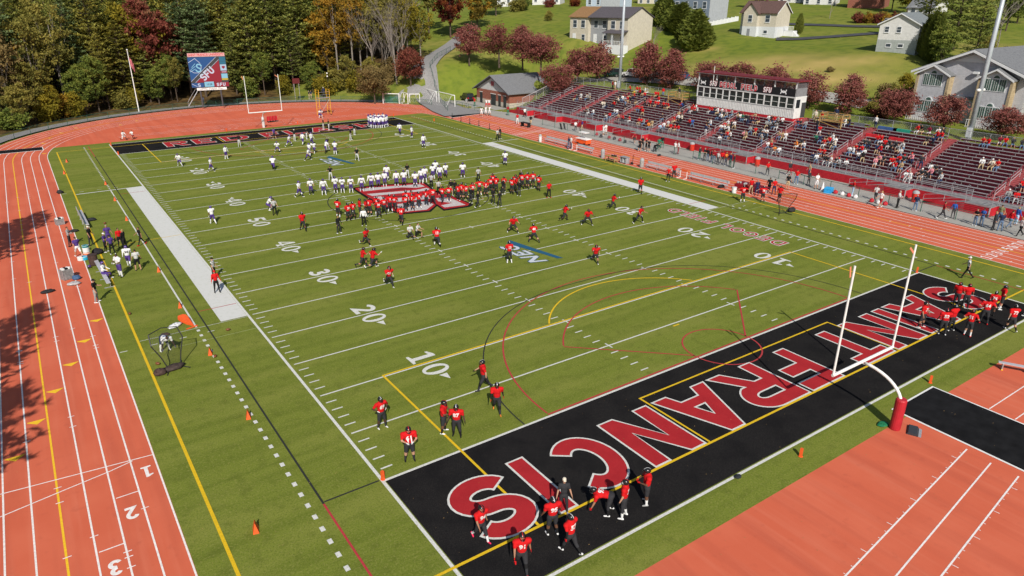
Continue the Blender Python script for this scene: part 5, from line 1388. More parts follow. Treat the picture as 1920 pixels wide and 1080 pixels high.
def pine(seed, h, r, low=0.16, dens=1.0):
    rg = random.Random(seed); tr = MB(); V = []; F = []; T = []
    bend = [(rg.uniform(-.25, .25), rg.uniform(-.25, .25)) for _ in range(6)]
    pts = [(bend[i][0] * i / 5, bend[i][1] * i / 5, h * i / 5) for i in range(6)]; pts[0] = (0, 0, -0.6)
    tr.tube(pts, [0.27, 0.22, 0.18, 0.13, 0.08, 0.03], 7)
    def tuft(p, tt, s):
        for _ in range(6):
            a = rg.uniform(0, 2 * PI); up = rg.uniform(-0.05, 0.9); d = Vector((math.cos(a), math.sin(a), up)).normalized()
            L = s * rg.uniform(0.6, 1.1); w = Vector((-math.sin(a), math.cos(a), rg.uniform(-.3, .3))) * L * 0.26
            i = len(V); V.extend([tuple(p - d * L * 0.1 - w), tuple(p - d * L * 0.1 + w), tuple(p + d * L)]); F.append((i, i + 1, i + 2)); T.append(min(1, max(0, tt + rg.uniform(-.18, .18))))
    z = h * low * rg.uniform(0.8, 1.2)
    while z < h * 0.985:
        f = (z / h - low) / (1 - low)
        prof = (0.78 + 0.5 * f if f < 0.3 else 0.93 * (1 - ((f - 0.3) / 0.7) ** 1.5) + 0.10)
        n = rg.choice((4, 5, 5, 6)); a0 = rg.uniform(0, 7)
        for k in range(n):
            a = a0 + 2 * PI * k / n + rg.uniform(-.3, .3); L = r * prof * rg.uniform(0.6, 1.2); el = rg.uniform(-0.02, 0.28) + 0.3 * f
            b = Vector((0, 0, z)); e = b + Vector((math.cos(a), math.sin(a), el)) * L
            if L > 1.2: tr.cyl(b, b.lerp(e, 0.8), 0.05, 0.015, n=3, cap=False)
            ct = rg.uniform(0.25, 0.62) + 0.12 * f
            m = max(3, int(L * 2.9 * dens))
            for i in range(m):
                q = 0.22 + 0.78 * (i + rg.random()) / m
                lat = rg.uniform(-1, 1) * 0.28 * L * (1 - abs(q - 0.65)); p = b.lerp(e, q) + Vector((-math.sin(a), math.cos(a), 0)) * lat + Vector((0, 0, rg.uniform(-.1, .22)))
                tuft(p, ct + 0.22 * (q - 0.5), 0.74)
        z += rg.uniform(0.55, 0.95)
    tuft(Vector((0, 0, h)), 0.6, 0.8)
    return leafmesh('crown', V, F, T), tr.mesh('trunk', [BARK])
def decid(seed, h, r, leaf, ncl, nl, base=0.3, top=1.0, conic=0.0, trunk=0.2, bark=BARK, csz=0.9):
    rg = random.Random(seed); tr = MB(); V = []; F = []; T = []
    zc = h * (base + (1 - base) / 2); rz = h * (1 - base) / 2
    tr.tube([(0, 0, -0.5), (0.05, 0.03, h * base), (0.1, -0.05, h * 0.62), (0.05, 0, h * 0.85)], [trunk * 1.25, trunk, trunk * 0.6, trunk * 0.2], 7)
    lob = [(rg.uniform(0, 2 * PI), rg.uniform(-.6, .8), rg.uniform(0.75, 1.18)) for _ in range(9)]
    for c in range(ncl):
        u = rg.uniform(-1, 1); a = rg.uniform(0, 2 * PI); q = rg.random() ** 0.42
        sc = 1.0
        for (la, lu, lr) in lob:
            dd = math.cos(a - la) * math.sqrt(1 - u * u) * 0.7 + (1 - abs(u - lu)) * 0.3
            if dd > 0.75: sc = lr
        rr = r * math.sqrt(max(0, 1 - u * u)) * q * sc * (1 - conic * (u * 0.5 + 0.5)); cx, cy, cz = rr * math.cos(a), rr * math.sin(a), zc + rz * u * (0.35 + 0.65 * q) * top
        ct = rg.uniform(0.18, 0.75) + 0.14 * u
        if rg.random() < 0.16 and ncl > 30: tr.tube([(0, 0, h * (base * 0.8 + 0.2 * rg.random())), (cx * 0.5, cy * 0.5, (cz + h * base) / 2), (cx, cy, cz)], [trunk * 0.4, trunk * 0.22, 0.015], 4)
        s = csz * rg.uniform(0.6, 1.25)
        for _ in range(nl):
            p = Vector((cx + rg.gauss(0, s * 0.5), cy + rg.gauss(0, s * 0.5), cz + rg.gauss(0, s * 0.38)))
            d = Vector((rg.gauss(0, 1), rg.gauss(0, 1), rg.gauss(0, 0.8) + 0.5)).normalized(); x = d.orthogonal().normalized(); y = d.cross(x); t = rg.uniform(0, PI)
            x, y = x * math.cos(t) + y * math.sin(t), y * math.cos(t) - x * math.sin(t)
            L = leaf * rg.uniform(0.6, 1.2); i = len(V)
            V.extend([tuple(p - x * L), tuple(p + y * L * 0.6), tuple(p + x * L), tuple(p - y * L * 0.6)]); F.append((i, i + 1, i + 2, i + 3)); T.append(min(1, max(0, ct + rg.uniform(-.2, .2))))
    return leafmesh('crown', V, F, T), tr.mesh('trunk', [bark])
def bare(seed, h, spread=0.45):
    rg = random.Random(seed); m = MB()
    def grow(p, d, L, r, lv):
        e = p + d * L; mid = p.lerp(e, 0.5) + Vector((rg.uniform(-1, 1), rg.uniform(-1, 1), 0)) * L * 0.05
        m.tube([p, mid, e], [r, r * 0.8, r * 0.55], 5 if lv < 2 else 3)
        if lv >= 4: return
        for k in range(rg.choice((3, 3, 4)) if lv else 5):
            q = rg.uniform(0.35, 1.0); a = rg.uniform(0, 2 * PI); nd = (d + Vector((math.cos(a), math.sin(a), rg.uniform(0, .5))) * spread * rg.uniform(0.6, 1.4)).normalized()
            grow(p.lerp(e, q), nd, L * rg.uniform(0.45, 0.72), r * 0.5, lv + 1)
    grow(Vector((0, 0, -0.5)), Vector((0.02, 0.03, 1)).normalized(), h * 0.5, h * 0.0095, 0)
    return m.mesh('branches', [BARKG])
def column(seed, h, r, n):
    rg = random.Random(seed); V = []; F = []; T = []; tr = MB()
    tr.cyl((0, 0, -0.4), (0, 0, h * 0.9), 0.1, 0.03, n=6)
    for c in range(n):
        z = h * rg.random() ** 0.9; a = rg.uniform(0, 2 * PI); rr = r * min(1, 0.55 + 2.2 * z / h) * (1 - (z / h) ** 2.6) * rg.uniform(0.72, 1.06)
        p = Vector((rr * math.cos(a), rr * math.sin(a), z)); ct = 0.35 + 0.35 * rg.random()
        for _ in range(5):
            q = p + Vector((rg.gauss(0, .12), rg.gauss(0, .12), rg.gauss(0, .16))); d = Vector((math.cos(a) * 0.6 + rg.gauss(0, .4), math.sin(a) * 0.6 + rg.gauss(0, .4), 1.1)).normalized(); w = d.orthogonal().normalized() * 0.12; i = len(V)
            V.extend([tuple(q - w), tuple(q + w), tuple(q + d * 0.42)]); F.append((i, i + 1, i + 2)); T.append(min(1, max(0, ct + rg.uniform(-.2, .2))))
    return leafmesh('crown', V, F, T), tr.mesh('trunk', [BARK])
PINES = [pine(11, 24, 4.3), pine(12, 22, 4.8, 0.22), pine(13, 25, 4.0, 0.3), pine(14, 20, 4.6, 0.1), pine(15, 17, 3.9, 0.06), pine(16, 23, 5.2, 0.18, 0.85), pine(17, 26, 3.4, 0.34, 0.9), pine(18, 21, 5.0, 0.12, 0.8)]
DECS = [decid(21, 17, 5.2, 0.30, 150, 60, 0.22), decid(22, 15, 4.4, 0.28, 130, 60, 0.15), decid(23, 19, 4.6, 0.30, 120, 55, 0.35)]
THIN = [decid(31, 18, 4.2, 0.26, 95, 34, 0.28, trunk=0.17, bark=BARKG), decid(32, 20, 3.6, 0.26, 85, 34, 0.4, trunk=0.17, bark=BARKG)]
PLUM = [decid(41, 6.8, 2.9, 0.15, 120, 52, 0.22, conic=0.3, trunk=0.13, csz=0.8), decid(42, 6.2, 3.0, 0.15, 105, 52, 0.26, conic=0.15, trunk=0.13, csz=0.85), decid(43, 7.2, 2.6, 0.15, 120, 50, 0.2, conic=0.45, trunk=0.13, csz=0.75), decid(44, 6.6, 2.8, 0.15, 95, 50, 0.28, conic=0.25, trunk=0.13, csz=0.9)]
SHRB = [decid(51, 3.0, 1.9, 0.17, 60, 60, 0.0, trunk=0.06, csz=0.6), decid(52, 3.8, 1.7, 0.17, 60, 60, 0.0, conic=0.3, trunk=0.06, csz=0.6)]
BARES = [bare(61, 20), bare(62, 17, 0.5), bare(63, 8, 0.6)]
COLS = [column(71, 6.5, 1.0, 900), column(72, 5.5, 1.1, 800)]
def plant(name, pair, label, cat, x, y, fol, s=1.0, sz=None, rz=None, group=None, z=None, bark=None):
    rg = random.Random(hash((round(x, 1), round(y, 1))) & 0xffff)
    t = thing(name, label, cat, (x, y, terrain(x, y) if z is None else z), rg.uniform(0, 6.28) if rz is None else rz, group)
    t.scale = (s, s, sz or s)
    if isinstance(pair, tuple):
        c = link('crown', pair[0], t)
        c.material_slots[0].link = 'OBJECT'; c.material_slots[0].material = fol
        link('trunk', pair[1], t)
    else:
        b = link('branches', pair, t)
    return t
COLN = {F_PINE.name: 'dark green', F_OLIVE.name: 'olive', F_YEL.name: 'yellow', F_ORG.name: 'orange', F_RED.name: 'red', F_GRN.name: 'green', F_TAN.name: 'tan', F_DKR.name: 'dark red', F_ARB.name: 'green'}
# plum-leaved ornamental trees along the lane and behind the stand
_pl = [(880, 115, 172, 1.2), (936, 112, 168, 1.25), (980, 116, 163, 1.15), (1014, 125, 157, 1.2), (1047, 135, 150, 1.1)]
_spots = [(*atD(x, y, D)[:2], s) for x, y, D, s in _pl]
_spots += [(atX(1083, 140, 88.5)[0], atX(1083, 140, 88.5)[1], 1.0)]
for px, X, ht in ((1118, 89, 13.0), (1212, 91.5, 12.9), (1258, 91, 12.0), (1328, 92, 11.6), (1385, 92, 11.3), (1448, 92, 11.4), (1520, 91, 11.0), (1598, 90.5, 10.6), (1688, 90.5, 10.2), (1785, 90.5, 9.7), (1905, 90.5, 8.9)):
    _spots.append((X, atX(px, 170, X)[1], (ht - 4.6) / 7.0))
_where = ['highest on the slope by the gravel road', 'second along the lane from the gravel road', 'third along the lane from the gravel road', 'fourth along the lane from the gravel road', 'fifth along the lane, behind the brick hut roof', 'partly behind the far corner of the stand', 'broad, left of the far floodlight pole', 'just right of the far floodlight pole', 'between the parked cars and the press box', 'peeking over the left end of the press box roof', 'over the left middle of the press box roof', 'over the right middle of the press box roof', 'just right of the press box', 'second right of the press box', 'third right of the press box, left of the grey hall', 'in front of the entrance of the grey hall', 'at the right edge in front of the hall']
for i, (x, y, s) in enumerate(_spots):
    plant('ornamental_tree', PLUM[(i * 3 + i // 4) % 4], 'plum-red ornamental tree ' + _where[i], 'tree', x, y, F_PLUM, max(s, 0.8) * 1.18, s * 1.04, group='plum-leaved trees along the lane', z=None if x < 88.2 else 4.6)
# single trees placed by eye
for (px, py, D, pair, f, s, nm, lb) in (
    (845, 75, 205, DECS[0], F_DKR, 0.95, 'maple_tree', 'big dark red maple above the gravel road'), (895, 70, 212, DECS[1], F_ORG, 1.0, 'autumn_tree', 'broad orange and olive tree right of the dark red maple'),
    (805, 75, 215, DECS[2], F_OLIVE, 1.0, 'autumn_tree', 'olive-gold tree left of the dark red maple'), (930, 50, 232, DECS[1], F_OLIVE, 0.85, 'autumn_tree', 'olive tree at the lawn edge behind the orange tree'),
    (769, 131, 166, PLUM[0], F_RED, 1.25, 'small_autumn_tree', 'small reddish round tree at the wood edge by the road'), (700, 150, 160, PLUM[1], F_TAN, 1.3, 'small_autumn_tree', 'brownish small tree at the foot of the bare trees'),
    (1225, 92, 168, BARES[2], None, 1.0, 'bare_tree', 'leafless crooked tree in front of the townhouse gable'), (1555, 36, 220, BARES[2], None, 1.2, 'bare_tree', 'leafless tree on the far lawn below the white house'),
    (742, 118, 170, BARES[0], None, 1.0, 'bare_tree', 'tall pale leafless tree at the right end of the wood'), (735, 112, 178, BARES[1], None, 1.15, 'bare_tree', 'second pale leafless tree behind the tallest bare one'), (700, 110, 172, BARES[0], None, 0.95, 'bare_tree', 'leafless tree left of the pale bare pair'),
    (968, 30, 238, SHRB[0], F_OLIVE, 1.4, 'shrub', 'olive shrub on the lawn below the white houses'), (982, 27, 240, SHRB[1], F_GRN, 1.2, 'shrub', 'dark green shrub on the lawn beside the olive one'), (1029, 18, 248, SHRB[0], F_RED, 0.9, 'shrub', 'red shrub on the lawn near the top'), (1079, 15, 250, SHRB[0], F_DKR, 1.0, 'shrub', 'dark red round bush by the white rail fence'), (1029, 50, 215, SHRB[1], F_OLIVE, 0.7, 'shrub', 'small lone bush in the middle of the hill lawn'),
    (1740, 108, 148, COLS[0], F_ARB, 1.15, 'arborvitae', 'left columnar evergreen beside the white gabled house'), (1752, 104, 146, COLS[0], F_ARB, 1.2, 'arborvitae', 'middle columnar evergreen beside the white gabled house'), (1731, 112, 150, COLS[1], F_ARB, 1.2, 'arborvitae', 'front columnar evergreen at the corner of the white gabled house'),
    (1498, 56, 186, COLS[1], F_ARB, 0.75, 'arborvitae', 'small pointed evergreen right of the beige house'),
    (1790, 75, 165, PINES[3], F_PINE, 0.95, 'spruce_tree', 'huge dark spruce above the grey hall'), (1765, 112, 143, DECS[1], F_GRN, 0.48, 'green_tree', 'dense dark green bush tree behind the hall gable'), (1830, 95, 150, PINES[4], F_PINE, 0.72, 'spruce_tree', 'smaller spruce right of the huge one'), (1735, 60, 178, PINES[4], F_PINE, 0.9, 'spruce_tree', 'spruce behind the columnar evergreens'),
    (1872, 80, 165, BARES[2], None, 1.6, 'bare_tree', 'grey leafless tree behind the right floodlight pole'), (1890, 40, 200, DECS[0], F_GRN, 0.7, 'green_tree', 'yellow-green tree at the top right corner'), (1700, 25, 235, DECS[1], F_YEL, 0.8, 'autumn_tree', 'yellow and green tree above the garage roof'), (1420, 18, 245, DECS[1], F_YEL, 0.65, 'autumn_tree', 'yellow tree behind the beige house'), (1672, 20, 240, DECS[0], F_GRN, 0.75, 'green_tree', 'green tree left of the yellow one at the top right'), (1760, 18, 240, DECS[2], F_ORG, 0.7, 'autumn_tree', 'orange tree behind the huge spruce'), (1910, 30, 215, PINES[3], F_ARB, 0.7, 'spruce_tree', 'green conifer at the upper right edge')):
    x, y = atD(px, py, D)[:2]
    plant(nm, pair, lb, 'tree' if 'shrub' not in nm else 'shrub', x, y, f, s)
for i, (px, py, D, f, s) in enumerate(((1640, 178, 120, F_OLIVE, 0.6), (1662, 165, 124, F_TAN, 0.8), (1682, 158, 127, F_OLIVE, 0.75), (1700, 150, 131, F_YEL, 0.7), (1712, 165, 126, F_TAN, 0.9), (1722, 185, 121, F_OLIVE, 0.8), (1655, 188, 117, F_RED, 0.6), (1690, 178, 121, F_TAN, 0.7), (1560, 118, 140, F_TAN, 0.3), (1850, 85, 160, F_OLIVE, 0.9), (1880, 92, 156, F_TAN, 0.8))):
    x, y = atD(px, py, D)[:2]; plant('scrub_bush', SHRB[i % 2], COLN[f.name] + ' scrub bush on the bank near the grey hall, ' + nth(i) + ' of the bank bushes', 'shrub', x, y, f, s, group='bank bushes')
# tall clipped evergreen hedge
for i, (px, py, D, s) in enumerate(((1248, 62, 196, 1.25), (1262, 66, 190, 1.25), (1276, 72, 184, 1.3), (1290, 84, 174, 1.25), (1302, 90, 168, 1.5), (1311, 90, 170, 1.25), (1238, 58, 200, 1.2))):
    x, y = atD(px, py, D)[:2]; t = plant('hedge_tree', COLS[i % 2], 'dense evergreen hedge tree, ' + nth([6, 0, 1, 2, 3, 4, 5].index(i)) + ' from the left beside the townhouses', 'hedge', x, y, F_ARB, s * 2.0, s * 0.80, group='evergreen hedge')
for i, px in enumerate((1612, 1628, 1645, 1662, 1680)):
    x, y = atD(px, 40 - i * 1.0, 212)[:2]; plant('hedge_shrub', SHRB[0], 'orange-brown hedge bush, ' + nth(i) + ' from the left by the street', 'hedge', x, y, F_ORG if i % 2 else F_RED, 0.85, group='orange hedge')

# the wood round the far bend
def wood_x(y): return 49 + 0.30 * (y - 100)
_wrg = random.Random(77)
_trees = []
FRONT = [  # (pixel x at base, distance behind fence, kind, foliage, scale)
    (8, 3, 'S', F_GRN, 1.3), (20, 6, 'T', F_TAN, 0.9), (40, 3, 'D', F_OLIVE, 0.55), (62, 5, 'D', F_OLIVE, 0.62), (85, 3, 'S', F_YEL, 1.2), (98, 3, 'D', F_YEL, 0.33), (118, 4, 'S', F_ORG, 1.1), (138, 3, 'S', F_YEL, 1.2), (160, 4, 'D', F_GRN, 0.55), (185, 4, 'D', F_GRN, 0.6), (205, 5, 'P', F_PINE, 0.62), (232, 4, 'S', F_OLIVE, 1.1), (245, 4, 'S', F_YEL, 1.2), (285, 7, 'P', F_PINE, 0.6), (300, 4, 'D', F_GRN, 0.5), (325, 7, 'D', F_GRN, 0.62), (335, 5, 'D', F_OLIVE, 0.5), (448, 7, 'P', F_PINE, 0.6), (470, 4, 'S', F_GRN, 1.2), (500, 5, 'D', F_GRN, 0.5), (535, 4, 'S', F_YEL, 1.1), (555, 8, 'P', F_PINE, 0.7), (590, 4, 'D', F_GRN, 0.45), (612, 3, 'S', F_YEL, 1.4), (632, 5, 'S', F_OLIVE, 1.4), (655, 5, 'D', F_OLIVE, 0.42), (678, 4, 'S', F_YEL, 1.5), (700, 5, 'D', F_OLIVE, 0.38), (722, 5, 'S', F_TAN, 1.5), (740, 9, 'D', F_TAN, 0.36)]
def at_bend(px, back):
    d = ray(px, 200); a = math.atan2(d[1], d[0])
    for t in np.arange(100, 260, 0.5):
        x, y = CAM[0] + math.cos(a) * t, CAM[1] + math.sin(a) * t
        if y > TY1 and oval_d(x, y) > 45.5 + back: return x, y
    return x, y
KIND = {'S': (SHRB, 'shrub', 'shrub'), 'D': (DECS, 'autumn_tree', 'tree'), 'P': (PINES, 'pine_tree', 'tree'), 'T': (THIN, 'thin_tree', 'tree'), 'B': (BARES[:2], 'bare_tree', 'tree')}
for i, (px, back, k, f, s) in enumerate(FRONT):
    x, y = at_bend(px, back); _trees.append((px, x, y, k, f, s, 'front row'))
def zone(px):
    r = _wrg.random()
    if px < 40: return ('D', F_ORG, 0.95) if r < 0.3 else ('P', F_PINE, 1.0) if r < 0.75 else ('T', F_TAN, 0.9)
    if px < 130: return ('P', F_PINE, 1.0) if r < 0.6 else ('T', F_OLIVE, 1.0) if r < 0.85 else ('D', F_OLIVE, 0.85)
    if px < 235: return ('P', F_PINE, 0.95) if r < 0.45 else ('T', F_OLIVE, 1.0) if r < 0.75 else ('B', None, 0.9)
    if px < 345: return ('P', F_PINE, 0.95) if r < 0.6 else ('D', F_YEL, 0.95) if r < 0.72 else ('T', F_OLIVE, 1.0)
    if px < 620: return ('P', F_PINE, 1.02) if r < 0.86 else ('T', F_ORG, 1.0) if r < 0.93 else ('B', None, 0.95)
    if px < 700: return ('T', F_ORG, 1.0) if r < 0.35 else ('P', F_PINE, 0.85) if r < 0.5 else ('T', F_YEL, 1.0) if r < 0.75 else ('T', F_OLIVE, 0.95)
    return ('B', None, 0.95) if r < 0.2 else ('T', F_OLIVE, 0.9) if r < 0.6 else ('T', F_YEL, 0.85) if r < 0.75 else ('D', F_OLIVE, 0.75)
def px_of(x, y):
    d = (np.array([x, y, 5.0]) - CAM) @ RM; return 960 + FPX * d[0] / -d[2]
taken = [(t[1], t[2]) for t in _trees]
for px, back, k, f, s in ((300, 9, 'D', F_RED, 1.05), (312, 12, 'D', F_RED, 1.1), (268, 12, 'D', F_YEL, 1.15), (640, 12, 'T', F_ORG, 1.05), (622, 14, 'D', F_ORG, 0.95), (668, 13, 'T', F_ORG, 1.0), (15, 14, 'D', F_ORG, 1.0), (760, 16, 'B', None, 1.0)):
    x, y = at_bend(px, back); _trees.append((px, x, y, k, f, s, 'second row')); taken.append((x, y))
tries = 0
while tries < 6000 and len(_trees) < 240:
    tries += 1
    back = 6 + 62 * _wrg.random() ** 1.25; px = _wrg.uniform(-30, 800 - 0.3 * back)
    x, y = at_bend(px, back)
    if x > 30 + 26 + 0.31 * (y - 96) + 5 or (x > 43 and oval_d(x, y) < 60): continue
    mind = 3.6 if back < 25 else 5.0
    if any((x - a) ** 2 + (y - b) ** 2 < mind * mind for a, b in taken): continue
    k, f, s = zone(px); s *= _wrg.uniform(0.82, 1.12)
    taken.append((x, y)); _trees.append((px, x, y, k, f, s, 'deep in the wood' if back > 30 else 'in the wood'))
_trees.sort(key=lambda t: t[0])
_cnt = {}
_key = [(t[3], t[4].name if t[4] else '', t[6]) for t in _trees]
for (px, x, y, k, f, s, where), ky in zip(_trees, _key):
    i = _cnt.get(ky, 0); _cnt[ky] = i + 1
    pool, nm, cat = KIND[k]
    pair = pool[_wrg.randrange(len(pool))]
    kind = {'S': 'shrub', 'D': 'full-crowned tree', 'P': 'pine', 'T': 'slender thin-leaved tree', 'B': 'leafless tree'}[k]
    colr = COLN[f.name] if f else 'grey'
    lb = f'{colr} {kind} {where}, {nth(i)} such from left'
    if k == 'P': f = _wrg.choice((F_PINE, F_PINE, F_PINE, F_PINB, F_PINO))
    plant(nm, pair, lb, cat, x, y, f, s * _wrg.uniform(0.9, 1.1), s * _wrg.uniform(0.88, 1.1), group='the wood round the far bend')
# pines outside the left edge whose shade falls on the track
for i, (x, y, s) in enumerate(((-24.6, 9, 0.92), (-23.6, 1, 0.8), (-24.4, 35, 0.98), (-29, 22, 0.8))):
    plant('pine_tree', PINES[i % 4], 'pine standing left of the track, ' + nth(i) + ' of four', 'tree', x, y, F_PINE, s, group='pines left of the track')
# ------------------------------------------------------------------ people
# slots: 0 shirt, 1 lower arm, 2 skin, 3 hand, 4 thigh, 5 shin, 6 shoe, 7 hair
def cap_d(P, a, b, ra, rb):
    ab = b - a; L2 = max(1e-9, float(ab @ ab)); t = np.clip((P - a) @ ab / L2, 0, 1)
    return np.linalg.norm(P - (a + t[:, None] * ab), axis=1) - (ra + (rb - ra) * t)
def make_body(name, big=False, vox=0.0215, fingers=True, lean=0.0, side=0.0, th=((4, 4), (-4, 4)), kn=(4, 6), arm=((8, 10, 15, 0), (8, 10, 15, 0)), head=(0, 0), drop=None, hip_w=0.1, seat=False, fem=False):
    """th: (pitch, spread) left/right; kn: knee bend; arm: (pitch, spread, elbow, inward) left/right, degrees; faces +y"""
    S = 1.04 if big else 1.0
    B = 1.42 if big else 1.08
    prim = []                                                       # (kind, a, b, ra, rb, slot)
    V3 = lambda *p: np.array(p, float)
    def limb(s, pitch, spread): 
        p, a = R(pitch), R(spread); return V3(s * math.sin(a), math.sin(p) * math.cos(a), -math.cos(p) * math.cos(a))
    pel = V3(0, 0, 0)
    ln = R(lean); up = V3(math.sin(R(side)), math.sin(ln) * math.cos(R(side)), math.cos(ln) * math.cos(R(side)))
    fwd = V3(0, math.cos(ln), -math.sin(ln))
    che = pel + up * 0.44 * S
    neck = pel + up * 0.58 * S
    hp = R(lean * 0.45 + head[0]); hup = V3(0, math.sin(hp), math.cos(hp)); hf = V3(0, math.cos(hp), -math.sin(hp))
    hc = neck + up * 0.05 + hup * 0.13
    def cap(a, b, ra, rb, s): prim.append(('c', a, b, ra, rb, s))
    def ell(c, r, M, s): prim.append(('e', c, r, M, None, s))
    FR = np.stack([V3(1, 0, 0), fwd, up], 1)
    I3 = np.eye(3)
    ell(pel + up * 0.0, V3(0.165, 0.12, 0.13) * (B ** 0.7), FR, 4)
    ell(pel + up * 0.22 * S, V3(0.148 if not fem else 0.125, 0.115, 0.20) * (B ** 0.8), FR, 0)
    ell(che, V3(0.178 if not fem else 0.155, 0.125, 0.19) * (B ** 0.9), FR, 0)
    sw = (0.185 if not fem else 0.16) * (1.32 if big else 1.0)
    sh = [che + V3(s * sw, 0, 0) + up * 0.095 for s in (-1, 1)]
    cap(sh[0], sh[1], 0.078 * (1.45 if big else 1), 0.078 * (1.45 if big else 1), 0)
    cap(neck - up * 0.04, hc - hup * 0.06, 0.058 * (1.1 if big else 1), 0.055, 2)
    HR = np.stack([V3(1, 0, 0), hf, hup], 1)
    ell(hc, V3(0.074, 0.094, 0.118), HR, 2)
    ell(hc + hf * 0.035 - hup * 0.07, V3(0.05, 0.055, 0.05), HR, 2)
    ell(hc + hf * 0.098 - hup * 0.012, V3(0.014, 0.022, 0.026), HR, 2)
    for s in (-1, 1): ell(hc + V3(s * 0.076, 0, 0) - hup * 0.01, V3(0.014, 0.026, 0.034), HR, 2)
    ell(hc - hf * 0.018 + hup * 0.035, V3(0.081, 0.094, 0.092), HR, 7)
    if fem: ell(hc - hf * 0.075 - hup * 0.1, V3(0.06, 0.04, 0.13), HR, 7)
    feet = []
    for i, s in enumerate((-1, 1)):
        hip = pel + V3(s * hip_w, 0, -0.05)
        d = limb(s, *th[i]); knee = hip + d * 0.42 * S
        sp = R(th[i][0] - kn[i]); d2 = V3(s * math.sin(R(th[i][1] * 0.7)), math.sin(sp), -math.cos(sp)); d2 /= np.linalg.norm(d2)
        ank = knee + d2 * 0.40 * S
        r1, r2 = 0.09 * B, 0.062 * (B ** 0.7)
        m = hip + d * 0.42 * S * 0.86
        cap(hip, m, r1, r2 * 1.06, 4)
        cap(m, knee, r2 * 1.0, r2 * 0.97, 5)
        calf = knee + d2 * 0.13
        cap(knee, calf, r2 * 0.95, 0.058 * (B ** 0.6), 5); cap(calf, ank, 0.056 * (B ** 0.6), 0.04 * (B ** 0.4), 8)
        ft = R(max(-65, min(35, sp * 180 / PI if abs(math.degrees(sp)) > 25 else 0)))
        ff = V3(0, math.cos(ft), math.sin(ft) * (1 if ft < 0 else 0.3)); fd = V3(0, math.sin(ft) if ft < 0 else 0, -math.cos(ft))
        heel = ank + fd * 0.035 - ff * 0.05
        cap(heel, heel + ff * 0.2 + V3(s * 0.02, 0, 0), 0.044, 0.036, 6)
        feet += [heel[2] - 0.044, heel[2] + ff[2] * 0.2 - 0.036]
    hands = []
    for i, s in enumerate((-1, 1)):
        pt, spd, elb, inw = arm[i]
        d = limb(s, pt, spd); el = sh[i] + d * 0.285 * S
        m = sh[i] + d * 0.285 * S * 0.62
        cap(sh[i], m, 0.068 * (1.4 if big else 1), 0.060 * (1.22 if big else 1), 0)
        cap(m, el, 0.048 * (B ** 0.5), 0.042 * (B ** 0.5), 1)
        p2 = R(pt + elb); iw = R(inw)
        d2 = V3(s * math.sin(R(spd)) * math.cos(iw) * (1 if inw < 25 else 0.2) - s * math.sin(iw), math.sin(p2) * math.cos(iw), -math.cos(p2) * math.cos(iw)); d2 /= np.linalg.norm(d2)
        wr = el + d2 * 0.245 * S
        cap(el, wr, 0.043 * (B ** 0.5), 0.030, 1)
        pm = wr + d2 * 0.05
        x_ = np.cross(d2, V3(s, 0, 0.01)); x_ /= np.linalg.norm(x_) + 1e-9; y_ = np.cross(d2, x_)
        ell(pm, V3(0.024, 0.042, 0.055), np.stack([y_, x_, d2], 1), 3)
        hands.append((pm, d2, x_, y_, s))
    mb = MB()
    for q in prim:
        if q[0] == 'c':
            a, b = Vector(q[1]), Vector(q[2]); d = (b - a)
            M = d.to_track_quat('Z', 'Y').to_matrix() if d.length > 1e-6 else Matrix.Identity(3)
            n, k = 12, 4; vs = []; fs = []; rings = []
            for j in range(k + 1): t = PI / 2 * (1 - j / k); rings.append((q[3] * math.cos(t), -q[3] * math.sin(t)))
            for j in range(k + 1): t = PI / 2 * j / k; rings.append((q[4] * math.cos(t), d.length + q[4] * math.sin(t)))
            for (r, z) in rings:
                for u in range(n): vs.append(a + M @ Vector((max(r, 1e-4) * math.cos(2 * PI * u / n), max(r, 1e-4) * math.sin(2 * PI * u / n), z)))
            for j in range(len(rings) - 1):
                for u in range(n): fs.append((j * n + u, j * n + (u + 1) % n, (j + 1) * n + (u + 1) % n, (j + 1) * n + u))
            fs += [tuple(range(n - 1, -1, -1)), tuple(range((len(rings) - 1) * n, len(rings) * n))]
            mb.add(vs, fs)
        else:
            mb.ell(q[1], q[2], 14, 9, 0, Matrix([list(r) for r in q[3]]))
    me = mb.mesh('tmp'); o = bpy.data.objects.new('tmp', me); col.objects.link(o)
    rm = o.modifiers.new('r', 'REMESH'); rm.mode = 'VOXEL'; rm.voxel_size = vox
    sm = o.modifiers.new('s', 'SMOOTH'); sm.factor = 0.5; sm.iterations = 2
    bpy.context.view_layer.update()
    out = bpy.data.meshes.new_from_object(o.evaluated_get(bpy.context.evaluated_depsgraph_get()))
    bpy.data.objects.remove(o); bpy.data.meshes.remove(me)
    nv = len(out.vertices); co = np.zeros(nv * 3); out.vertices.foreach_get('co', co); co = co.reshape(-1, 3)
    F = [tuple(p.vertices) for p in out.polygons]
    C = np.array([co[list(f)].mean(0) for f in F])
    D = []
    for q in prim:
        if q[0] == 'c': D.append(cap_d(C, q[1], q[2], q[3], q[4]))
        else:
            L = (C - q[1]) @ q[3]; D.append((np.linalg.norm(L / q[2], axis=1) - 1) * float(np.min(q[2])))
    slot = np.array([q[5] for q in prim])[np.argmin(np.array(D), 0)]
    res = MB(); res.v = [tuple(v) for v in co]; res.f = F; res.m = [int(v) for v in slot]
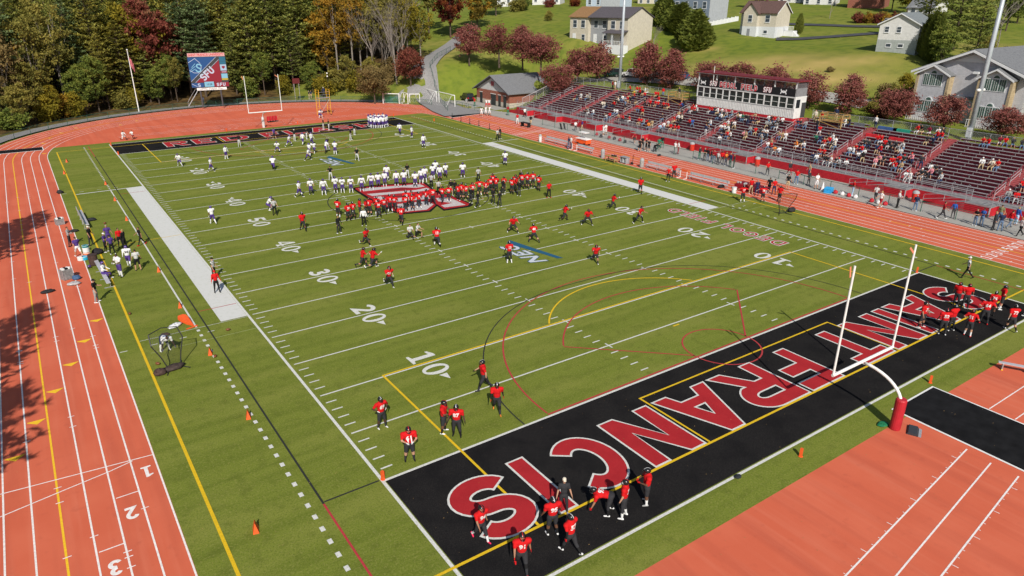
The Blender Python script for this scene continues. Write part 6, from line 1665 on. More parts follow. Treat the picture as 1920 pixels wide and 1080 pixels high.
    for (pm, d2, x_, y_, s) in (hands if fingers else ()):                               # five fingers on each palm
        for k in range(5):
            if k < 4:
                b = pm + d2 * 0.035 + x_ * (0.030 - 0.020 * k); L = (0.066, 0.076, 0.072, 0.056)[k]; d = d2 + x_ * (0.10 - 0.07 * k)
                pts = [b, b + d * L * 0.5, b + d * L + y_ * -s * 0.012]
            else:
                b = pm - d2 * 0.015 + x_ * 0.032; pts = [b, b + (d2 * 0.6 + x_ * 0.8) * 0.03, b + (d2 * 0.9 + x_ * 0.7) * 0.055]
            res.tube(pts, [0.0095, 0.009, 0.006], 5, 3)
    for s in (-1, 1):                                               # eyes, mouth
        res.ell(hc + V3(s * 0.03, 0, 0) + hf * 0.083 + hup * 0.012, (0.013, 0.009, 0.008), 6, 4, 7)
    res.ell(hc + hf * 0.083 - hup * 0.062, (0.022, 0.008, 0.005), 6, 4, 7)
    z0 = min(feet) if drop is None else drop
    if seat: z0 = min(feet)
    res.v = [(x, y, z - z0) for x, y, z in res.v]
    me = bpy.data.meshes.new('body'); me.from_pydata(res.v, [], res.f)
    for _ in range(9): me.materials.append(WHITE)
    me.polygons.foreach_set('material_index', res.m); me.polygons.foreach_set('use_smooth', [True] * len(res.f)); me.update()
    info = dict(mesh=me, head=hc - V3(0, 0, z0), HR=HR, chest=che - V3(0, 0, z0), up=up, fwd=fwd, pel=-z0, big=big)
    return info
_st = ((8, 10, 15, 0), (8, 10, 15, 0))
POSE = {}
def P(key, **kw): POSE[key] = make_body(key, **kw)
for pre, big in (('p', True), ('c', False)):
    P(pre + 'stand', big=big, th=((3, 6), (-3, 6)), arm=((5, 16, 18, 0), (8, 16, 20, 0)))
    P(pre + 'hips', big=big, th=((4, 8), (-3, 8)), arm=((-20, 42, 70, 45), (-20, 42, 70, 45)))
    P(pre + 'front', big=big, th=((2, 6), (-2, 7)), arm=((22, 14, 62, 42), (22, 14, 62, 42)), head=(14, 0))
    P(pre + 'walk', big=big, lean=4, th=((24, 3), (-22, 3)), kn=(6, 18), arm=((-22, 10, 22, 0), (26, 10, 30, 0)))
P('prun', big=True, lean=16, th=((52, 4), (-28, 4)), kn=(48, 62), arm=((-48, 10, 80, 8), (48, 10, 82, 12)))
P('plunge', big=True, lean=20, th=((34, 26), (-14, 28)), kn=(40, 22), arm=((20, 28, 50, 5), (10, 30, 45, 5)))
P('pbend', big=True, lean=86, th=((10, 12), (-4, 12)), kn=(12, 4), arm=((14, 12, 8, 0), (10, 14, 8, 0)), head=(-20, 0))
P('ppoint', big=True, th=((3, 6), (-3, 6)), arm=((20, 78, 8, 0), (20, 74, 8, 0)))
P('pcrouch', big=True, lean=34, th=((62, 14), (58, 14)), kn=(80, 80), arm=((40, 14, 40, 12), (40, 14, 40, 12)))
P('ckneel', lean=12, th=((82, 6), (-8, 6)), kn=(86, 84), arm=((30, 12, 50, 20), (30, 12, 50, 20)))
P('csit', lean=8, th=((84, 8), (84, 8)), kn=(82, 82), arm=((28, 10, 42, 18), (30, 10, 46, 18)), seat=True)
P('csit2', lean=20, th=((80, 14), (82, 12)), kn=(76, 80), arm=((42, 14, 30, 24), (36, 14, 44, 30)), seat=True, head=(8, 0))
P('csitf', lean=4, th=((84, 3), (86, 3)), kn=(84, 80), arm=((22, 8, 55, 22), (24, 8, 52, 22)), seat=True, fem=True)
P('cphone', th=((2, 5), (-2, 5)), arm=((28, 12, 70, 30), (6, 14, 18, 0)), head=(12, 0))
P('ccheer', fem=True, th=((2, 10), (-2, 10)), arm=((150, 24, 10, 0), (150, 24, 10, 0)))
P('cfem', fem=True, th=((2, 3), (-4, 4)), arm=((4, 10, 14, 0), (20, 12, 60, 25)))
P('cbend', lean=70, th=((8, 8), (-2, 8)), kn=(10, 6), arm=((20, 10, 25, 8), (24, 10, 25, 8)))
P('cfemwalk', fem=True, lean=3, th=((24, 2), (-20, 2)), kn=(6, 16), arm=((-20, 8, 25, 0), (24, 8, 30, 0)))
for _k, _kw in (('csit', dict(lean=8, th=((84, 8), (84, 8)), kn=(82, 82), arm=((28, 10, 42, 18), (30, 10, 46, 18)))), ('csit2', dict(lean=20, th=((80, 14), (82, 12)), kn=(76, 80), arm=((42, 14, 30, 24), (36, 14, 44, 30)))), ('cstand', dict(arm=((5, 16, 18, 0), (8, 16, 20, 0))))):
    P(_k + '_far', vox=0.042, fingers=False, **_kw)
# helmets, caps
HSHELL = {}
def helmet_mesh():
    m = MB(); n, k = 16, 10; vs = []; fs = []
    for j in range(k + 1):
        ph = PI * 0.80 * j / k
        for u in range(n):
            t = 2 * PI * u / n; x, y, z = 0.128 * math.sin(ph) * math.cos(t), 0.150 * math.sin(ph) * math.sin(t), 0.142 * math.cos(ph) + 0.02
            vs.append((x, y, z))
    for j in range(k):
        for u in range(n):
            t = 2 * PI * (u + 0.5) / n; front = math.sin(t) > 0.55
            if front and j >= 5: continue
            fs.append((j * n + u, (j + 1) * n + u, (j + 1) * n + (u + 1) % n, j * n + (u + 1) % n))
    m.add(vs, fs, 0)
    st = [(0, 0.155 * math.cos(R(a)), 0.022 + 0.147 * math.sin(R(a))) for a in range(30, 172, 10)]
    for a, b in zip(st, st[1:]): m.add([(-0.011, a[1], a[2]), (0.011, a[1], a[2]), (0.011, b[1], b[2]), (-0.011, b[1], b[2])], [(0, 1, 2, 3)], 1)
    for z, w in ((-0.02, 0.115), (-0.06, 0.105), (-0.1, 0.085)):
        pts = [(-w, 0.06, z), (-w * 0.75, 0.145, z), (0, 0.178, z), (w * 0.75, 0.145, z), (w, 0.06, z)]; m.tube(pts, 0.008, 4, 2)
    m.tube([(0, 0.165, 0.04), (0, 0.18, -0.03), (0, 0.17, -0.1)], 0.008, 4, 2)
    me = m.mesh('helmet', [BLACK, WHITE, BLACK], True); return me
HELM = helmet_mesh()
def cap_mesh():
    m = MB(); m.ell((0, 0, 0.055), (0.088, 0.105, 0.085), 12, 8); m.prism([(-0.07, 0.07), (-0.06, 0.155), (0, 0.175), (0.06, 0.155), (0.07, 0.07)], 'z', 0.045, 0.06); return m.mesh('cap', [WHITE], True)
CAPM = cap_mesh()
CL = {}
def cloth(name, c, rough=0.85):
    return mat('cloth_' + name, c, rough, 0.12, 9, spec=0.15)
COLR = dict(red=(0.50, 0.010, 0.012), dred=(0.26, 0.012, 0.02), white=(0.66, 0.66, 0.66), purple=(0.070, 0.038, 0.185), black=(0.012, 0.012, 0.013), dark=(0.030, 0.030, 0.034), grey=(0.28, 0.28, 0.28), lgrey=(0.48, 0.48, 0.48), navy=(0.018, 0.028, 0.07), jeans=(0.10, 0.16, 0.26), tan=(0.36, 0.26, 0.15), khaki=(0.42, 0.32, 0.19), cream=(0.60, 0.54, 0.44), yellow=(0.60, 0.45, 0.03), orange=(0.62, 0.18, 0.03), pink=(0.60, 0.22, 0.26), green=(0.03, 0.16, 0.10), blue=(0.03, 0.10, 0.36), olive=(0.20, 0.20, 0.10), lblue=(0.35, 0.5, 0.68), hotpink=(0.75, 0.03, 0.10), maroon=(0.16, 0.012, 0.03))
SKINS = [mat('skin_a', (0.42, 0.23, 0.15), 0.6), mat('skin_b', (0.30, 0.15, 0.09), 0.6), mat('skin_c', (0.12, 0.055, 0.032), 0.6), mat('skin_d', (0.06, 0.03, 0.02), 0.6)]
HAIRS = [mat('hair_dark', (0.014, 0.010, 0.008), 0.7), mat('hair_brown', (0.06, 0.032, 0.016), 0.7), mat('hair_grey', (0.25, 0.24, 0.23), 0.7), mat('hair_blond', (0.28, 0.19, 0.08), 0.7)]
STRIPE = bpy.data.materials.new('referee_stripes'); STRIPE.use_nodes = True
_nt = STRIPE.node_tree; _tc = _nt.nodes.new('ShaderNodeTexCoord'); _wv = _nt.nodes.new('ShaderNodeTexWave'); _wv.inputs['Scale'].default_value = 3.4; _cr = _nt.nodes.new('ShaderNodeValToRGB'); _cr.color_ramp.interpolation = 'CONSTANT'; _cr.color_ramp.elements[0].color = (0.02, 0.02, 0.02, 1); _cr.color_ramp.elements[1].position = 0.5; _cr.color_ramp.elements[1].color = (0.66, 0.66, 0.66, 1)
_nt.links.new(_tc.outputs['Object'], _wv.inputs['Vector']); _nt.links.new(_wv.outputs['Fac'], _cr.inputs[0]); _nt.links.new(_cr.outputs[0], _nt.nodes['Principled BSDF'].inputs['Base Color'])
def C_(c): return STRIPE if c == 'stripe' else cloth(c, COLR[c])
_prg = random.Random(99)
BVH = {}
def person(pose, x, y, z, face, shirt, arm=None, hand=None, thigh='dark', shin=None, shoe='black', skin=None, hair=None, helmet=None, cap=None, scale=None, number=None, numc='white', front=True, sock=None):
    "face: world angle the person looks along; arm / shin None means bare skin"
    info = POSE[pose]; rg = _prg
    sk = SKINS[skin if skin is not None else rg.choice((0, 0, 0, 1, 1, 2))]; hr = HAIRS[hair if hair is not None else rg.choice((0, 0, 1, 1, 2, 3))]
    o = link('person', info['mesh'], None, (x, y, z), face - PI / 2)
    s = scale or rg.uniform(0.98, 1.06); k = s * rg.uniform(0.95, 1.13); o.scale = (k, k, s)
    ms = [C_(shirt), C_(arm) if arm else sk, sk, C_(hand) if hand else sk, C_(thigh), C_(shin) if shin else sk, C_(shoe), hr, C_(sock) if sock else C_(shin) if shin else sk]
    for i, m in enumerate(ms): o.material_slots[i].link = 'OBJECT'; o.material_slots[i].material = m
    HRm = Matrix([list(r) for r in info['HR']])
    if helmet:
        h = link('helmet', HELM, o, tuple(info['head'])); h.rotation_euler = HRm.to_euler()
        sh_, stp, mk = helmet
        for i, c in enumerate((sh_, stp, mk)): h.material_slots[i].link = 'OBJECT'; h.material_slots[i].material = mat('gloss_' + c, COLR[c], 0.25, spec=0.5)
    elif cap:
        h = link('cap', CAPM, o, tuple(info['head'])); h.rotation_euler = HRm.to_euler(); h.material_slots[0].link = 'OBJECT'; h.material_slots[0].material = C_(cap)
    if number:
        k = pose
        if k not in BVH:
            me = info['mesh']; BVH[k] = BVHTree.FromPolygons([v.co for v in me.vertices], [list(p.vertices) for p in me.polygons])
        tm = text_mesh(number, 0.30, 0.012).copy(); tm.materials.clear(); tm.materials.append(C_(numc))
        up, fw = Vector(info['up']), Vector(info['fwd']); sgn = 1 if front else -1; cx = Vector(info['chest']) - up * 0.06
        right = fw.cross(up) * -sgn
        for v in tm.vertices:
            p = cx + right * v.co.x * 0.92 + up * v.co.y
            hit = BVH[k].ray_cast(p + fw * sgn * 0.6, -fw * sgn)
            v.co = (hit[0] if hit[0] is not None else p + fw * sgn * 0.16) + fw * sgn * 0.014
        link('jersey_number', tm, o)
    return o
RH = ('black', 'white', 'black'); RH2 = ('black', 'red', 'black'); WHM = ('purple', 'purple', 'dark')
ALLP = []                                                          # (object, description, cluster, pixel x)
def at(px, py, deg, kind, pose, cluster, desc, **kw):
    "stand someone on the ground under a photo pixel; deg: 0 looks at the camera, 90 to the right, 180 away"
    p = G(px, py); f = toward_cam(p[0], p[1]) + R(deg)
    z = kw.pop('z', 0.012)
    if kind == 'R': d = dict(shirt='red', arm=_prg.choice((None, None, 'black', None)), hand=_prg.choice(('black', 'white', 'red', None)), thigh='dark', shin=_prg.choice((None, None, 'dark', None)), shoe=_prg.choice(('black', 'white', 'black', 'dark')), helmet=_prg.choice((RH, RH, RH2)), skin=_prg.choice((0, 1, 2, 2, 3)))
    elif kind == 'W': d = dict(shirt='white', arm=_prg.choice((None, 'white', None, 'black')), hand=_prg.choice(('white', None, 'purple')), thigh='purple', shin=_prg.choice(('white', None, 'white', 'black')), shoe=_prg.choice(('white', 'white', 'black')), helmet=WHM, skin=_prg.choice((0, 1, 2, 2, 3)))
    if kind in ('R', 'W'): d['sock'] = _prg.choice(('black', 'dark', 'black', 'white') if kind == 'R' else ('white', 'white', 'black'))
    if kind in ('R', 'W'): pass
    elif kind == 'B': d = dict(shirt='black', arm='black', thigh='dark', shin='dark', shoe='white')
    elif kind == 'K': d = dict(shirt='black', arm=None, thigh='lgrey', shin='lgrey', shoe='white', cap=None)
    elif kind == 'Z': d = dict(shirt='stripe', arm=None, thigh='black', shin='black', shoe='black', cap='black')
    else: d = {}
    d.update(kw)
    if cluster in ('m',): d['front'] = abs(deg) < 95
    o = person(pose, p[0], p[1], z, f, **d)
    ALLP.append((o, desc, cluster, px)); return o
def crop(x0, y0, s, *pts): return [(x0 + a / s, y0 + b / s) for a, b in pts]
# near left group on the ten-yard side
RP = 'red jersey player'
at(717, 803, 30, 'R', 'phips', 'n', RP + ' with hand on hip left of the yellow diagonal line', number='69', hand='white', shin=None, skin=3, arm=None)
at(769, 864, 8, 'R', 'pfront', 'n', RP + ' with hands clasped, nearest the goal line pylon', number='61', arm=None, hand='white', shin=None, skin=0, shoe='black')
at(833, 811, 75, 'R', 'pfront', 'n', RP + ' facing a teammate beside the yellow diagonal', hand='red', shin=None, skin=2, arm=None)
at(857, 818, -8, 'R', 'pstand', 'n', RP + ' number 87 with teammate at the yellow diagonal', number='87', shin='dark', skin=3, arm=None, hand='black')
at(907, 731, -80, 'R', 'pwalk', 'n', RP + ' in long black trousers walking on the five-yard line', shin='black', skin=0, hand='black', arm=None)
at(932, 774, 5, 'R', 'pwalk', 'n', RP + ' with red gloves and red shoes walking to the end zone', hand='red', shoe='orange', shin='black', skin=3, arm='black')
# bottom group in the end zone
at(902, 1013, 35, 'R', 'pwalk', 'n', RP + ' number 94 with pink shoes on the letter S', number='94', shoe='hotpink', shin='dark', skin=1, arm=None, hand=None)
at(978, 1071, 12, 'R', 'pwalk', 'n', RP + ' number 91 with red gloves at the bottom edge', number='91', hand='red', shoe='red', shin='black', skin=1, arm=None)
at(1035, 1001, 205, 'R', 'pstand', 'n', RP + ' number 95 with white socks seen from behind', number='95', front=False, shoe='white', shin=None, skin=2, arm=None, hand='dark')
at(1056, 962, 10, '', 'cstand', 'n', 'coach in grey polo and pale cap on the letter I', shirt='dark', arm=None, thigh='dark', shin='dark', shoe='grey', skin=0, cap='cream', scale=1.04)
at(1069, 1036, 230, 'R', 'pwalk', 'n', RP + ' number 57 on the near end line', number='57', front=False, shin='dark', skin=3, arm='black', shoe='white')
at(1143, 962, -90, 'R', 'pbend', 'n', RP + ' number 92 bent over to the ground', number='92', front=False, hand='red', shin='dark', skin=1, arm=None)
at(1168, 970, 262, 'R', 'pstand', 'n', RP + ' in white shoes beside the bending teammate', number='71', front=False, shoe='white', shin='dark', skin=0, arm=None, hand='black', scale=1.06)
at(1210, 944, 285, 'R', 'pfront', 'n', RP + ' with red gloves right of the bending teammate', hand='red', skin=2, shin=None, arm=None, shoe='grey')
# right end zone group
for px, py, dg, ps, kw in ((1726, 614, 70, 'pstand', dict(number='78', front=True, shoe='white', shin=None, skin=1)), (1765, 627, 200, 'pstand', dict(number='52', front=False, shoe='white', shin='black')), (1781, 620, 230, 'pfront', dict(arm='white', shoe='white', shin='black')), (1813, 630, 170, 'phips', dict(number='51', front=False, shoe='red', shin=None, skin=0)), (1843, 607, 190, 'phips', dict(number='64', front=False, shoe='red', shin='black', skin=0)), (1857, 591, 180, 'pstand', dict(number='74', front=False, shin=None)), (1874, 580, 110, 'phips', dict(shin=None, shoe='white', skin=0)), (1791, 574, 160, 'pstand', dict(shin='black')), (1808, 577, 200, 'pstand', dict(shin='black')), (1893, 620, 215, 'pwalk', dict(number='72', front=False, shin=None, skin=0, hand='white', shoe='white'))):
    kw = dict(kw); kw.setdefault('arm', None); at(px, py, dg, 'R', ps, 'e', RP, **kw)
at(1921, 592, -90, 'B', 'cstand', 'n', 'person in black at the right edge of the end zone', thigh='black')
at(1811, 522, -90, 'Z', 'cwalk', 'n', 'striped official with white cap walking past the right goal line pylon', cap='white')
# loose red players in the middle of the near half
for px, py, dg, ps, ds, kw in ((569, 433, 20, 'pwalk', 'walking alone near the fifty-yard number', dict(arm=None)), (686, 461, 40, 'prun', 'running above the left hash marks', {}), (680, 501, 100, 'prun', 'running left of a bare-armed teammate', {}), (699, 503, 110, 'prun', 'running bare-armed beside a teammate on the thirty', dict(arm=None, skin=0, shin=None)), (730, 537, 20, 'prun', 'number 21 running below the thirty-yard line', dict(number='21', arm=None)), (820, 462, 190, 'prun', 'number 12 jogging near the left hash marks', dict(number='12', front=False)), (1148, 392, 110, 'prun', 'running toward the right sideline above number thirty', dict(shin='black')), (1058, 414, 115, 'prun', 'sprinting right of the midfield emblem', {}), (1101, 423, 20, 'plunge', 'crouched wide left of the sprinting trio', {}), (1197, 419, 60, 'plunge', 'bent forward below the right thirty-yard number', dict(shoe='white', shin='black')), (1200, 363, 10, 'pwalk', 'walking beside the right white sideline band', {}), (962, 437, 15, 'plunge', 'in a wide lunge above the near emblem', dict(arm=None, skin=0, shin=None)), (1001, 455, 195, 'plunge', 'number 44 seen from behind above the near emblem', dict(number='44', front=False, arm=None, skin=0, shin=None)), (955, 493, 200, 'pstand', 'number 13 standing on the near conference emblem', dict(number='13', front=False, arm='black', shin='black')), (1116, 493, 10, 'prun', 'in white shoes running past the right hash marks', dict(shoe='white', arm=None))):
    at(px, py, dg, 'R', ps, 'n', RP + ' ' + ds, **kw)
at(1029, 371, 30, '', 'cstand', 'n', 'bare-headed person in red shirt and red shoes right of midfield', shirt='red', arm=None, thigh='black', shin='black', shoe='red', skin=2)
at(636, 438, 40, 'B', 'cstand', 'n', 'coach in dark hooded top at the left end of the red crowd')
at(683, 424, 5, '', 'cstand', 'n', 'coach in white shirt in front of the red crowd', shirt='white', arm='white', thigh='black', shin='black', shoe='white')
at(769, 448, 15, '', 'ckneel', 'n', 'left of two kneeling people in grey shirts', shirt='lgrey', thigh='dark', shin='dark'); at(782, 446, 60, '', 'ckneel', 'n', 'right of two kneeling people in grey shirts', shirt='lgrey', thigh='black')
at(408, 549, 10, '', 'cstand', 'n', 'person in red top and black trousers on the left white band', shirt='red', arm='red', thigh='black', shin='black', shoe='black', cap='red'); at(403, 523, 60, 'Z', 'cstand', 'n', 'striped official on the left sideline behind the red top')
at(400, 420, 200, 'W', 'pwalk', 'n', 'white jersey player walking left of the fifty-yard number')
at(516, 404, 10, 'Z', 'cstand', 'n', 'striped official talking to a stooping player left of midfield'); at(503, 394, 70, 'W', 'pcrouch', 'n', 'white jersey player stooping beside the striped official')
for i, (px, py) in enumerate(((809, 354), (823, 366), (897, 342))): at(px, py, (160, 10, 5)[i], 'Z', 'cstand', 'n', 'striped official ' + ('on the right tip of the midfield emblem', 'right of the midfield emblem behind red players', 'standing apart above the red crowd')[i])
# the red crowd at midfield
for k, (px, py) in enumerate(((635, 408), (654, 414), (663, 411), (676, 407), (687, 407), (694, 405), (708, 402), (711, 408), (721, 401), (732, 397.5), (741, 396), (753, 421), (761, 397), (762, 390), (774, 395), (772, 389), (786, 392), (800, 386.5), (812, 383.7), (830, 380), (842, 379), (860, 376), (866, 375), (874, 375), (886, 374), (899, 367), (911, 369), (920, 361), (924, 355), (930, 362), (945, 360), (960, 364), (967, 356), (968, 361), (979, 354), (989, 354), (999, 352.5), (1010, 358))):
    at(px, py, _prg.choice((150, 170, 190, 200, 10, 30, -20, 90)), 'R', _prg.choice(('pstand', 'pstand', 'phips', 'pfront', 'pwalk')) if k not in (11, 25) else ('pwalk' if k == 11 else 'ppoint'), 'm', RP, number=('28', '30', '7', '54', '9', '3', '26', '34', '20', '5', '52', '14')[k % 12])
for k, (px, py) in enumerate(((846, 366), (853, 368), (883, 381), (896, 389), (925, 383), (937, 388), (943, 365), (973, 367.7), (977, 347))):
    at(px, py, (180, 200, 150, 120, 10, 200, 60, 160, 180)[k], 'B', ('cstand', 'cstand', 'cfront', 'cwalk', 'cfront', 'cstand', 'cstand', 'cfront', 'cstand')[k], 'mc', 'coach in black', thigh='khaki' if k == 0 else 'dark', shin='khaki' if k == 0 else 'dark', cap='lgrey' if k == 0 else ('red' if k == 6 else None))
# the white line facing them
_wn = {1: '18', 2: '17', 3: '13', 4: '32', 5: '84', 6: '54', 7: '35'}
for k, (px, py) in enumerate(((562, 370), (584, 365), (608, 366), (630, 362), (643, 362), (659, 362), (679, 359), (697, 356), (710, 352.5), (722, 350), (726, 339), (744, 350), (758, 349), (779, 350.6), (790, 344.6), (797, 342), (812, 336.3), (817, 328), (825, 338.6), (836, 333), (868, 334))):
    at(px, py, 60 if k == 0 else _prg.choice((0, -8, 8, 4)), 'W', 'pstand' if k not in (0, 19) else 'pwalk', 'w', 'white jersey player', number=_wn.get(k), numc='dark')
at(764.5, 334, 180, 'K', 'cstand', 'n', 'coach in black shirt behind the white jersey line')
at(620.6, 338, 180, 'K', 'chips', 'n', 'coach in black shirt seen from behind left of the white jersey line')
at(670, 301.5, 10, 'K', 'cwalk', 'n', 'coach in black shirt walking below the far conference emblem')
# far half
FAR = [(338, 312, 'plunge'), (397, 322, 'pwalk'), (425, 298, 'pstand'), (513, 319, 'prun'), (542, 274.5, 'plunge'), (568.5, 272, 'pwalk'), (521, 287, 'plunge'), (585, 272, 'pstand'), (590, 287, 'prun'), (581, 294, 'pstand'), (578, 301, 'plunge'), (611, 287, 'plunge'), (629, 289.5, 'pstand'), (750, 252.5, 'pwalk'), (772.5, 259, 'pstand'), (794.5, 277, 'pstand'), (947, 310, 'pstand')]
for px, py, ps in FAR: at(px, py, _prg.uniform(-60, 200), 'W', ps, 'f', 'white jersey player in the far half')
for px, py, ds in ((553, 264, 'with white cap near the letters of the far end zone'), (575.5, 261, 'on the far goal line below the letter A'), (607, 243, 'left of a pair in the far end zone'), (617, 244, 'right of a pair in the far end zone'), (665, 253, 'with folded arms right of the far letters'), (658, 263, 'walking on the far ten-yard line'), (615, 280, 'talking to a player right of the far huddle of four'), (449.5, 275, 'with raised hands left of the far letters')):
    at(px, py, _prg.uniform(-40, 200), 'K', 'cstand' if 'raised' not in ds else 'cphone', 'n', 'coach in black ' + ds, cap='white' if 'cap' in ds else None)
at(515, 261, 200, '', 'cwalk', 'n', 'person in purple shirt and shorts on the far goal line', shirt='purple', thigh='dark', shoe='white')
at(600, 221, 30, 'W', 'pcrouch', 'n', 'white jersey player crouched at the foot of the yellow tower')
at(232, 262.5, 30, '', 'ckneel', 'n', 'left of two kneeling people in white on the far track', shirt='white', arm='white', thigh='white', shoe='black'); at(250, 261, -40, '', 'ckneel', 'n', 'right of two kneeling people in white on the far track', shirt='white', thigh='dred')
# tight huddle in the far end zone corner
for k in range(20):
    a = 2 * PI * (k % 13) / 13 + (0.2 if k > 12 else 0); rr = 1.0 if k < 13 else 0.5
    px, py = 709 + 17.5 * rr * math.cos(a), 236.5 + 4.0 * rr * math.sin(a)
    at(px, py, 0, 'W', 'pstand', 'h', 'white jersey player in the tight huddle of the far end zone')
    o = ALLP[-1][0]; c = G(709, 236.5); o.rotation_euler = (0, 0, math.atan2(c[1] - o.location.y, c[0] - o.location.x) - PI / 2)
# left sideline
LS = [(133, 462, 70, 'cfront', 'person in grey shirt with folded arms on the left track', dict(shirt='grey', arm='grey', thigh='dark', shin='dark')), (149, 482, 200, 'cwalk', 'person in purple shirt and white shorts walking on the left track', dict(shirt='purple', thigh='white', shoe='white', skin=0)), (172, 460, 60, 'cstand', 'person in black shirt and pale cap behind the drink coolers', dict(shirt='black', thigh='dark', shin='dark', cap='cream')), (200, 473, 70, 'cfront', 'person in dark purple shirt and cap at the left of the purple trio', dict(shirt='purple', thigh='black', shin='black', shoe='white', cap='white')), (206, 458, 10, 'cstand', 'person in purple shirt at the back of the purple trio', dict(shirt='purple', thigh='purple', shin='black')), (212, 477, 190, 'cstand', 'person in purple shirt at the front of the purple trio', dict(shirt='purple', thigh='black', shin='black', shoe='white')), (227.5, 464, 20, 'cphone', 'person in red top near the purple trio', dict(shirt='red', arm='red', thigh='black', shin='black')), (236, 468, 240, 'cstand', 'person in black jacket beside the red top', dict(shirt='black', arm='black', thigh='black', shin='black')), (266, 460, 280, 'cwalk', 'person in black with red shoes striding on the left restraining line', dict(shirt='black', thigh='black', shin='black', shoe='red', skin=1)), (260, 507, 185, 'cstand', 'person in grey shirt and black shorts seen from behind', dict(shirt='lgrey', thigh='black', shoe='dark')), (183, 567, 70, 'cphone', 'person in black shirt and grey trousers with backpack', dict(shirt='black', thigh='grey', shin='grey', shoe='white', cap='black'))]
for px, py, dg, ps, ds, kw in LS: at(px, py, dg, '', ps, 'n', ds, **kw)
at(243, 500, 170, 'W', 'pwalk', 'n', 'white jersey player number 24 beside the grey shirt', number='24', numc='dark', front=False); at(227, 519, -60, 'W', 'pfront', 'n', 'bare-headed white jersey player holding a helmet', helmet=None, hair=0)
at(196, 523, 60, 'W', 'csit', 'n', 'white jersey player seated on the left bench', thigh='purple', shin='purple')
at(310, 658, 20, 'W', 'pbend', 'n', 'player in white jersey bending over inside the left kicking net', helmet=None, hair=1, thigh='navy', shin='white', shoe='white', number='82', front=False, numc='blue')
# right sideline and walkway
RS = [(1391.6, 379, 200, 'R', 'ppoint', RP + ' number 17 with arms out at the right restraining line', dict(number='17', front=False)), (1407, 364, 200, '', 'cstand', 'person in red polo and khaki trousers on the right track', dict(shirt='red', thigh='khaki', shin='khaki', shoe='white')), (1418, 367, 190, '', 'cstand', 'person in navy suit beside the khaki trousers', dict(shirt='navy', arm='navy', thigh='navy', shin='navy')), (1429, 379, 190, 'R', 'ppoint', RP + ' with both arms spread near the right kicking net', dict(number='28', front=False, arm=None)), (1441, 361, 160, 'B', 'cwalk', 'person in black jacket on the right track', {}), (1450, 365, 200, '', 'cstand', 'person in red jacket and blue trousers on the right track', dict(shirt='red', arm='red', thigh='navy', shin='navy')), (1460, 379, 150, 'R', 'pstand', RP + ' left of the right kicking net', dict(arm=None)), (1475.6, 356, 160, '', 'cstand', 'person in black shirt and tan shorts behind the right kicking net', dict(shirt='black', thigh='khaki', shoe='dark')),
      (1252, 341, -20, '', 'chips', 'person in red top and black trousers at the right bench', dict(shirt='red', arm='red', thigh='black', shin='black', shoe='white')), (1263, 334, 10, 'R', 'pstand', RP + ' bare-headed by the right bench', dict(helmet=None)), (1066, 279, 60, '', 'cstand', 'left of two people in white at the far bench', dict(shirt='navy', thigh='jeans', shin='jeans')), (1070.5, 278.5, -60, '', 'cstand', 'right of two people in white at the far bench', dict(shirt='white', thigh='jeans', shin='jeans')), (933, 263, 20, 'Z', 'cstand', 'striped official on the far right sideline', {}), (937.5, 261, 60, 'B', 'cstand', 'person in black beside the far right official', {})]
for px, py, dg, kd, ps, ds, kw in RS: at(px, py, dg, kd, ps, 'n', ds, **kw)
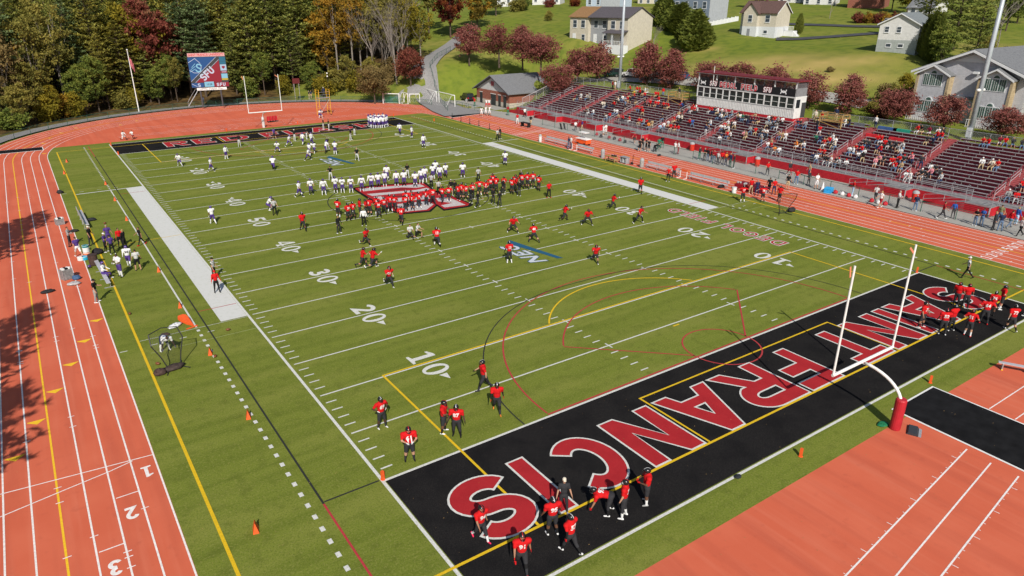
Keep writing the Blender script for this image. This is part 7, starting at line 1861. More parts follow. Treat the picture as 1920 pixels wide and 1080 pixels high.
WK = [(970, 233, 'red', 'white', 'cstand'), (984, 221, 'white', 'black', 'cwalk'), (995, 236, 'black', 'khaki', 'cwalk'), (1079, 246.7, 'white', 'dark', 'cwalk'), (1091, 245, 'purple', 'khaki', 'cwalk'), (1131, 255, 'white', 'white', 'cfem'), (1135.5, 253.5, 'white', 'white', 'cfem'), (1189, 270, 'dred', 'dark', 'cfemwalk'), (1199, 284, 'black', 'black', 'cfem'), (1204, 280, 'black', 'black', 'cfem'), (1211, 283, 'black', 'black', 'cfem'), (1216, 285, 'black', 'black', 'cfem'), (1227, 285, 'black', 'black', 'cbend'), (1235, 282, 'green', 'green', 'cstand'), (1241, 278, 'black', 'green', 'cstand'), (1265, 289, 'white', 'grey', 'cphone'), (1271, 289, 'white', 'dred', 'cstand'), (1310.6, 300, 'dark', 'green', 'cfront'), (1320, 302, 'black', 'dark', 'cfront'), (1326, 303, 'black', 'jeans', 'cstand'), (1333, 305.5, 'dark', 'jeans', 'cstand'), (1338, 306.7, 'dred', 'jeans', 'cfront'), (1345, 309, 'lgrey', 'dark', 'cstand'), (1353, 308, 'red', 'dark', 'cstand'), (1360, 311, 'orange', 'navy', 'cfront'), (1368, 313.7, 'navy', 'green', 'cstand'), (1375, 316, 'dark', 'dark', 'cstand'), (1438, 330, 'red', 'dark', 'cstand'), (1479, 330, 'dark', 'dred', 'cwalk'), (1492, 346, 'red', 'jeans', 'cstand'), (1515, 348, 'dark', 'black', 'cstand'), (1516, 333, 'tan', 'jeans', 'cstand'), (1529.6, 355, 'white', 'white', 'cfem'), (1597.6, 367, 'red', 'lblue', 'cstand'), (1640, 377.5, 'lgrey', 'dark', 'cwalk'), (1649, 390, 'white', 'dred', 'cfemwalk'), (1681.5, 390, 'lgrey', 'black', 'cfront'), (1714.5, 396, 'navy', 'jeans', 'cstand'), (1765, 411, 'dred', 'dark', 'cwalk'), (1785, 410, 'blue', 'dark', 'cstand'), (1826.5, 424, 'black', 'jeans', 'cphone'), (1838, 425, 'blue', 'jeans', 'cphone'), (1860.6, 432, 'dark', 'dark', 'cstand'), (1873, 433.5, 'navy', 'jeans', 'cfront'), (1872, 417, 'olive', 'jeans', 'cstand'), (1891, 428, 'red', 'jeans', 'cwalk'), (1903, 422, 'blue', 'lblue', 'cstand'), (1910, 443, 'lgrey', 'black', 'cwalk'), (903, 219, 'white', 'white', 'cfem'), (911, 217.5, 'white', 'white', 'ccheer'), (918, 217, 'white', 'white', 'ccheer'), (890, 200.5, 'red', 'green', 'cstand'), (875, 201, 'grey', 'grey', 'cstand'), (952.5, 217, 'dred', 'green', 'cstand'), (382, 198, 'lblue', 'jeans', 'cstand'), (580, 186, 'dark', 'khaki', 'cstand'), (584, 186, 'navy', 'khaki', 'cstand')]
for px, py, a, b, ps in WK:
    bare_leg = ps.startswith('cfem') or ps == 'ccheer'
    z = 0.035 if px > 960 else 0.04
    at(px, py, _prg.uniform(-60, 200), '', ps, 'k', f'standing person in {a} top and {b} ' + ('skirt' if bare_leg else 'trousers'), shirt=a, arm=a if _prg.random() < 0.4 and not bare_leg else None, thigh=b, shin=None if bare_leg else b, shoe='white' if _prg.random() < 0.5 else 'black', skin=0 if bare_leg else None, z=z)
for dx in (0, 1):                                                  # lifted cheerleaders
    p = G(911 + 5 * dx, 217.5); o = person('ccheer', p[0] + 0.35, p[1] + 0.3, 1.45, toward_cam(p[0], p[1]), 'white', thigh='red', shin=None, shoe='white', skin=0, scale=0.93); ALLP.append((o, 'lifted cheerleader in white by the brick hut, ' + ('left' if dx == 0 else 'right') + ' of two', 'n', 911 + 5 * dx))
# ------------------------------------------------------------------ spectators
SP = []
def sp(x0, y0, data):
    for t in data.split():
        a = t.split(','); SP.append((x0 + float(a[0]) / 8.64, y0 + float(a[1]) / 8.64, a[2], 's' if len(a) < 4 else a[3]))
sp(960, 130, '1025,440,dred 1120,430,lgrey 1215,460,cream 1260,430,grey 1650,200,dred,u 1690,210,white,u 1500,570,cream 1240,700,grey 1320,690,white')
sp(1120, 150, '650,80,red 690,130,red 700,210,red 540,140,red 780,180,white 775,230,red 600,210,yellow 600,270,red 450,260,maroon 510,260,maroon 350,310,cream 410,310,white 500,330,red 470,390,jeans,u 930,220,red 980,230,red 1085,180,red,u 860,370,red 945,380,red 1000,300,red 1075,390,red 1120,400,red 1160,410,red 640,470,red 730,450,red 735,520,red 285,380,red 300,470,white,f 340,470,white,f 120,390,cream 205,570,red 150,590,lgrey 350,590,tan 425,620,red 525,640,red 715,680,red 810,680,red 690,690,red 850,740,orange 950,700,tan 1060,620,dark 1250,640,red 1370,620,cream 1330,680,dark 1270,780,red 1190,760,red 1020,760,lblue 1080,740,white 1150,700,lgrey 1540,710,blue 1530,490,red 1580,490,red 1440,480,grey 1620,510,lgrey 1480,380,blue 1535,320,dark,u 1590,320,red 1620,400,red 1665,430,white 1300,560,tan 1350,540,dark 650,330,dark 720,340,dark')
sp(1290, 180, '410,210,red 490,220,dark 540,220,white 610,210,white 670,210,pink 740,210,red 895,240,grey 930,250,maroon 1000,250,dark 850,350,white 890,370,green 990,350,dark,u 770,330,tan 1090,390,maroon 1150,390,maroon 1145,300,tan 1470,350,red 1545,340,dark 1590,360,white 480,350,dark 540,350,white 580,300,dark 330,430,dark 370,440,white 310,520,navy,u 590,470,red 650,440,white 710,470,dark 540,530,white 590,540,white 660,540,white 640,630,red 530,680,navy 510,730,white 1010,560,grey 1095,560,red 905,630,pink 940,660,tan 1330,470,grey 1390,470,dark 1440,500,grey 1230,590,lgrey 1280,600,white 1215,680,grey,u 1310,640,dark 1500,640,tan 1550,650,tan 1290,820,white 1300,740,tan 1405,850,orange 1470,910,white')
sp(1440, 190, '490,360,dark 550,380,navy 610,370,grey 825,350,dark,u 840,470,red 480,680,orange 545,640,dark 590,700,white 780,610,green 840,620,navy 1000,640,red 990,580,dark 910,690,red 1090,670,white 1165,700,cream 850,820,red 930,840,red 1190,330,red 1320,340,dark 850,940,white 910,930,white 970,930,dark 1020,940,dark 1110,980,dark 1160,1010,lgrey 1260,1020,white 1390,790,white 1430,770,red 1470,860,white 1520,790,red 1570,820,white')
sp(1600, 220, '1060,160,red 460,340,red 520,400,red 590,430,dark 690,430,dark 250,430,dark 380,490,navy 620,480,dark 740,490,grey 770,560,lgrey 810,480,lgrey 1200,370,dark 1300,360,navy 360,710,pink 430,710,pink 490,720,dark 630,700,red 690,770,red 745,700,red 780,790,tan 1000,650,pink 1120,720,dark,u 800,930,white 940,970,white 1200,930,dark 1260,910,pink 1330,870,dark 1400,920,dark 1420,990,lgrey 1520,290,red 1450,270,dark 1640,260,white 1240,200,maroon 385,60,white,u')
sp(1720, 240, '1050,560,white 1210,600,cream 1430,210,red 1550,230,dark 1490,250,maroon 1700,240,dark 1075,210,red 1700,930,red')
sp(1720, 320, '1460,450,grey 1590,460,red')
_occ = set(); SPEC = []
for px, py, c, how in SP:
    d = ray(px, py); up = 0.78 if how == 's' else 1.2
    k = RISE / RUN                                                  # ray with the sloping plane of seated chests
    t = ((SX0 + 0.4) * k * -1 + CAM[0] * k - CAM[2] + SZ0 + up) / (d[2] - k * d[0])
    q = CAM + d * t
    i = int(round((q[0] - SX0 - 0.4) / RUN)); i = max(0, min(NROW - 1, i))
    y = atX(px, py, row_x(i) + 0.5)[1]
    if PB_Y0 - 1.5 < y < PB_Y1 + 1.5: i = min(i, int((PB_X - 0.3 - SX0) / RUN) - 1)
    for a in AISLE:
        if abs(y - a) < 1.0 and how == 's': y = a + (1.05 if y > a else -1.05)
    while any(abs(y - yy) < 0.42 and i == ii for ii, yy in _occ): y += 0.21
    _occ.add((i, y)); SPEC.append((i, y, c, how, px))
_rx = random.Random(31)
for i, y, c, how, px in list(SPEC):
    if how == 's' and _rx.random() < 0.38:
        yy = y + _rx.choice((-1, 1)) * _rx.uniform(0.5, 0.62)
        if any(ii == i and abs(yy - q) < 0.42 for ii, q in _occ) or any(abs(yy - a) < 1.0 for a in AISLE): continue
        _occ.add((i, yy)); SPEC.append((i, yy, _rx.choice(('red', 'dark', 'black', 'white', 'navy', 'grey', c)), 's', px))
LEG = ['jeans', 'jeans', 'dark', 'black', 'khaki', 'navy', 'lgrey']
_bysec = {}
for i, y, c, how, px in SPEC:
    a = next((k for k, (s0, s1) in enumerate(SECT) if y < s1 + 0.75), len(SECT) - 1)
    _bysec.setdefault((a, i), []).append((y, c, how))
NS = len(SECT)
_all = sorted([(math.dist((row_x(i), y), CAM[:2]), i, y, how) for i, y, c, how, px in SPEC])
NKEEP = max(20, 296 - len(ALLP))
_near = {(round(row_x(i) + (0.60 if how == 's' else 0.25) - (0.06 if how == 's' else 0), 2), round(y, 3)) for _, i, y, how in _all[:NKEEP]}
CROWD = MB(); CMATS = []; CIDX = {}
def far_person(ps, x, y, z, face, c, leg, lng):
    me = POSE[ps + '_far']['mesh']; sk = SKINS[_prg.choice((0, 0, 0, 1, 2))]; hr = HAIRS[_prg.choice((0, 0, 1, 1, 2, 3))]; al = C_(c) if _prg.random() < 0.6 else sk
    ms = [C_(c), al, sk, sk, C_(leg), C_(leg) if lng else sk, C_(_prg.choice(('white', 'black', 'grey'))), hr, C_(leg) if lng else sk]
    for m in ms:
        if m.name not in CIDX: CIDX[m.name] = len(CMATS); CMATS.append(m)
    a = face - PI / 2; ca, sa = math.cos(a), math.sin(a); o = len(CROWD.v)
    CROWD.v += [(x + v.co.x * ca - v.co.y * sa, y + v.co.x * sa + v.co.y * ca, z + v.co.z) for v in me.vertices]
    for p in me.polygons: CROWD.f.append(tuple(k + o for k in p.vertices)); CROWD.m.append(CIDX[ms[p.material_index].name])
for (a, i), L in _bysec.items():
    L.sort(key=lambda t: -t[0])
    for n, (y, c, how) in enumerate(L):
        z = row_floor(i) + 0.024; x = row_x(i) + (0.60 if how == 's' else 0.25)
        ps = _prg.choice(('csit', 'csit2', 'csitf')) if how == 's' else ('ccheer' if how == 'f' and False else 'cfem' if how == 'f' else 'cstand')
        leg = _prg.choice(LEG); lng = _prg.random() < 0.75
        face = PI + _prg.uniform(-0.35, 0.55)
        if how == 's': x -= 0.06
        if (round(x, 2), round(y, 3)) not in _near:
            far_person(ps if ps + '_far' in POSE else 'csit', x, y, z, face, c, leg, lng); continue
        o = person(ps, x, y, z, face, c, arm=c if _prg.random() < 0.6 else None, thigh=leg if how != 'f' else 'white', shin=leg if lng and how != 'f' else None, shoe=_prg.choice(('white', 'black', 'grey')), skin=_prg.choice((0, 0, 0, 1, 2)), cap=_prg.choice((None, None, None, 'red', 'black', 'white')))
        verb = 'seated' if how == 's' else 'standing'
        o['label'] = f'{verb} spectator in {c} top, {nth(i)} row, {nth(NS - 1 - a)} seat block from far end' + (f', {nth(n)} from left' if len(L) > 1 else '')
        o['category'] = 'person'; o['group'] = 'spectators in the grandstand'
_me = bpy.data.meshes.new('distant_spectators'); _me.from_pydata(CROWD.v, [], CROWD.f)
for m in CMATS: _me.materials.append(m)
_me.polygons.foreach_set('material_index', CROWD.m); _me.polygons.foreach_set('use_smooth', [True] * len(CROWD.f)); _me.update()
_o = link('distant_spectators', _me); stuff(_o)
_o['label'] = 'spectators in red, white and dark clothes in the farther seat blocks'; _o['category'] = 'crowd'
# two on the timber platforms, two by the press box door
for x, y, z, c, lb in ((84.0, 60.6, row_floor(12) + 1.02, 'dark', 'person in dark jacket on the left timber platform'), (84.4, 31.3, row_floor(12) + 1.02, 'navy', 'person in navy jacket on the right timber platform'), (84.6, 34.6, row_floor(13) + 0.03, 'cream', 'person in cream top beside the press box door'), (84.6, 33.6, row_floor(13) + 0.03, 'red', 'person in red top beside the press box door')):
    tag(person('cstand', x, y, z, PI, c, arm=c, thigh='khaki', shin='khaki'), lb, 'person')
# labels for everyone on the ground
CN = {'e': '{d} in the right end zone group, {n} from the left', 'm': '{d} in the midfield crowd, {n} red one from the left', 'mc': '{d} among the midfield crowd, {n} black one from the left', 'w': '{d} in the line above midfield, {n} from the left', 'f': '{d}, {n} from the left there', 'k': '{d} by the track fence', 'h': '{d}'}
GN = {'e': 'red players waiting in the right end zone', 'm': 'red players crowded at midfield', 'mc': 'coaches at midfield', 'w': 'white players lined up at midfield', 'f': 'white players warming up in the far half', 'k': 'people along the track fence', 'h': 'white players in the far huddle'}
_used = {}
for cl in ('n', 'e', 'm', 'mc', 'w', 'f', 'k', 'h'):
    L = sorted([p for p in ALLP if p[2] == cl], key=lambda p: p[3])
    tot = {}
    for p in L: tot[p[1]] = tot.get(p[1], 0) + 1
    cnt = {}
    for n, (o, d, _, px) in enumerate(L):
        if cl == 'n': lb = d
        elif cl == 'k':
            i = cnt.get(d, 0); cnt[d] = i + 1
            lb = d + ' by the track' + (f', {nth(i)} such from the left' if tot[d] > 1 else '')
        else: lb = CN[cl].format(d=d, n=nth(n))
        o['label'] = lb; o['category'] = 'person'
        if cl in GN: o['group'] = GN[cl]
# ------------------------------------------------------------------ small things on and around the field
ORANGE = mat('safety_orange', (0.72, 0.10, 0.02), 0.55, 0.1, 6)
def gpos(px, py, z=0.012):
    p = G(px, py); return (p[0], p[1], z)
PYL = MB().box((0, 0, 0.24), (0.13, 0.13, 0.46)).lathe([(0.12, 0), (0.12, 0.015), (0.06, 0.02)], n=8).mesh('pylon', [ORANGE])
for px, py, lb in ((718, 899, 'at the near left goal line corner'), (1719, 511, 'at the near right goal line corner'), (1501, 856, 'behind the near end line, left of the goal post'), (1744, 718, 'behind the near end line, right of the goal post'), (222, 290, 'at the far left goal line corner'), (208, 273, 'at the far left end line corner'), (425, 246, 'behind the far end line, left of the goal post'), (558, 232, 'behind the far end line, right of the goal post'), (738, 218, 'at the far right end line corner'), (814, 227, 'beyond the far right sideline dashes')):
    tag(link('pylon', PYL, None, gpos(px, py), 0.3), 'orange foam pylon ' + lb, 'pylon', 'orange pylons')
_m = MB(); _m.add([(-0.3, -0.16, 0), (0.3, -0.16, 0), (0.3, 0.16, 0), (-0.3, 0.16, 0), (-0.17, 0, 0.58), (0.17, 0, 0.58)], [(3, 2, 1, 0), (0, 1, 5, 4), (2, 3, 4, 5), (1, 2, 5), (3, 0, 4)])
MARK = _m.mesh('yard_marker', [ORANGE])
for i, (px, py) in enumerate(((125.6, 304), (121, 326), (198.6, 346), (216, 376), (238, 413), (298, 509), (338, 576), (394.5, 664), (466, 783), (480, 995))):
    _o = link('yard_marker', MARK, None, gpos(px, py), 1.35); _o.scale = (0.8, 0.8, 0.85); tag(_o, f'orange wedge yard marker beside the left sideline, {nth(i)} from the far end', 'marker', 'orange yard markers')
# big orange down marker leaning on the turf
t = thing('down_marker', 'large orange teardrop down marker lying at the left team area corner', 'marker', gpos(352, 606))
_q = MB(); _l = [(0.0, -0.9), (0.06, -0.6), (0.30, 0.45), (0.30, 0.75), (0.18, 0.9), (-0.18, 0.9), (-0.30, 0.75), (-0.30, 0.45), (-0.06, -0.6)]; _q.prism(_l, 'z', 0.02, 0.22); o = _q.build('pad', ORANGE, t); o.rotation_euler = (R(12), 0, R(18))
MB().box((0.1, -0.95, 0.03), (0.8, 0.12, 0.04), 0.3).build('foot', ORANGE, t)
# footballs
_m = MB(); _m.lathe([(0.004, -0.14), (0.04, -0.115), (0.072, -0.06), (0.085, 0), (0.072, 0.06), (0.04, 0.115), (0.004, 0.14)], n=12)
BALL = _m.mesh('football', [mat('football_leather', (0.16, 0.055, 0.025), 0.5, 0.2, 9)], True)
for i, (px, py, lb) in enumerate(((243.6, 590, 'left of the big orange marker'), (428, 620, 'near the end of the white band'), (404, 670, 'beside an orange yard marker'), (296, 684, 'left of the kicking net'), (197, 420, 'behind the left bench'))):
    o = link('football', BALL, None, gpos(px, py, 0.1)); o.rotation_euler = (R(88), R(15), i * 1.3); o.scale = (1.15,) * 3; tag(o, 'brown football on the turf ' + lb, 'football', 'loose footballs')
# bags and cloths
def lump(name, label, cat, px, py, d, c, seed=1, rz=0.0, z=0.012, cname=None):
    rg = random.Random(seed); m = MB(); m.ell((0, 0, d[2] * 0.42), (d[0] / 2, d[1] / 2, d[2] * 0.6), 16, 10)
    m.v = [(x * (1 + rg.uniform(-.16, .16)), y * (1 + rg.uniform(-.16, .16)), max(0, zz * (1 + rg.uniform(-.2, .2)))) for x, y, zz in m.v]
    o = m.build(name, mat('bag_' + (cname or label[:14].replace(' ', '_')), c, 0.8, 0.3, 6), None, True, gpos(px, py, z)); o.rotation_euler = (0, 0, rz); return tag(o, label, cat)
lump('towel_heap', 'white jersey heap on the turf behind the kicking net', 'cloth', 328, 613, (1.1, 0.5, 0.22), (0.62, 0.63, 0.66), 3, 0.5)
lump('equipment_bag', 'black and orange bag at the left foot of the kicking net', 'bag', 301, 702, (0.75, 0.6, 0.35), (0.06, 0.035, 0.03), 4)
lump('equipment_bag', 'black bag with brown balls in front of the kicking net', 'bag', 327, 692, (1.3, 0.65, 0.3), (0.05, 0.035, 0.03), 5, 0.25)
lump('jacket', 'black and orange jacket at the back of the kicking net', 'cloth', 310, 629, (0.6, 0.4, 0.16), (0.10, 0.05, 0.04), 6)
lump('equipment_bag', 'black bag lying alone on the left track lanes', 'bag', 90, 549, (1.0, 0.42, 0.24), (0.018, 0.018, 0.02), 7, 0.2)
lump('cloth_heap', 'grey cloth heap on the left track', 'cloth', 139, 534, (0.95, 0.55, 0.25), (0.36, 0.35, 0.36), 8)
lump('backpack', 'blue backpack beside the silver case on the left track', 'bag', 144, 524, (0.6, 0.5, 0.35), (0.05, 0.10, 0.2), 9)
lump('equipment_bag', 'small black bag at the far left track edge', 'bag', 113, 363, (0.7, 0.5, 0.4), (0.02, 0.02, 0.022), 10)
lump('equipment_bag', 'black bag on the track line near the grey shirt', 'bag', 139, 435, (0.8, 0.45, 0.25), (0.02, 0.02, 0.022), 11)
lump('equipment_bag', 'black bag beside the far left bench', 'bag', 172, 414, (0.9, 0.5, 0.3), (0.018, 0.02, 0.022), 12)
lump('equipment_bag', 'black bag pile behind the seated player', 'bag', 184, 476, (1.0, 0.7, 0.5), (0.015, 0.014, 0.018), 13)
lump('green_netting', 'heap of green netting beside the red goal post pad', 'netting', 1655, 797, (0.75, 0.45, 0.12), (0.01, 0.16, 0.07), 14)
lump('dark_cloth', 'small black cloth on the turf behind the near end line', 'cloth', 1383, 895, (0.4, 0.3, 0.1), (0.02, 0.025, 0.03), 15)
lump('equipment_bag', 'black bag at the right end of the lettered bench', 'bag', 1352, 352, (1.0, 0.5, 0.35), (0.015, 0.015, 0.017), 16)
lump('equipment_bag', 'dark bag on the right track lanes', 'bag', 1236, 292.5, (0.7, 0.4, 0.25), (0.02, 0.02, 0.022), 17)
lump('equipment_bag', 'black bags beside the right kicking net wheels', 'bag', 1484, 397, (1.1, 0.6, 0.45), (0.02, 0.02, 0.022), 18)
for k, (px, py) in enumerate(((1119, 254), (1127, 258), (1142, 260), (1152, 262), (1162, 265), (1172, 268))):
    lump('gym_bag', f'{"red" if k % 2 == 0 else "black"} cheer bag by the walkway fence, {nth(k)} from the left', 'bag', px, py, (0.6, 0.5, 0.45), (0.28, 0.02, 0.03) if k % 2 == 0 else (0.03, 0.03, 0.035), 30 + k, cname='cheer%d' % (k % 2))
for k in range(9):
    px = 1541 + k * 12.5 + (18 if k > 5 else 0); py = 357.5 + (px - 1541) * 0.235
    lump('pompom', f'{"white" if k % 2 else "red"} pompom on the track edge, {nth(k)} from the left', 'pompom', px, py, (0.55, 0.5, 0.42), (0.62, 0.60, 0.60) if k % 2 else (0.40, 0.02, 0.03), 50 + k, cname='pom%d' % (k % 2))
# benches
def bench(label, a, b, back=True, m=ALU, seat=0.45):
    a, b = Vector((a[0], a[1], 0)), Vector((b[0], b[1], 0)); L = (b - a).length
    t = thing('team_bench', label, 'bench', (a + b) / 2 + Vector((0, 0, 0.012)), math.atan2(b.y - a.y, b.x - a.x), 'team benches')
    MB().bb(-L / 2, L / 2, -0.15, 0.15, seat - 0.03, seat + 0.02).build('seat', m, t)
    if back: MB().bb(-L / 2, L / 2, -0.33, -0.29, seat + 0.16, seat + 0.46).build('backrest', m, t)
    n = max(2, int(L / 1.9) + 1)
    for i in range(n):
        x = -L / 2 + 0.25 + (L - 0.5) * i / (n - 1)
        q = MB(); q.bb(x - 0.03, x + 0.03, 0.10, 0.14, 0, seat - 0.03); q.bb(x - 0.03, x + 0.03, -0.34, 0.4 if not back else 0.14, 0.0, 0.05)
        if back: q.bb(x - 0.03, x + 0.03, -0.29, -0.25, 0, seat + 0.46)
        q.build('leg', STEEL, t)
    return t
SILV = mat('bench_silver', (0.52, 0.51, 0.54), 0.4, 0.1, 2, metal=0.25)
bench('silver bench at the far end of the right sideline', (58.1, 58.9), (58.1, 64.5), m=SILV)
bench('silver bench beside the orange cart on the right sideline', (57.95, 52.7), (57.95, 56.4), m=SILV)
bench('silver bench left of the white and orange hurdle', (58.15, 35.6), (58.15, 41.7), m=SILV)
lb_ = bench('silver bench with dark lettering right of the hurdle', (57.95, 27.7), (57.95, 33.9), m=SILV)
_a, _b = G(152, 402), G(166, 430); bench('empty silver bench farther along the left sideline', _a, _b, m=SILV)
_a, _b = G(180, 494), G(206, 541); bench('silver bench with the seated player on the left sideline', _a, _b, False, SILV)
t = thing('small_bench', 'low aluminium bench on yellow feet at the right edge', 'bench', gpos(1903, 697), R(-62), 'team benches')
MB().bb(-0.95, 0.95, -0.15, 0.15, 0.42, 0.46).build('seat', SILV, t)
for s in (-0.7, 0.7): MB().bb(s - 0.03, s + 0.03, -0.16, 0.16, 0.03, 0.42).build('leg', STEEL, t); MB().bb(s - 0.05, s + 0.05, -0.2, 0.2, 0, 0.04).build('foot', LINE_Y, t)
# kicking nets
def knet(label, px, py, rz, s, flip=False):
    t = thing('kicking_net', label, 'kicking net', gpos(px, py), rz); t.scale = (s, s, s)
    TB = mat('net_tube', (0.02, 0.02, 0.022), 0.5)
    for sx in (-1, 1):
        q = MB(); q.tube([(sx * 0.35, -0.1, 0.05), (sx * 0.6, 0.1, 0.9), (sx * 0.95, 0.35, 1.7), (sx * 0.85, 0.75, 2.3)], 0.035, 6); q.build('side_pole', TB, t)
    q = MB(); q.tube([(-0.85, 0.75, 2.3), (0, 0.95, 2.42), (0.85, 0.75, 2.3)], 0.03, 6); q.build('top_pole', TB, t)
    q = MB(); q.tube([(-0.7, 0.6, 0.03), (-0.35, -0.1, 0.05), (0.35, -0.1, 0.05), (0.7, 0.6, 0.03)], 0.03, 6); q.tube([(-0.35, -0.1, 0.05), (-0.7, -0.7, 0.03)], 0.03, 6); q.tube([(0.35, -0.1, 0.05), (0.7, -0.7, 0.03)], 0.03, 6); q.build('base_frame', TB, t)
    n, k = 8, 10; vs = []; fs = []
    prof = [(0.35, -0.1, 0.05), (0.6, 0.1, 0.9), (0.95, 0.35, 1.7), (0.85, 0.75, 2.3)]
    for i in range(k + 1):
        f = i / k * 3; j = min(2, int(f)); u = f - j; w, y, z = (prof[j][c] + (prof[j + 1][c] - prof[j][c]) * u for c in range(3))
        for v in range(n + 1): e = v / n * 2 - 1; vs.append((e * w, y - 0.28 * (1 - e * e) * math.sin(PI * i / k), z))
    for i in range(k):
        for v in range(n): a = i * (n + 1) + v; fs.append((a, a + 1, a + n + 2, a + n + 1))
    q = MB(); q.add(vs, fs); q.build('net', fence_net('black_net', 12, 0.2, (0.02, 0.02, 0.022)), t, True, fix=False)
    for sx in (-1, 1): MB().cyl((sx * 0.35 - 0.05, -0.1, 0.09), (sx * 0.35 + 0.05, -0.1, 0.09), 0.09, n=10).build('wheel', BLACK, t)
    return t
knet('black kicking net around the bending player at left', 327, 690, R(12), 1.0)
knet('tall black kicking net beside the right sideline', 1468, 401, R(150), 1.02)
# bins, coolers, cases, tables
def bin_(label, px, py, c, h=0.95, r=0.29, dome=True, z=0.012, nm='bin'):
    t = thing('trash_bin' if nm == 'bin' else nm, label, 'bin' if nm == 'bin' else 'barrel', gpos(px, py, z))
    MB().lathe([(r * 0.86, 0), (r * 0.95, 0.08), (r, h * 0.96), (r * 1.06, h), (r * 0.9, h)], n=16).build('body', mat('bin_' + label[:8].replace(' ', '_'), c, 0.6, 0.2, 4), t)
    if dome: MB().lathe([(r * 1.05, h), (r * 0.95, h + 0.18), (r * 0.5, h + 0.3), (0.03, h + 0.33)], n=16).build('lid', mat('bin_lid', (0.33, 0.33, 0.34), 0.6), t)
    else: MB().lathe([(r * 0.9, h - 0.12), (r * 0.88, h - 0.1), (0.02, h - 0.1)], n=16).build('liner', BLACK, t)
    return t
bin_('grey bin left of the timber table', 1130, 296, (0.30, 0.29, 0.30)); bin_('grey litter bin left of the third silver bench', 1203, 314, (0.30, 0.29, 0.28))
bin_('brown open bin in front of the drink coolers', 177, 497, (0.06, 0.035, 0.03), 0.95, 0.36, False)
bin_('white tall bin at the far bench end', 1013, 266, (0.62, 0.62, 0.62), 0.9, 0.25); bin_('white bucket right of the lettered bench', 1376, 362, (0.66, 0.66, 0.66), 0.7, 0.28, False)
for px, py, lb in ((1297, 283, 'under the middle of the stand'), (1419, 312, 'beside the striped ramp end'), (1714, 379, 'against the wall near the right end')):
    bin_('red barrel standing ' + lb, px, py, (0.50, 0.03, 0.015), 1.0, 0.36, True, 0.035, 'red_barrel')
t = thing('cooler_stack', 'stack of orange, white and teal drink coolers at the left sideline', 'coolers', gpos(165, 484))
for k, (c, z, dx) in enumerate((((0.70, 0.13, 0.02), 0, 0), ((0.66, 0.66, 0.66), 0.55, 0), ((0.02, 0.20, 0.22), 1.0, 0), ((0.66, 0.66, 0.66), 0, -0.55), ((0.02, 0.35, 0.55), 0, -0.25))):
    h = 0.55 if k < 1 else 0.45 if k == 1 else 0.2 if k == 2 else 0.35
    q = MB().lathe([(0.24, 0), (0.27, 0.04), (0.27, h * 0.9), (0.22, h)], (dx, -0.35 if k > 2 else 0, z), 14).build('cooler', mat('cooler_%d' % k, c, 0.4), t)
    MB().lathe([(0.28, h * 0.86), (0.28, h * 0.93)], (dx, -0.35 if k > 2 else 0, z), 14).build('rim', WHITE, q)
def case(label, px, py, d, rz=0.2):
    t = thing('equipment_case', label, 'case', gpos(px, py), rz)
    MB().box((0, 0, d[2] / 2), d).build('shell', mat('case_grey', (0.20, 0.20, 0.20), 0.5, 0.3, 6), t)
    for sx in (-1, 1):
        for sy in (-1, 1): MB().box((sx * d[0] / 2, sy * d[1] / 2, d[2] / 2), (0.05, 0.05, d[2] + 0.03)).build('edge', ALU, t)
    for k in range(3): MB().box((-d[0] * 0.3 + k * 0.22, 0, d[2] + 0.06), (0.18, d[1] * 0.7, 0.12), 0.3 * k).build('pad', BLACK if k % 2 else WHITE, t)
case('silver equipment case on the left track farther up', 113, 421, (0.7, 0.5, 0.6)); case('silver equipment case on the left track beside the blue backpack', 127, 523, (0.75, 0.55, 0.85), 0.35)
HLM = mat('gloss_purple', COLR['purple'], 0.25)
def loose_helmet(label, px, py, c, z=0.012):
    o = link('loose_helmet', HELM, None, gpos(px, py, z + 0.13), 2.0)
    for i in range(3): o.material_slots[i].link = 'OBJECT'; o.material_slots[i].material = mat('gloss_' + c, COLR[c], 0.25, spec=0.5) if i != 2 else BLACK
    return tag(o, label, 'helmet')
loose_helmet('purple helmet on the grass beside the brown bin', 168, 503, 'purple')
t = thing('timber_table', 'low timber table with dark helmets on the right sideline', 'table', (*G(1146, 303)[:2], 0.012), R(90))
MB().bb(-1.0, 1.0, -0.35, 0.35, 0.72, 0.78).build('top', TIMB, t); MB().bb(-0.95, 0.95, -0.3, 0.3, 0.25, 0.29).build('shelf', TIMB, t)
for sx in (-1, 1):
    for sy in (-1, 1): MB().bb(sx * 0.92 - 0.05, sx * 0.92 + 0.05, sy * 0.28 - 0.04, sy * 0.28 + 0.04, 0, 0.72).build('leg', TIMB, t)
for k in range(3):
    p = G(1146, 303); o = link('loose_helmet', HELM, None, (p[0] + 0.1 * (k - 1), p[1] - 0.25 - 0.28 * k, 0.012 + 0.78 + 0.13), 1.2 * k); tag(o, 'black helmet on the timber table, ' + ('farthest', 'middle', 'nearest')[k] + ' of three', 'helmet', 'helmets on the timber table')
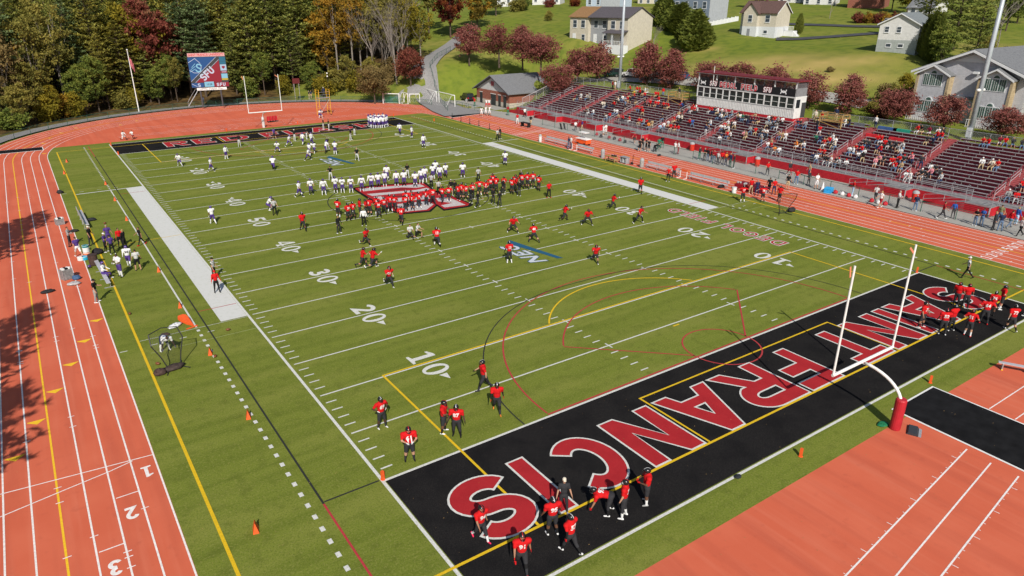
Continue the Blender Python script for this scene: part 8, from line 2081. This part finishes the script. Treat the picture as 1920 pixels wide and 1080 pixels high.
# orange hydration cart
t = thing('hydration_cart', 'orange drink cart with white canopy behind the far bench', 'cart', gpos(1094, 272), R(92))
MB().bb(-1.1, 1.1, -0.5, 0.5, 0.3, 0.95).build('tank', ORANGE, t); MB().bb(-1.2, 1.2, -0.6, 0.6, 0.95, 1.08).build('white_top', WHITE, t)
for s in (-0.25, 0.25): MB().cyl((s, 0, 1.08), (s, 0, 1.9), 0.04).build('post', STEEL, t)
MB().bb(-0.75, 0.75, -0.45, 0.45, 1.9, 2.0).build('canopy', WHITE, t)
for sx in (-0.75, 0.75):
    for sy in (-0.5, 0.5): MB().cyl((sx, sy - 0.06, 0.22), (sx, sy + 0.06, 0.22), 0.22, n=14).build('wheel', BLACK, t)
# hurdles
for px, py, lb in ((1281, 334, 'between the two right benches'), (1077, 281, 'between the two far benches')):
    t = thing('hurdle', 'white hurdle with orange bar ' + lb, 'hurdle', gpos(px, py), R(90))
    MB().bb(-0.6, 0.6, -0.03, 0.03, 0.92, 1.07).build('bar', ORANGE, t)
    for s in (-0.55, 0.55): MB().bb(s - 0.03, s + 0.03, -0.03, 0.03, 0.05, 0.92).build('upright', WHITE, t); MB().bb(s - 0.03, s + 0.03, -0.03, 0.6, 0, 0.06).build('foot', WHITE, t)
# treatment table, boards, red bin with helmets, red table, dolly
t = thing('treatment_table', 'black folding table on the far right track', 'table', gpos(985.5, 238), R(95)); MB().bb(-1.1, 1.1, -0.4, 0.4, 0.70, 0.78).build('top', BLACK, t)
for sx in (-0.9, 0.9): MB().bb(sx - 0.05, sx + 0.05, -0.35, 0.35, 0, 0.7).build('leg', BLACK, t)
for k, px in enumerate((1051.5, 1058)):
    q = MB(); q.box((0, 0, 0.55), (0.9, 0.06, 1.05), M=Matrix.Rotation(R(-12), 3, 'X')); o = q.build('sandwich_board', BLACK, None, loc=gpos(px, 243, 0.035)); o.rotation_euler = (0, 0, R(70)); tag(o, ('left' if k == 0 else 'right') + ' of two black boards standing on the walkway', 'board', 'black boards')
t = thing('helmet_bin', 'red open bin heaped with helmets near the white bucket', 'bin', gpos(1390, 357), R(90)); MB().bb(-0.8, 0.8, -0.4, 0.4, 0, 0.75).build('box', cloth('dred', COLR['dred']), t)
q = MB(); rg = random.Random(4)
for k in range(7): MB().ell((rg.uniform(-.6, .6), rg.uniform(-.25, .25), 0.82 + rg.uniform(0, .12)), (0.13, 0.15, 0.14), 10, 7).build('helmet', mat('gloss_grey', COLR['grey'], 0.3), t)
t = thing('covered_table', 'long table under a dark red cloth on the right track', 'table', gpos(1412, 358), R(90)); MB().bb(-1.9, 1.9, -0.45, 0.45, 0.72, 0.77).build('top', cloth('maroon', COLR['maroon']), t); MB().bb(-1.88, 1.88, 0.42, 0.45, 0.1, 0.72).build('drape', cloth('maroon', COLR['maroon']), t); MB().bb(-1.88, 1.88, -0.45, -0.42, 0.1, 0.72).build('drape', cloth('maroon', COLR['maroon']), t)
for s in (-1.7, 1.7): MB().bb(s - 0.03, s + 0.03, -0.3, 0.3, 0, 0.72).build('leg', STEEL, t)
t = thing('drink_rack', 'grey rack of white drink coolers between the bins on the right sideline', 'rack', gpos(1171, 306), R(90)); MB().bb(-0.6, 0.6, -0.35, 0.35, 0.1, 0.16).build('base', STEEL, t)
for k in range(4): MB().lathe([(0.2, 0), (0.22, 0.5), (0.15, 0.58)], (-0.42 + 0.28 * k, 0.1 * (-1) ** k, 0.16), 12).build('cooler', WHITE if k % 2 else mat('cooler_grey', (0.35, 0.35, 0.37), 0.5), t)
MB().bb(-0.65, 0.65, -0.4, 0.4, 0.85, 0.9).build('tray', STEEL, t)
for sx in (-0.58, 0.58): MB().bb(sx - 0.03, sx + 0.03, -0.33, 0.33, 0, 0.86).build('leg', STEEL, t)
t = thing('hand_truck', 'black hand truck beside the drink rack', 'cart', gpos(1185, 308), R(60)); q = MB(); q.tube([(-0.2, 0, 0.1), (-0.2, -0.15, 1.2)], 0.025, 6); q.tube([(0.2, 0, 0.1), (0.2, -0.15, 1.2)], 0.025, 6); q.tube([(-0.2, -0.15, 1.2), (0.2, -0.15, 1.2)], 0.025, 6); q.build('frame', BLACK, t); MB().bb(-0.25, 0.25, 0, 0.35, 0.03, 0.06).build('toe_plate', BLACK, t)
for s in (-0.25, 0.25): MB().cyl((s - 0.03, -0.02, 0.13), (s + 0.03, -0.02, 0.13), 0.13, n=12).build('wheel', BLACK, t)
o = MB().lathe([(0.28, 0), (0.24, 0.08), (0.06, 0.95), (0.08, 1.05)], n=14).build('megaphone', WHITE, None, loc=gpos(1541.5, 358)); tag(o, 'white cheer cone standing on the track edge', 'megaphone')
t = thing('blue_crate', 'bright blue collapsible crate among the pompoms', 'crate', gpos(1553, 361), 0.3); MB().bb(-0.55, 0.55, -0.4, 0.4, 0, 0.5).build('box', mat('crate_blue', (0.02, 0.28, 0.62), 0.6, 0.2, 4), t); MB().bb(-0.58, 0.58, -0.43, 0.43, 0.5, 0.56).build('rim', mat('crate_rim', (0.03, 0.35, 0.7), 0.6), t)
t = thing('rubber_wedge', 'dark rubber cable ramp on the near track beside the goal post', 'ramp', gpos(1711, 809), R(24)); MB().prism([(-0.28, 0), (0.28, 0), (0.2, 0.12), (-0.2, 0.12)], 'x', -0.45, 0.45).build('block', mat('wedge_grey', (0.035, 0.04, 0.048), 0.6), t); MB().prism([(-0.42, 0), (-0.28, 0), (-0.28, 0.04)], 'x', -0.44, 0.44).build('lip', STEEL, t)
for k, (px, py) in enumerate(((848, 222), (864.5, 227.5), (881, 232), (898, 236), (918, 242))):
    t = thing('barrier_post', f'short black barrier post beside the far right track, {nth(k)} from the left', 'post', gpos(px, py, 0.004), 0, 'black barrier posts'); MB().cyl((0, 0, 0), (0, 0, 1.0), 0.05, n=8).build('post', BLACK, t); MB().lathe([(0.2, 0), (0.2, 0.05), (0.06, 0.07)], n=10).build('foot', BLACK, t)
# far end: tower, soccer goals, small clock, lamp, blocking sled
t = thing('camera_tower', 'yellow scaffold filming tower on the far track bend', 'tower', (38.9, 111.3, 0.0), R(8))
YSC = mat('scaffold_yellow', (0.72, 0.40, 0.03), 0.5)
for sx in (-1.15, 1.15):
    for sy in (-0.65, 0.65): MB().cyl((sx, sy, 0), (sx, sy, 4.9), 0.045, n=6).build('upright', YSC, t)
    q = MB()
    for k in range(11): q.cyl((sx, -0.65, 0.4 + 0.44 * k), (sx, 0.65, 0.4 + 0.44 * k), 0.025, n=5)
    q.build('ladder_rungs', YSC, t)
q = MB(); q.tube([(-1.15, -0.65, 0.3), (1.15, -0.65, 3.1)], 0.03, 5); q.tube([(1.15, 0.65, 0.3), (-1.15, 0.65, 3.1)], 0.03, 5); q.build('brace', STEEL, t)
MB().bb(-1.2, 1.2, -0.7, 0.7, 3.25, 3.33).build('platform', ALU, t)
q = MB()
for z in (3.9, 4.4): q.tube([(-1.15, -0.65, z), (1.15, -0.65, z)], 0.025, 5)
q.build('guard_rail', STEEL, t)
for sx in (-1.15, 1.15): MB().lathe([(0.15, 0), (0.15, 0.1), (0.05, 0.15)], (sx, -0.65, 0), 10).build('caster', BLACK, t)
tag(person('cstand', 39.2, 111.4, 3.34, toward_cam(39, 111), 'navy', arm='navy', thigh='dark', shin='dark', cap='white'), 'person in navy filming on top of the yellow tower', 'person')
def soccer_goal(label, x, y, rz, w, h, d, net=None):
    t = thing('soccer_goal', label, 'goal', (x, y, 0.0), rz, 'stored goals'); r = 0.085
    q = MB(); q.tube([(-w / 2, 0, 0), (-w / 2, 0, h)], r, 8); q.build('post', WHITE, t); q = MB(); q.tube([(w / 2, 0, 0), (w / 2, 0, h)], r, 8); q.build('post', WHITE, t)
    MB().cyl((-w / 2, 0, h), (w / 2, 0, h), r, n=8).build('crossbar', WHITE, t)
    for s in (-1, 1): q = MB(); q.tube([(s * w / 2, 0, h), (s * w / 2, d * 0.35, h - 0.05), (s * w / 2, d, 0.05), (s * w / 2, 0, 0.05)], 0.035, 6); q.build('side_frame', WHITE, t)
    MB().cyl((-w / 2, d, 0.05), (w / 2, d, 0.05), 0.035, n=6).build('ground_bar', WHITE, t)
    q = MB(); q.add([(-w / 2, d * 0.35, h - 0.05), (w / 2, d * 0.35, h - 0.05), (w / 2, d, 0.05), (-w / 2, d, 0.05)], [(0, 1, 2, 3)]); q.build('net', net or fence_net('white_net', 7, 0.12, (0.6, 0.6, 0.6)), t, fix=False)
soccer_goal('small goal with green net at the left of the stored goals', 56.8, 118.6, R(-44), 3.66, 2.1, 1.2, fence_net('green_net', 8, 0.75, (0.02, 0.20, 0.13)))
soccer_goal('white goal frame right of the green net', 59.8, 117.4, R(80), 3.0, 2.15, 1.3); soccer_goal('small white goal in front of the stored goals', 61.5, 116.6, R(-30), 2.2, 1.9, 1.0)
soccer_goal('large white soccer goal farthest along the bend', 65.8, 117.5, R(85), 7.3, 2.44, 2.0); soccer_goal('large white soccer goal nearest the brick hut', 65.4, 109.2, R(88), 7.3, 2.5, 2.2)
t = thing('play_clock', 'small red play clock on posts at the wood edge', 'clock', (41.0, 133.0, 0), R(-15)); MB().bb(-0.75, 0.75, -0.1, 0.1, 3.9, 5.0).build('case', emis('clock_red', (0.16, 0.01, 0.012), 0.6), t)
for s in (-0.5, 0.5): MB().cyl((s, 0, 0), (s, 0, 3.9), 0.05, n=6).build('post', STEEL, t)
t = thing('lamp_post', 'thin dark lamp post with two white heads behind the tower', 'lamp post', (47.6, 131.3, 0)); MB().cyl((0, 0, 0), (0, 0, 5.8), 0.06, 0.04, n=8).build('post', BLACK, t)
for z in (5.2, 5.85): MB().ell((0, 0, z), (0.16, 0.16, 0.18), 8, 6).build('lamp_head', WHITE, t)
t = thing('blocking_sled', 'red blocking sled beside the far goal post', 'sled', gpos(511, 229), 0.1); MB().bb(-0.9, 0.9, -0.1, 0.1, 0.1, 0.2).build('frame', BLACK, t)
for k in range(4): MB().bb(-0.95 + 0.5 * k, -0.6 + 0.5 * k, -0.18, 0.1, 0.3, 1.1).build('pad', REDP, t); MB().bb(-0.8 + 0.5 * k, -0.74 + 0.5 * k, 0.0, 0.5, 0.1, 0.7).build('strut', BLACK, t)
# blankets on the top rows
for px, py, c, w, lb in ((1665, 240, (0.04, 0.10, 0.26), 2.6, 'blue'), (1692, 244, (0.02, 0.27, 0.19), 2.3, 'teal green'), (1640, 259, (0.55, 0.02, 0.03), 2.4, 'red'), (1681, 266, (0.50, 0.02, 0.03), 2.0, 'second red'), (1612, 236, (0.12, 0.13, 0.15), 1.6, 'grey')):
    i = 14 if py < 250 else 11
    y = atX(px, py, row_x(i) + 0.6)[1]; q = MB(); q.bb(-0.2, 0.2, -w / 2, w / 2, 0.45, 0.47); q.bb(-0.22, -0.2, -w / 2, w / 2, 0.05, 0.47)
    o = q.build('blanket', mat('blanket_' + lb.replace(' ', '_'), c, 0.85, 0.2, 3), None, loc=(row_x(i) + 0.60, y, row_floor(i) + 0.01)); tag(o, lb + ' blanket spread over a bench high in the stand', 'blanket')
# fallen leaves blown over turf and track
rg = random.Random(8); q = MB()
for k in range(900):
    x, y = (rg.uniform(-8, 45), rg.uniform(-16, 30)) if k < 650 else (rg.uniform(-15, 56), rg.uniform(-12, 100)); a = rg.uniform(0, PI); s = rg.uniform(0.012, 0.03); ca, sa = math.cos(a) * s, math.sin(a) * s
    q.add([(x - ca, y - sa, 0.046), (x + sa * 0.6, y - ca * 0.6, 0.05 + s * 0.3), (x + ca, y + sa, 0.046), (x - sa * 0.6, y + ca * 0.6, 0.05)], [(0, 1, 2, 3)])
o = stuff(q.build('fallen_leaves', mat('dry_leaf', (0.30, 0.19, 0.07), 0.8, 0.4, 0.3))); o['label'] = 'small dry leaves scattered over turf and track'; o['category'] = 'leaves'
# ------------------------------------------------------------------ vehicles
CARG = mat('car_glass', (0.02, 0.025, 0.03), 0.08, spec=0.7); TYRE = mat('tyre', (0.015, 0.015, 0.016), 0.8); RIM = mat('rim', (0.4, 0.4, 0.42), 0.3, metal=0.7)
def car(label, x, y, rz, c, suv=True, z=None):
    t = thing('parked_car', label, 'car', (x, y, terrain(x, y) + 0.12 if z is None else z), rz, 'parked vehicles'); h = 1.7 if suv else 1.4
    m = mat('car_paint_%02d%02d%02d' % tuple(int(v * 99) for v in c), c, 0.25, spec=0.6)
    prof = [(-2.25, 0.35), (2.2, 0.35), (2.28, 0.6), (2.15, 0.88), (1.2, 1.0), (-2.1, 1.02), (-2.28, 0.8)]
    MB().prism(prof, 'y', -0.88, 0.88).build('body', m, t)
    roof = [(-2.0, 1.02), (1.15, 1.0), (0.55, h - 0.05), (0.1, h), (-1.6, h), (-1.95, h - 0.25)]
    c_ = MB().prism(roof, 'y', -0.76, 0.76).build('cabin', CARG, t); MB().prism([(-1.75, h - 0.03), (0.25, h - 0.03), (0.15, h + 0.03), (-1.65, h + 0.03)], 'y', -0.78, 0.78).build('roof', m, c_)
    for xx in (-1.9, -0.5, 0.85): 
        for s in (-1, 1): MB().prism([(xx - 0.06, 1.0), (xx + 0.06, 1.0), (xx - 0.02 - (0.35 if xx > 0 else 0), h - 0.02), (xx - 0.14 - (0.35 if xx > 0 else 0), h - 0.02)], 'y', s * 0.765, s * 0.785).build('pillar', m, c_)
    for xx in (-1.4, 1.4):
        for s in (-1, 1): w = MB().cyl((xx, s * 0.72, 0.34), (xx, s * 0.92, 0.34), 0.34, n=16).build('wheel', TYRE, t); MB().cyl((xx, s * 0.921, 0.34), (xx, s * 0.935, 0.34), 0.21, n=12).build('rim', RIM, w)
    for s in (-0.6, 0.6): MB().box((2.25, s, 0.72), (0.06, 0.35, 0.16)).build('headlight', WHITE, t); MB().box((-2.27, s, 0.8), (0.05, 0.3, 0.18)).build('tail_light', cloth('red', COLR['red']), t)
    return t
_p = atX(1183, 141, 94.5); car('white car parked behind the stand right of the far floodlight pole', 94.8, _p[1], R(105), (0.60, 0.60, 0.60))
_p = atX(1155, 139, 94.5); car('dark green car parked just left of the white car', 94.2, _p[1] + 0.6, R(108), (0.02, 0.05, 0.045))
_p = atX(1228, 146, 95); car('grey car half hidden by plum trees behind the stand', 95.8, _p[1], R(98), (0.25, 0.27, 0.30), False)
_p = atX(1265, 152, 95.5); car('dark blue car behind the second plum tree pair', 96.2, _p[1], R(95), (0.03, 0.05, 0.12), False)
_p = atD(1668, 38, 206); car('silver car parked by the orange hedge', _p[0], _p[1], R(20), (0.35, 0.37, 0.38))
_p = atD(1695, 40, 203); car('dark red pickup beside the garage', _p[0], _p[1], R(25), (0.10, 0.02, 0.02))
t = car('black utility vehicle parked left of the brick hut', 73.0, 113.4, R(80), (0.012, 0.012, 0.014), True, 0.05)
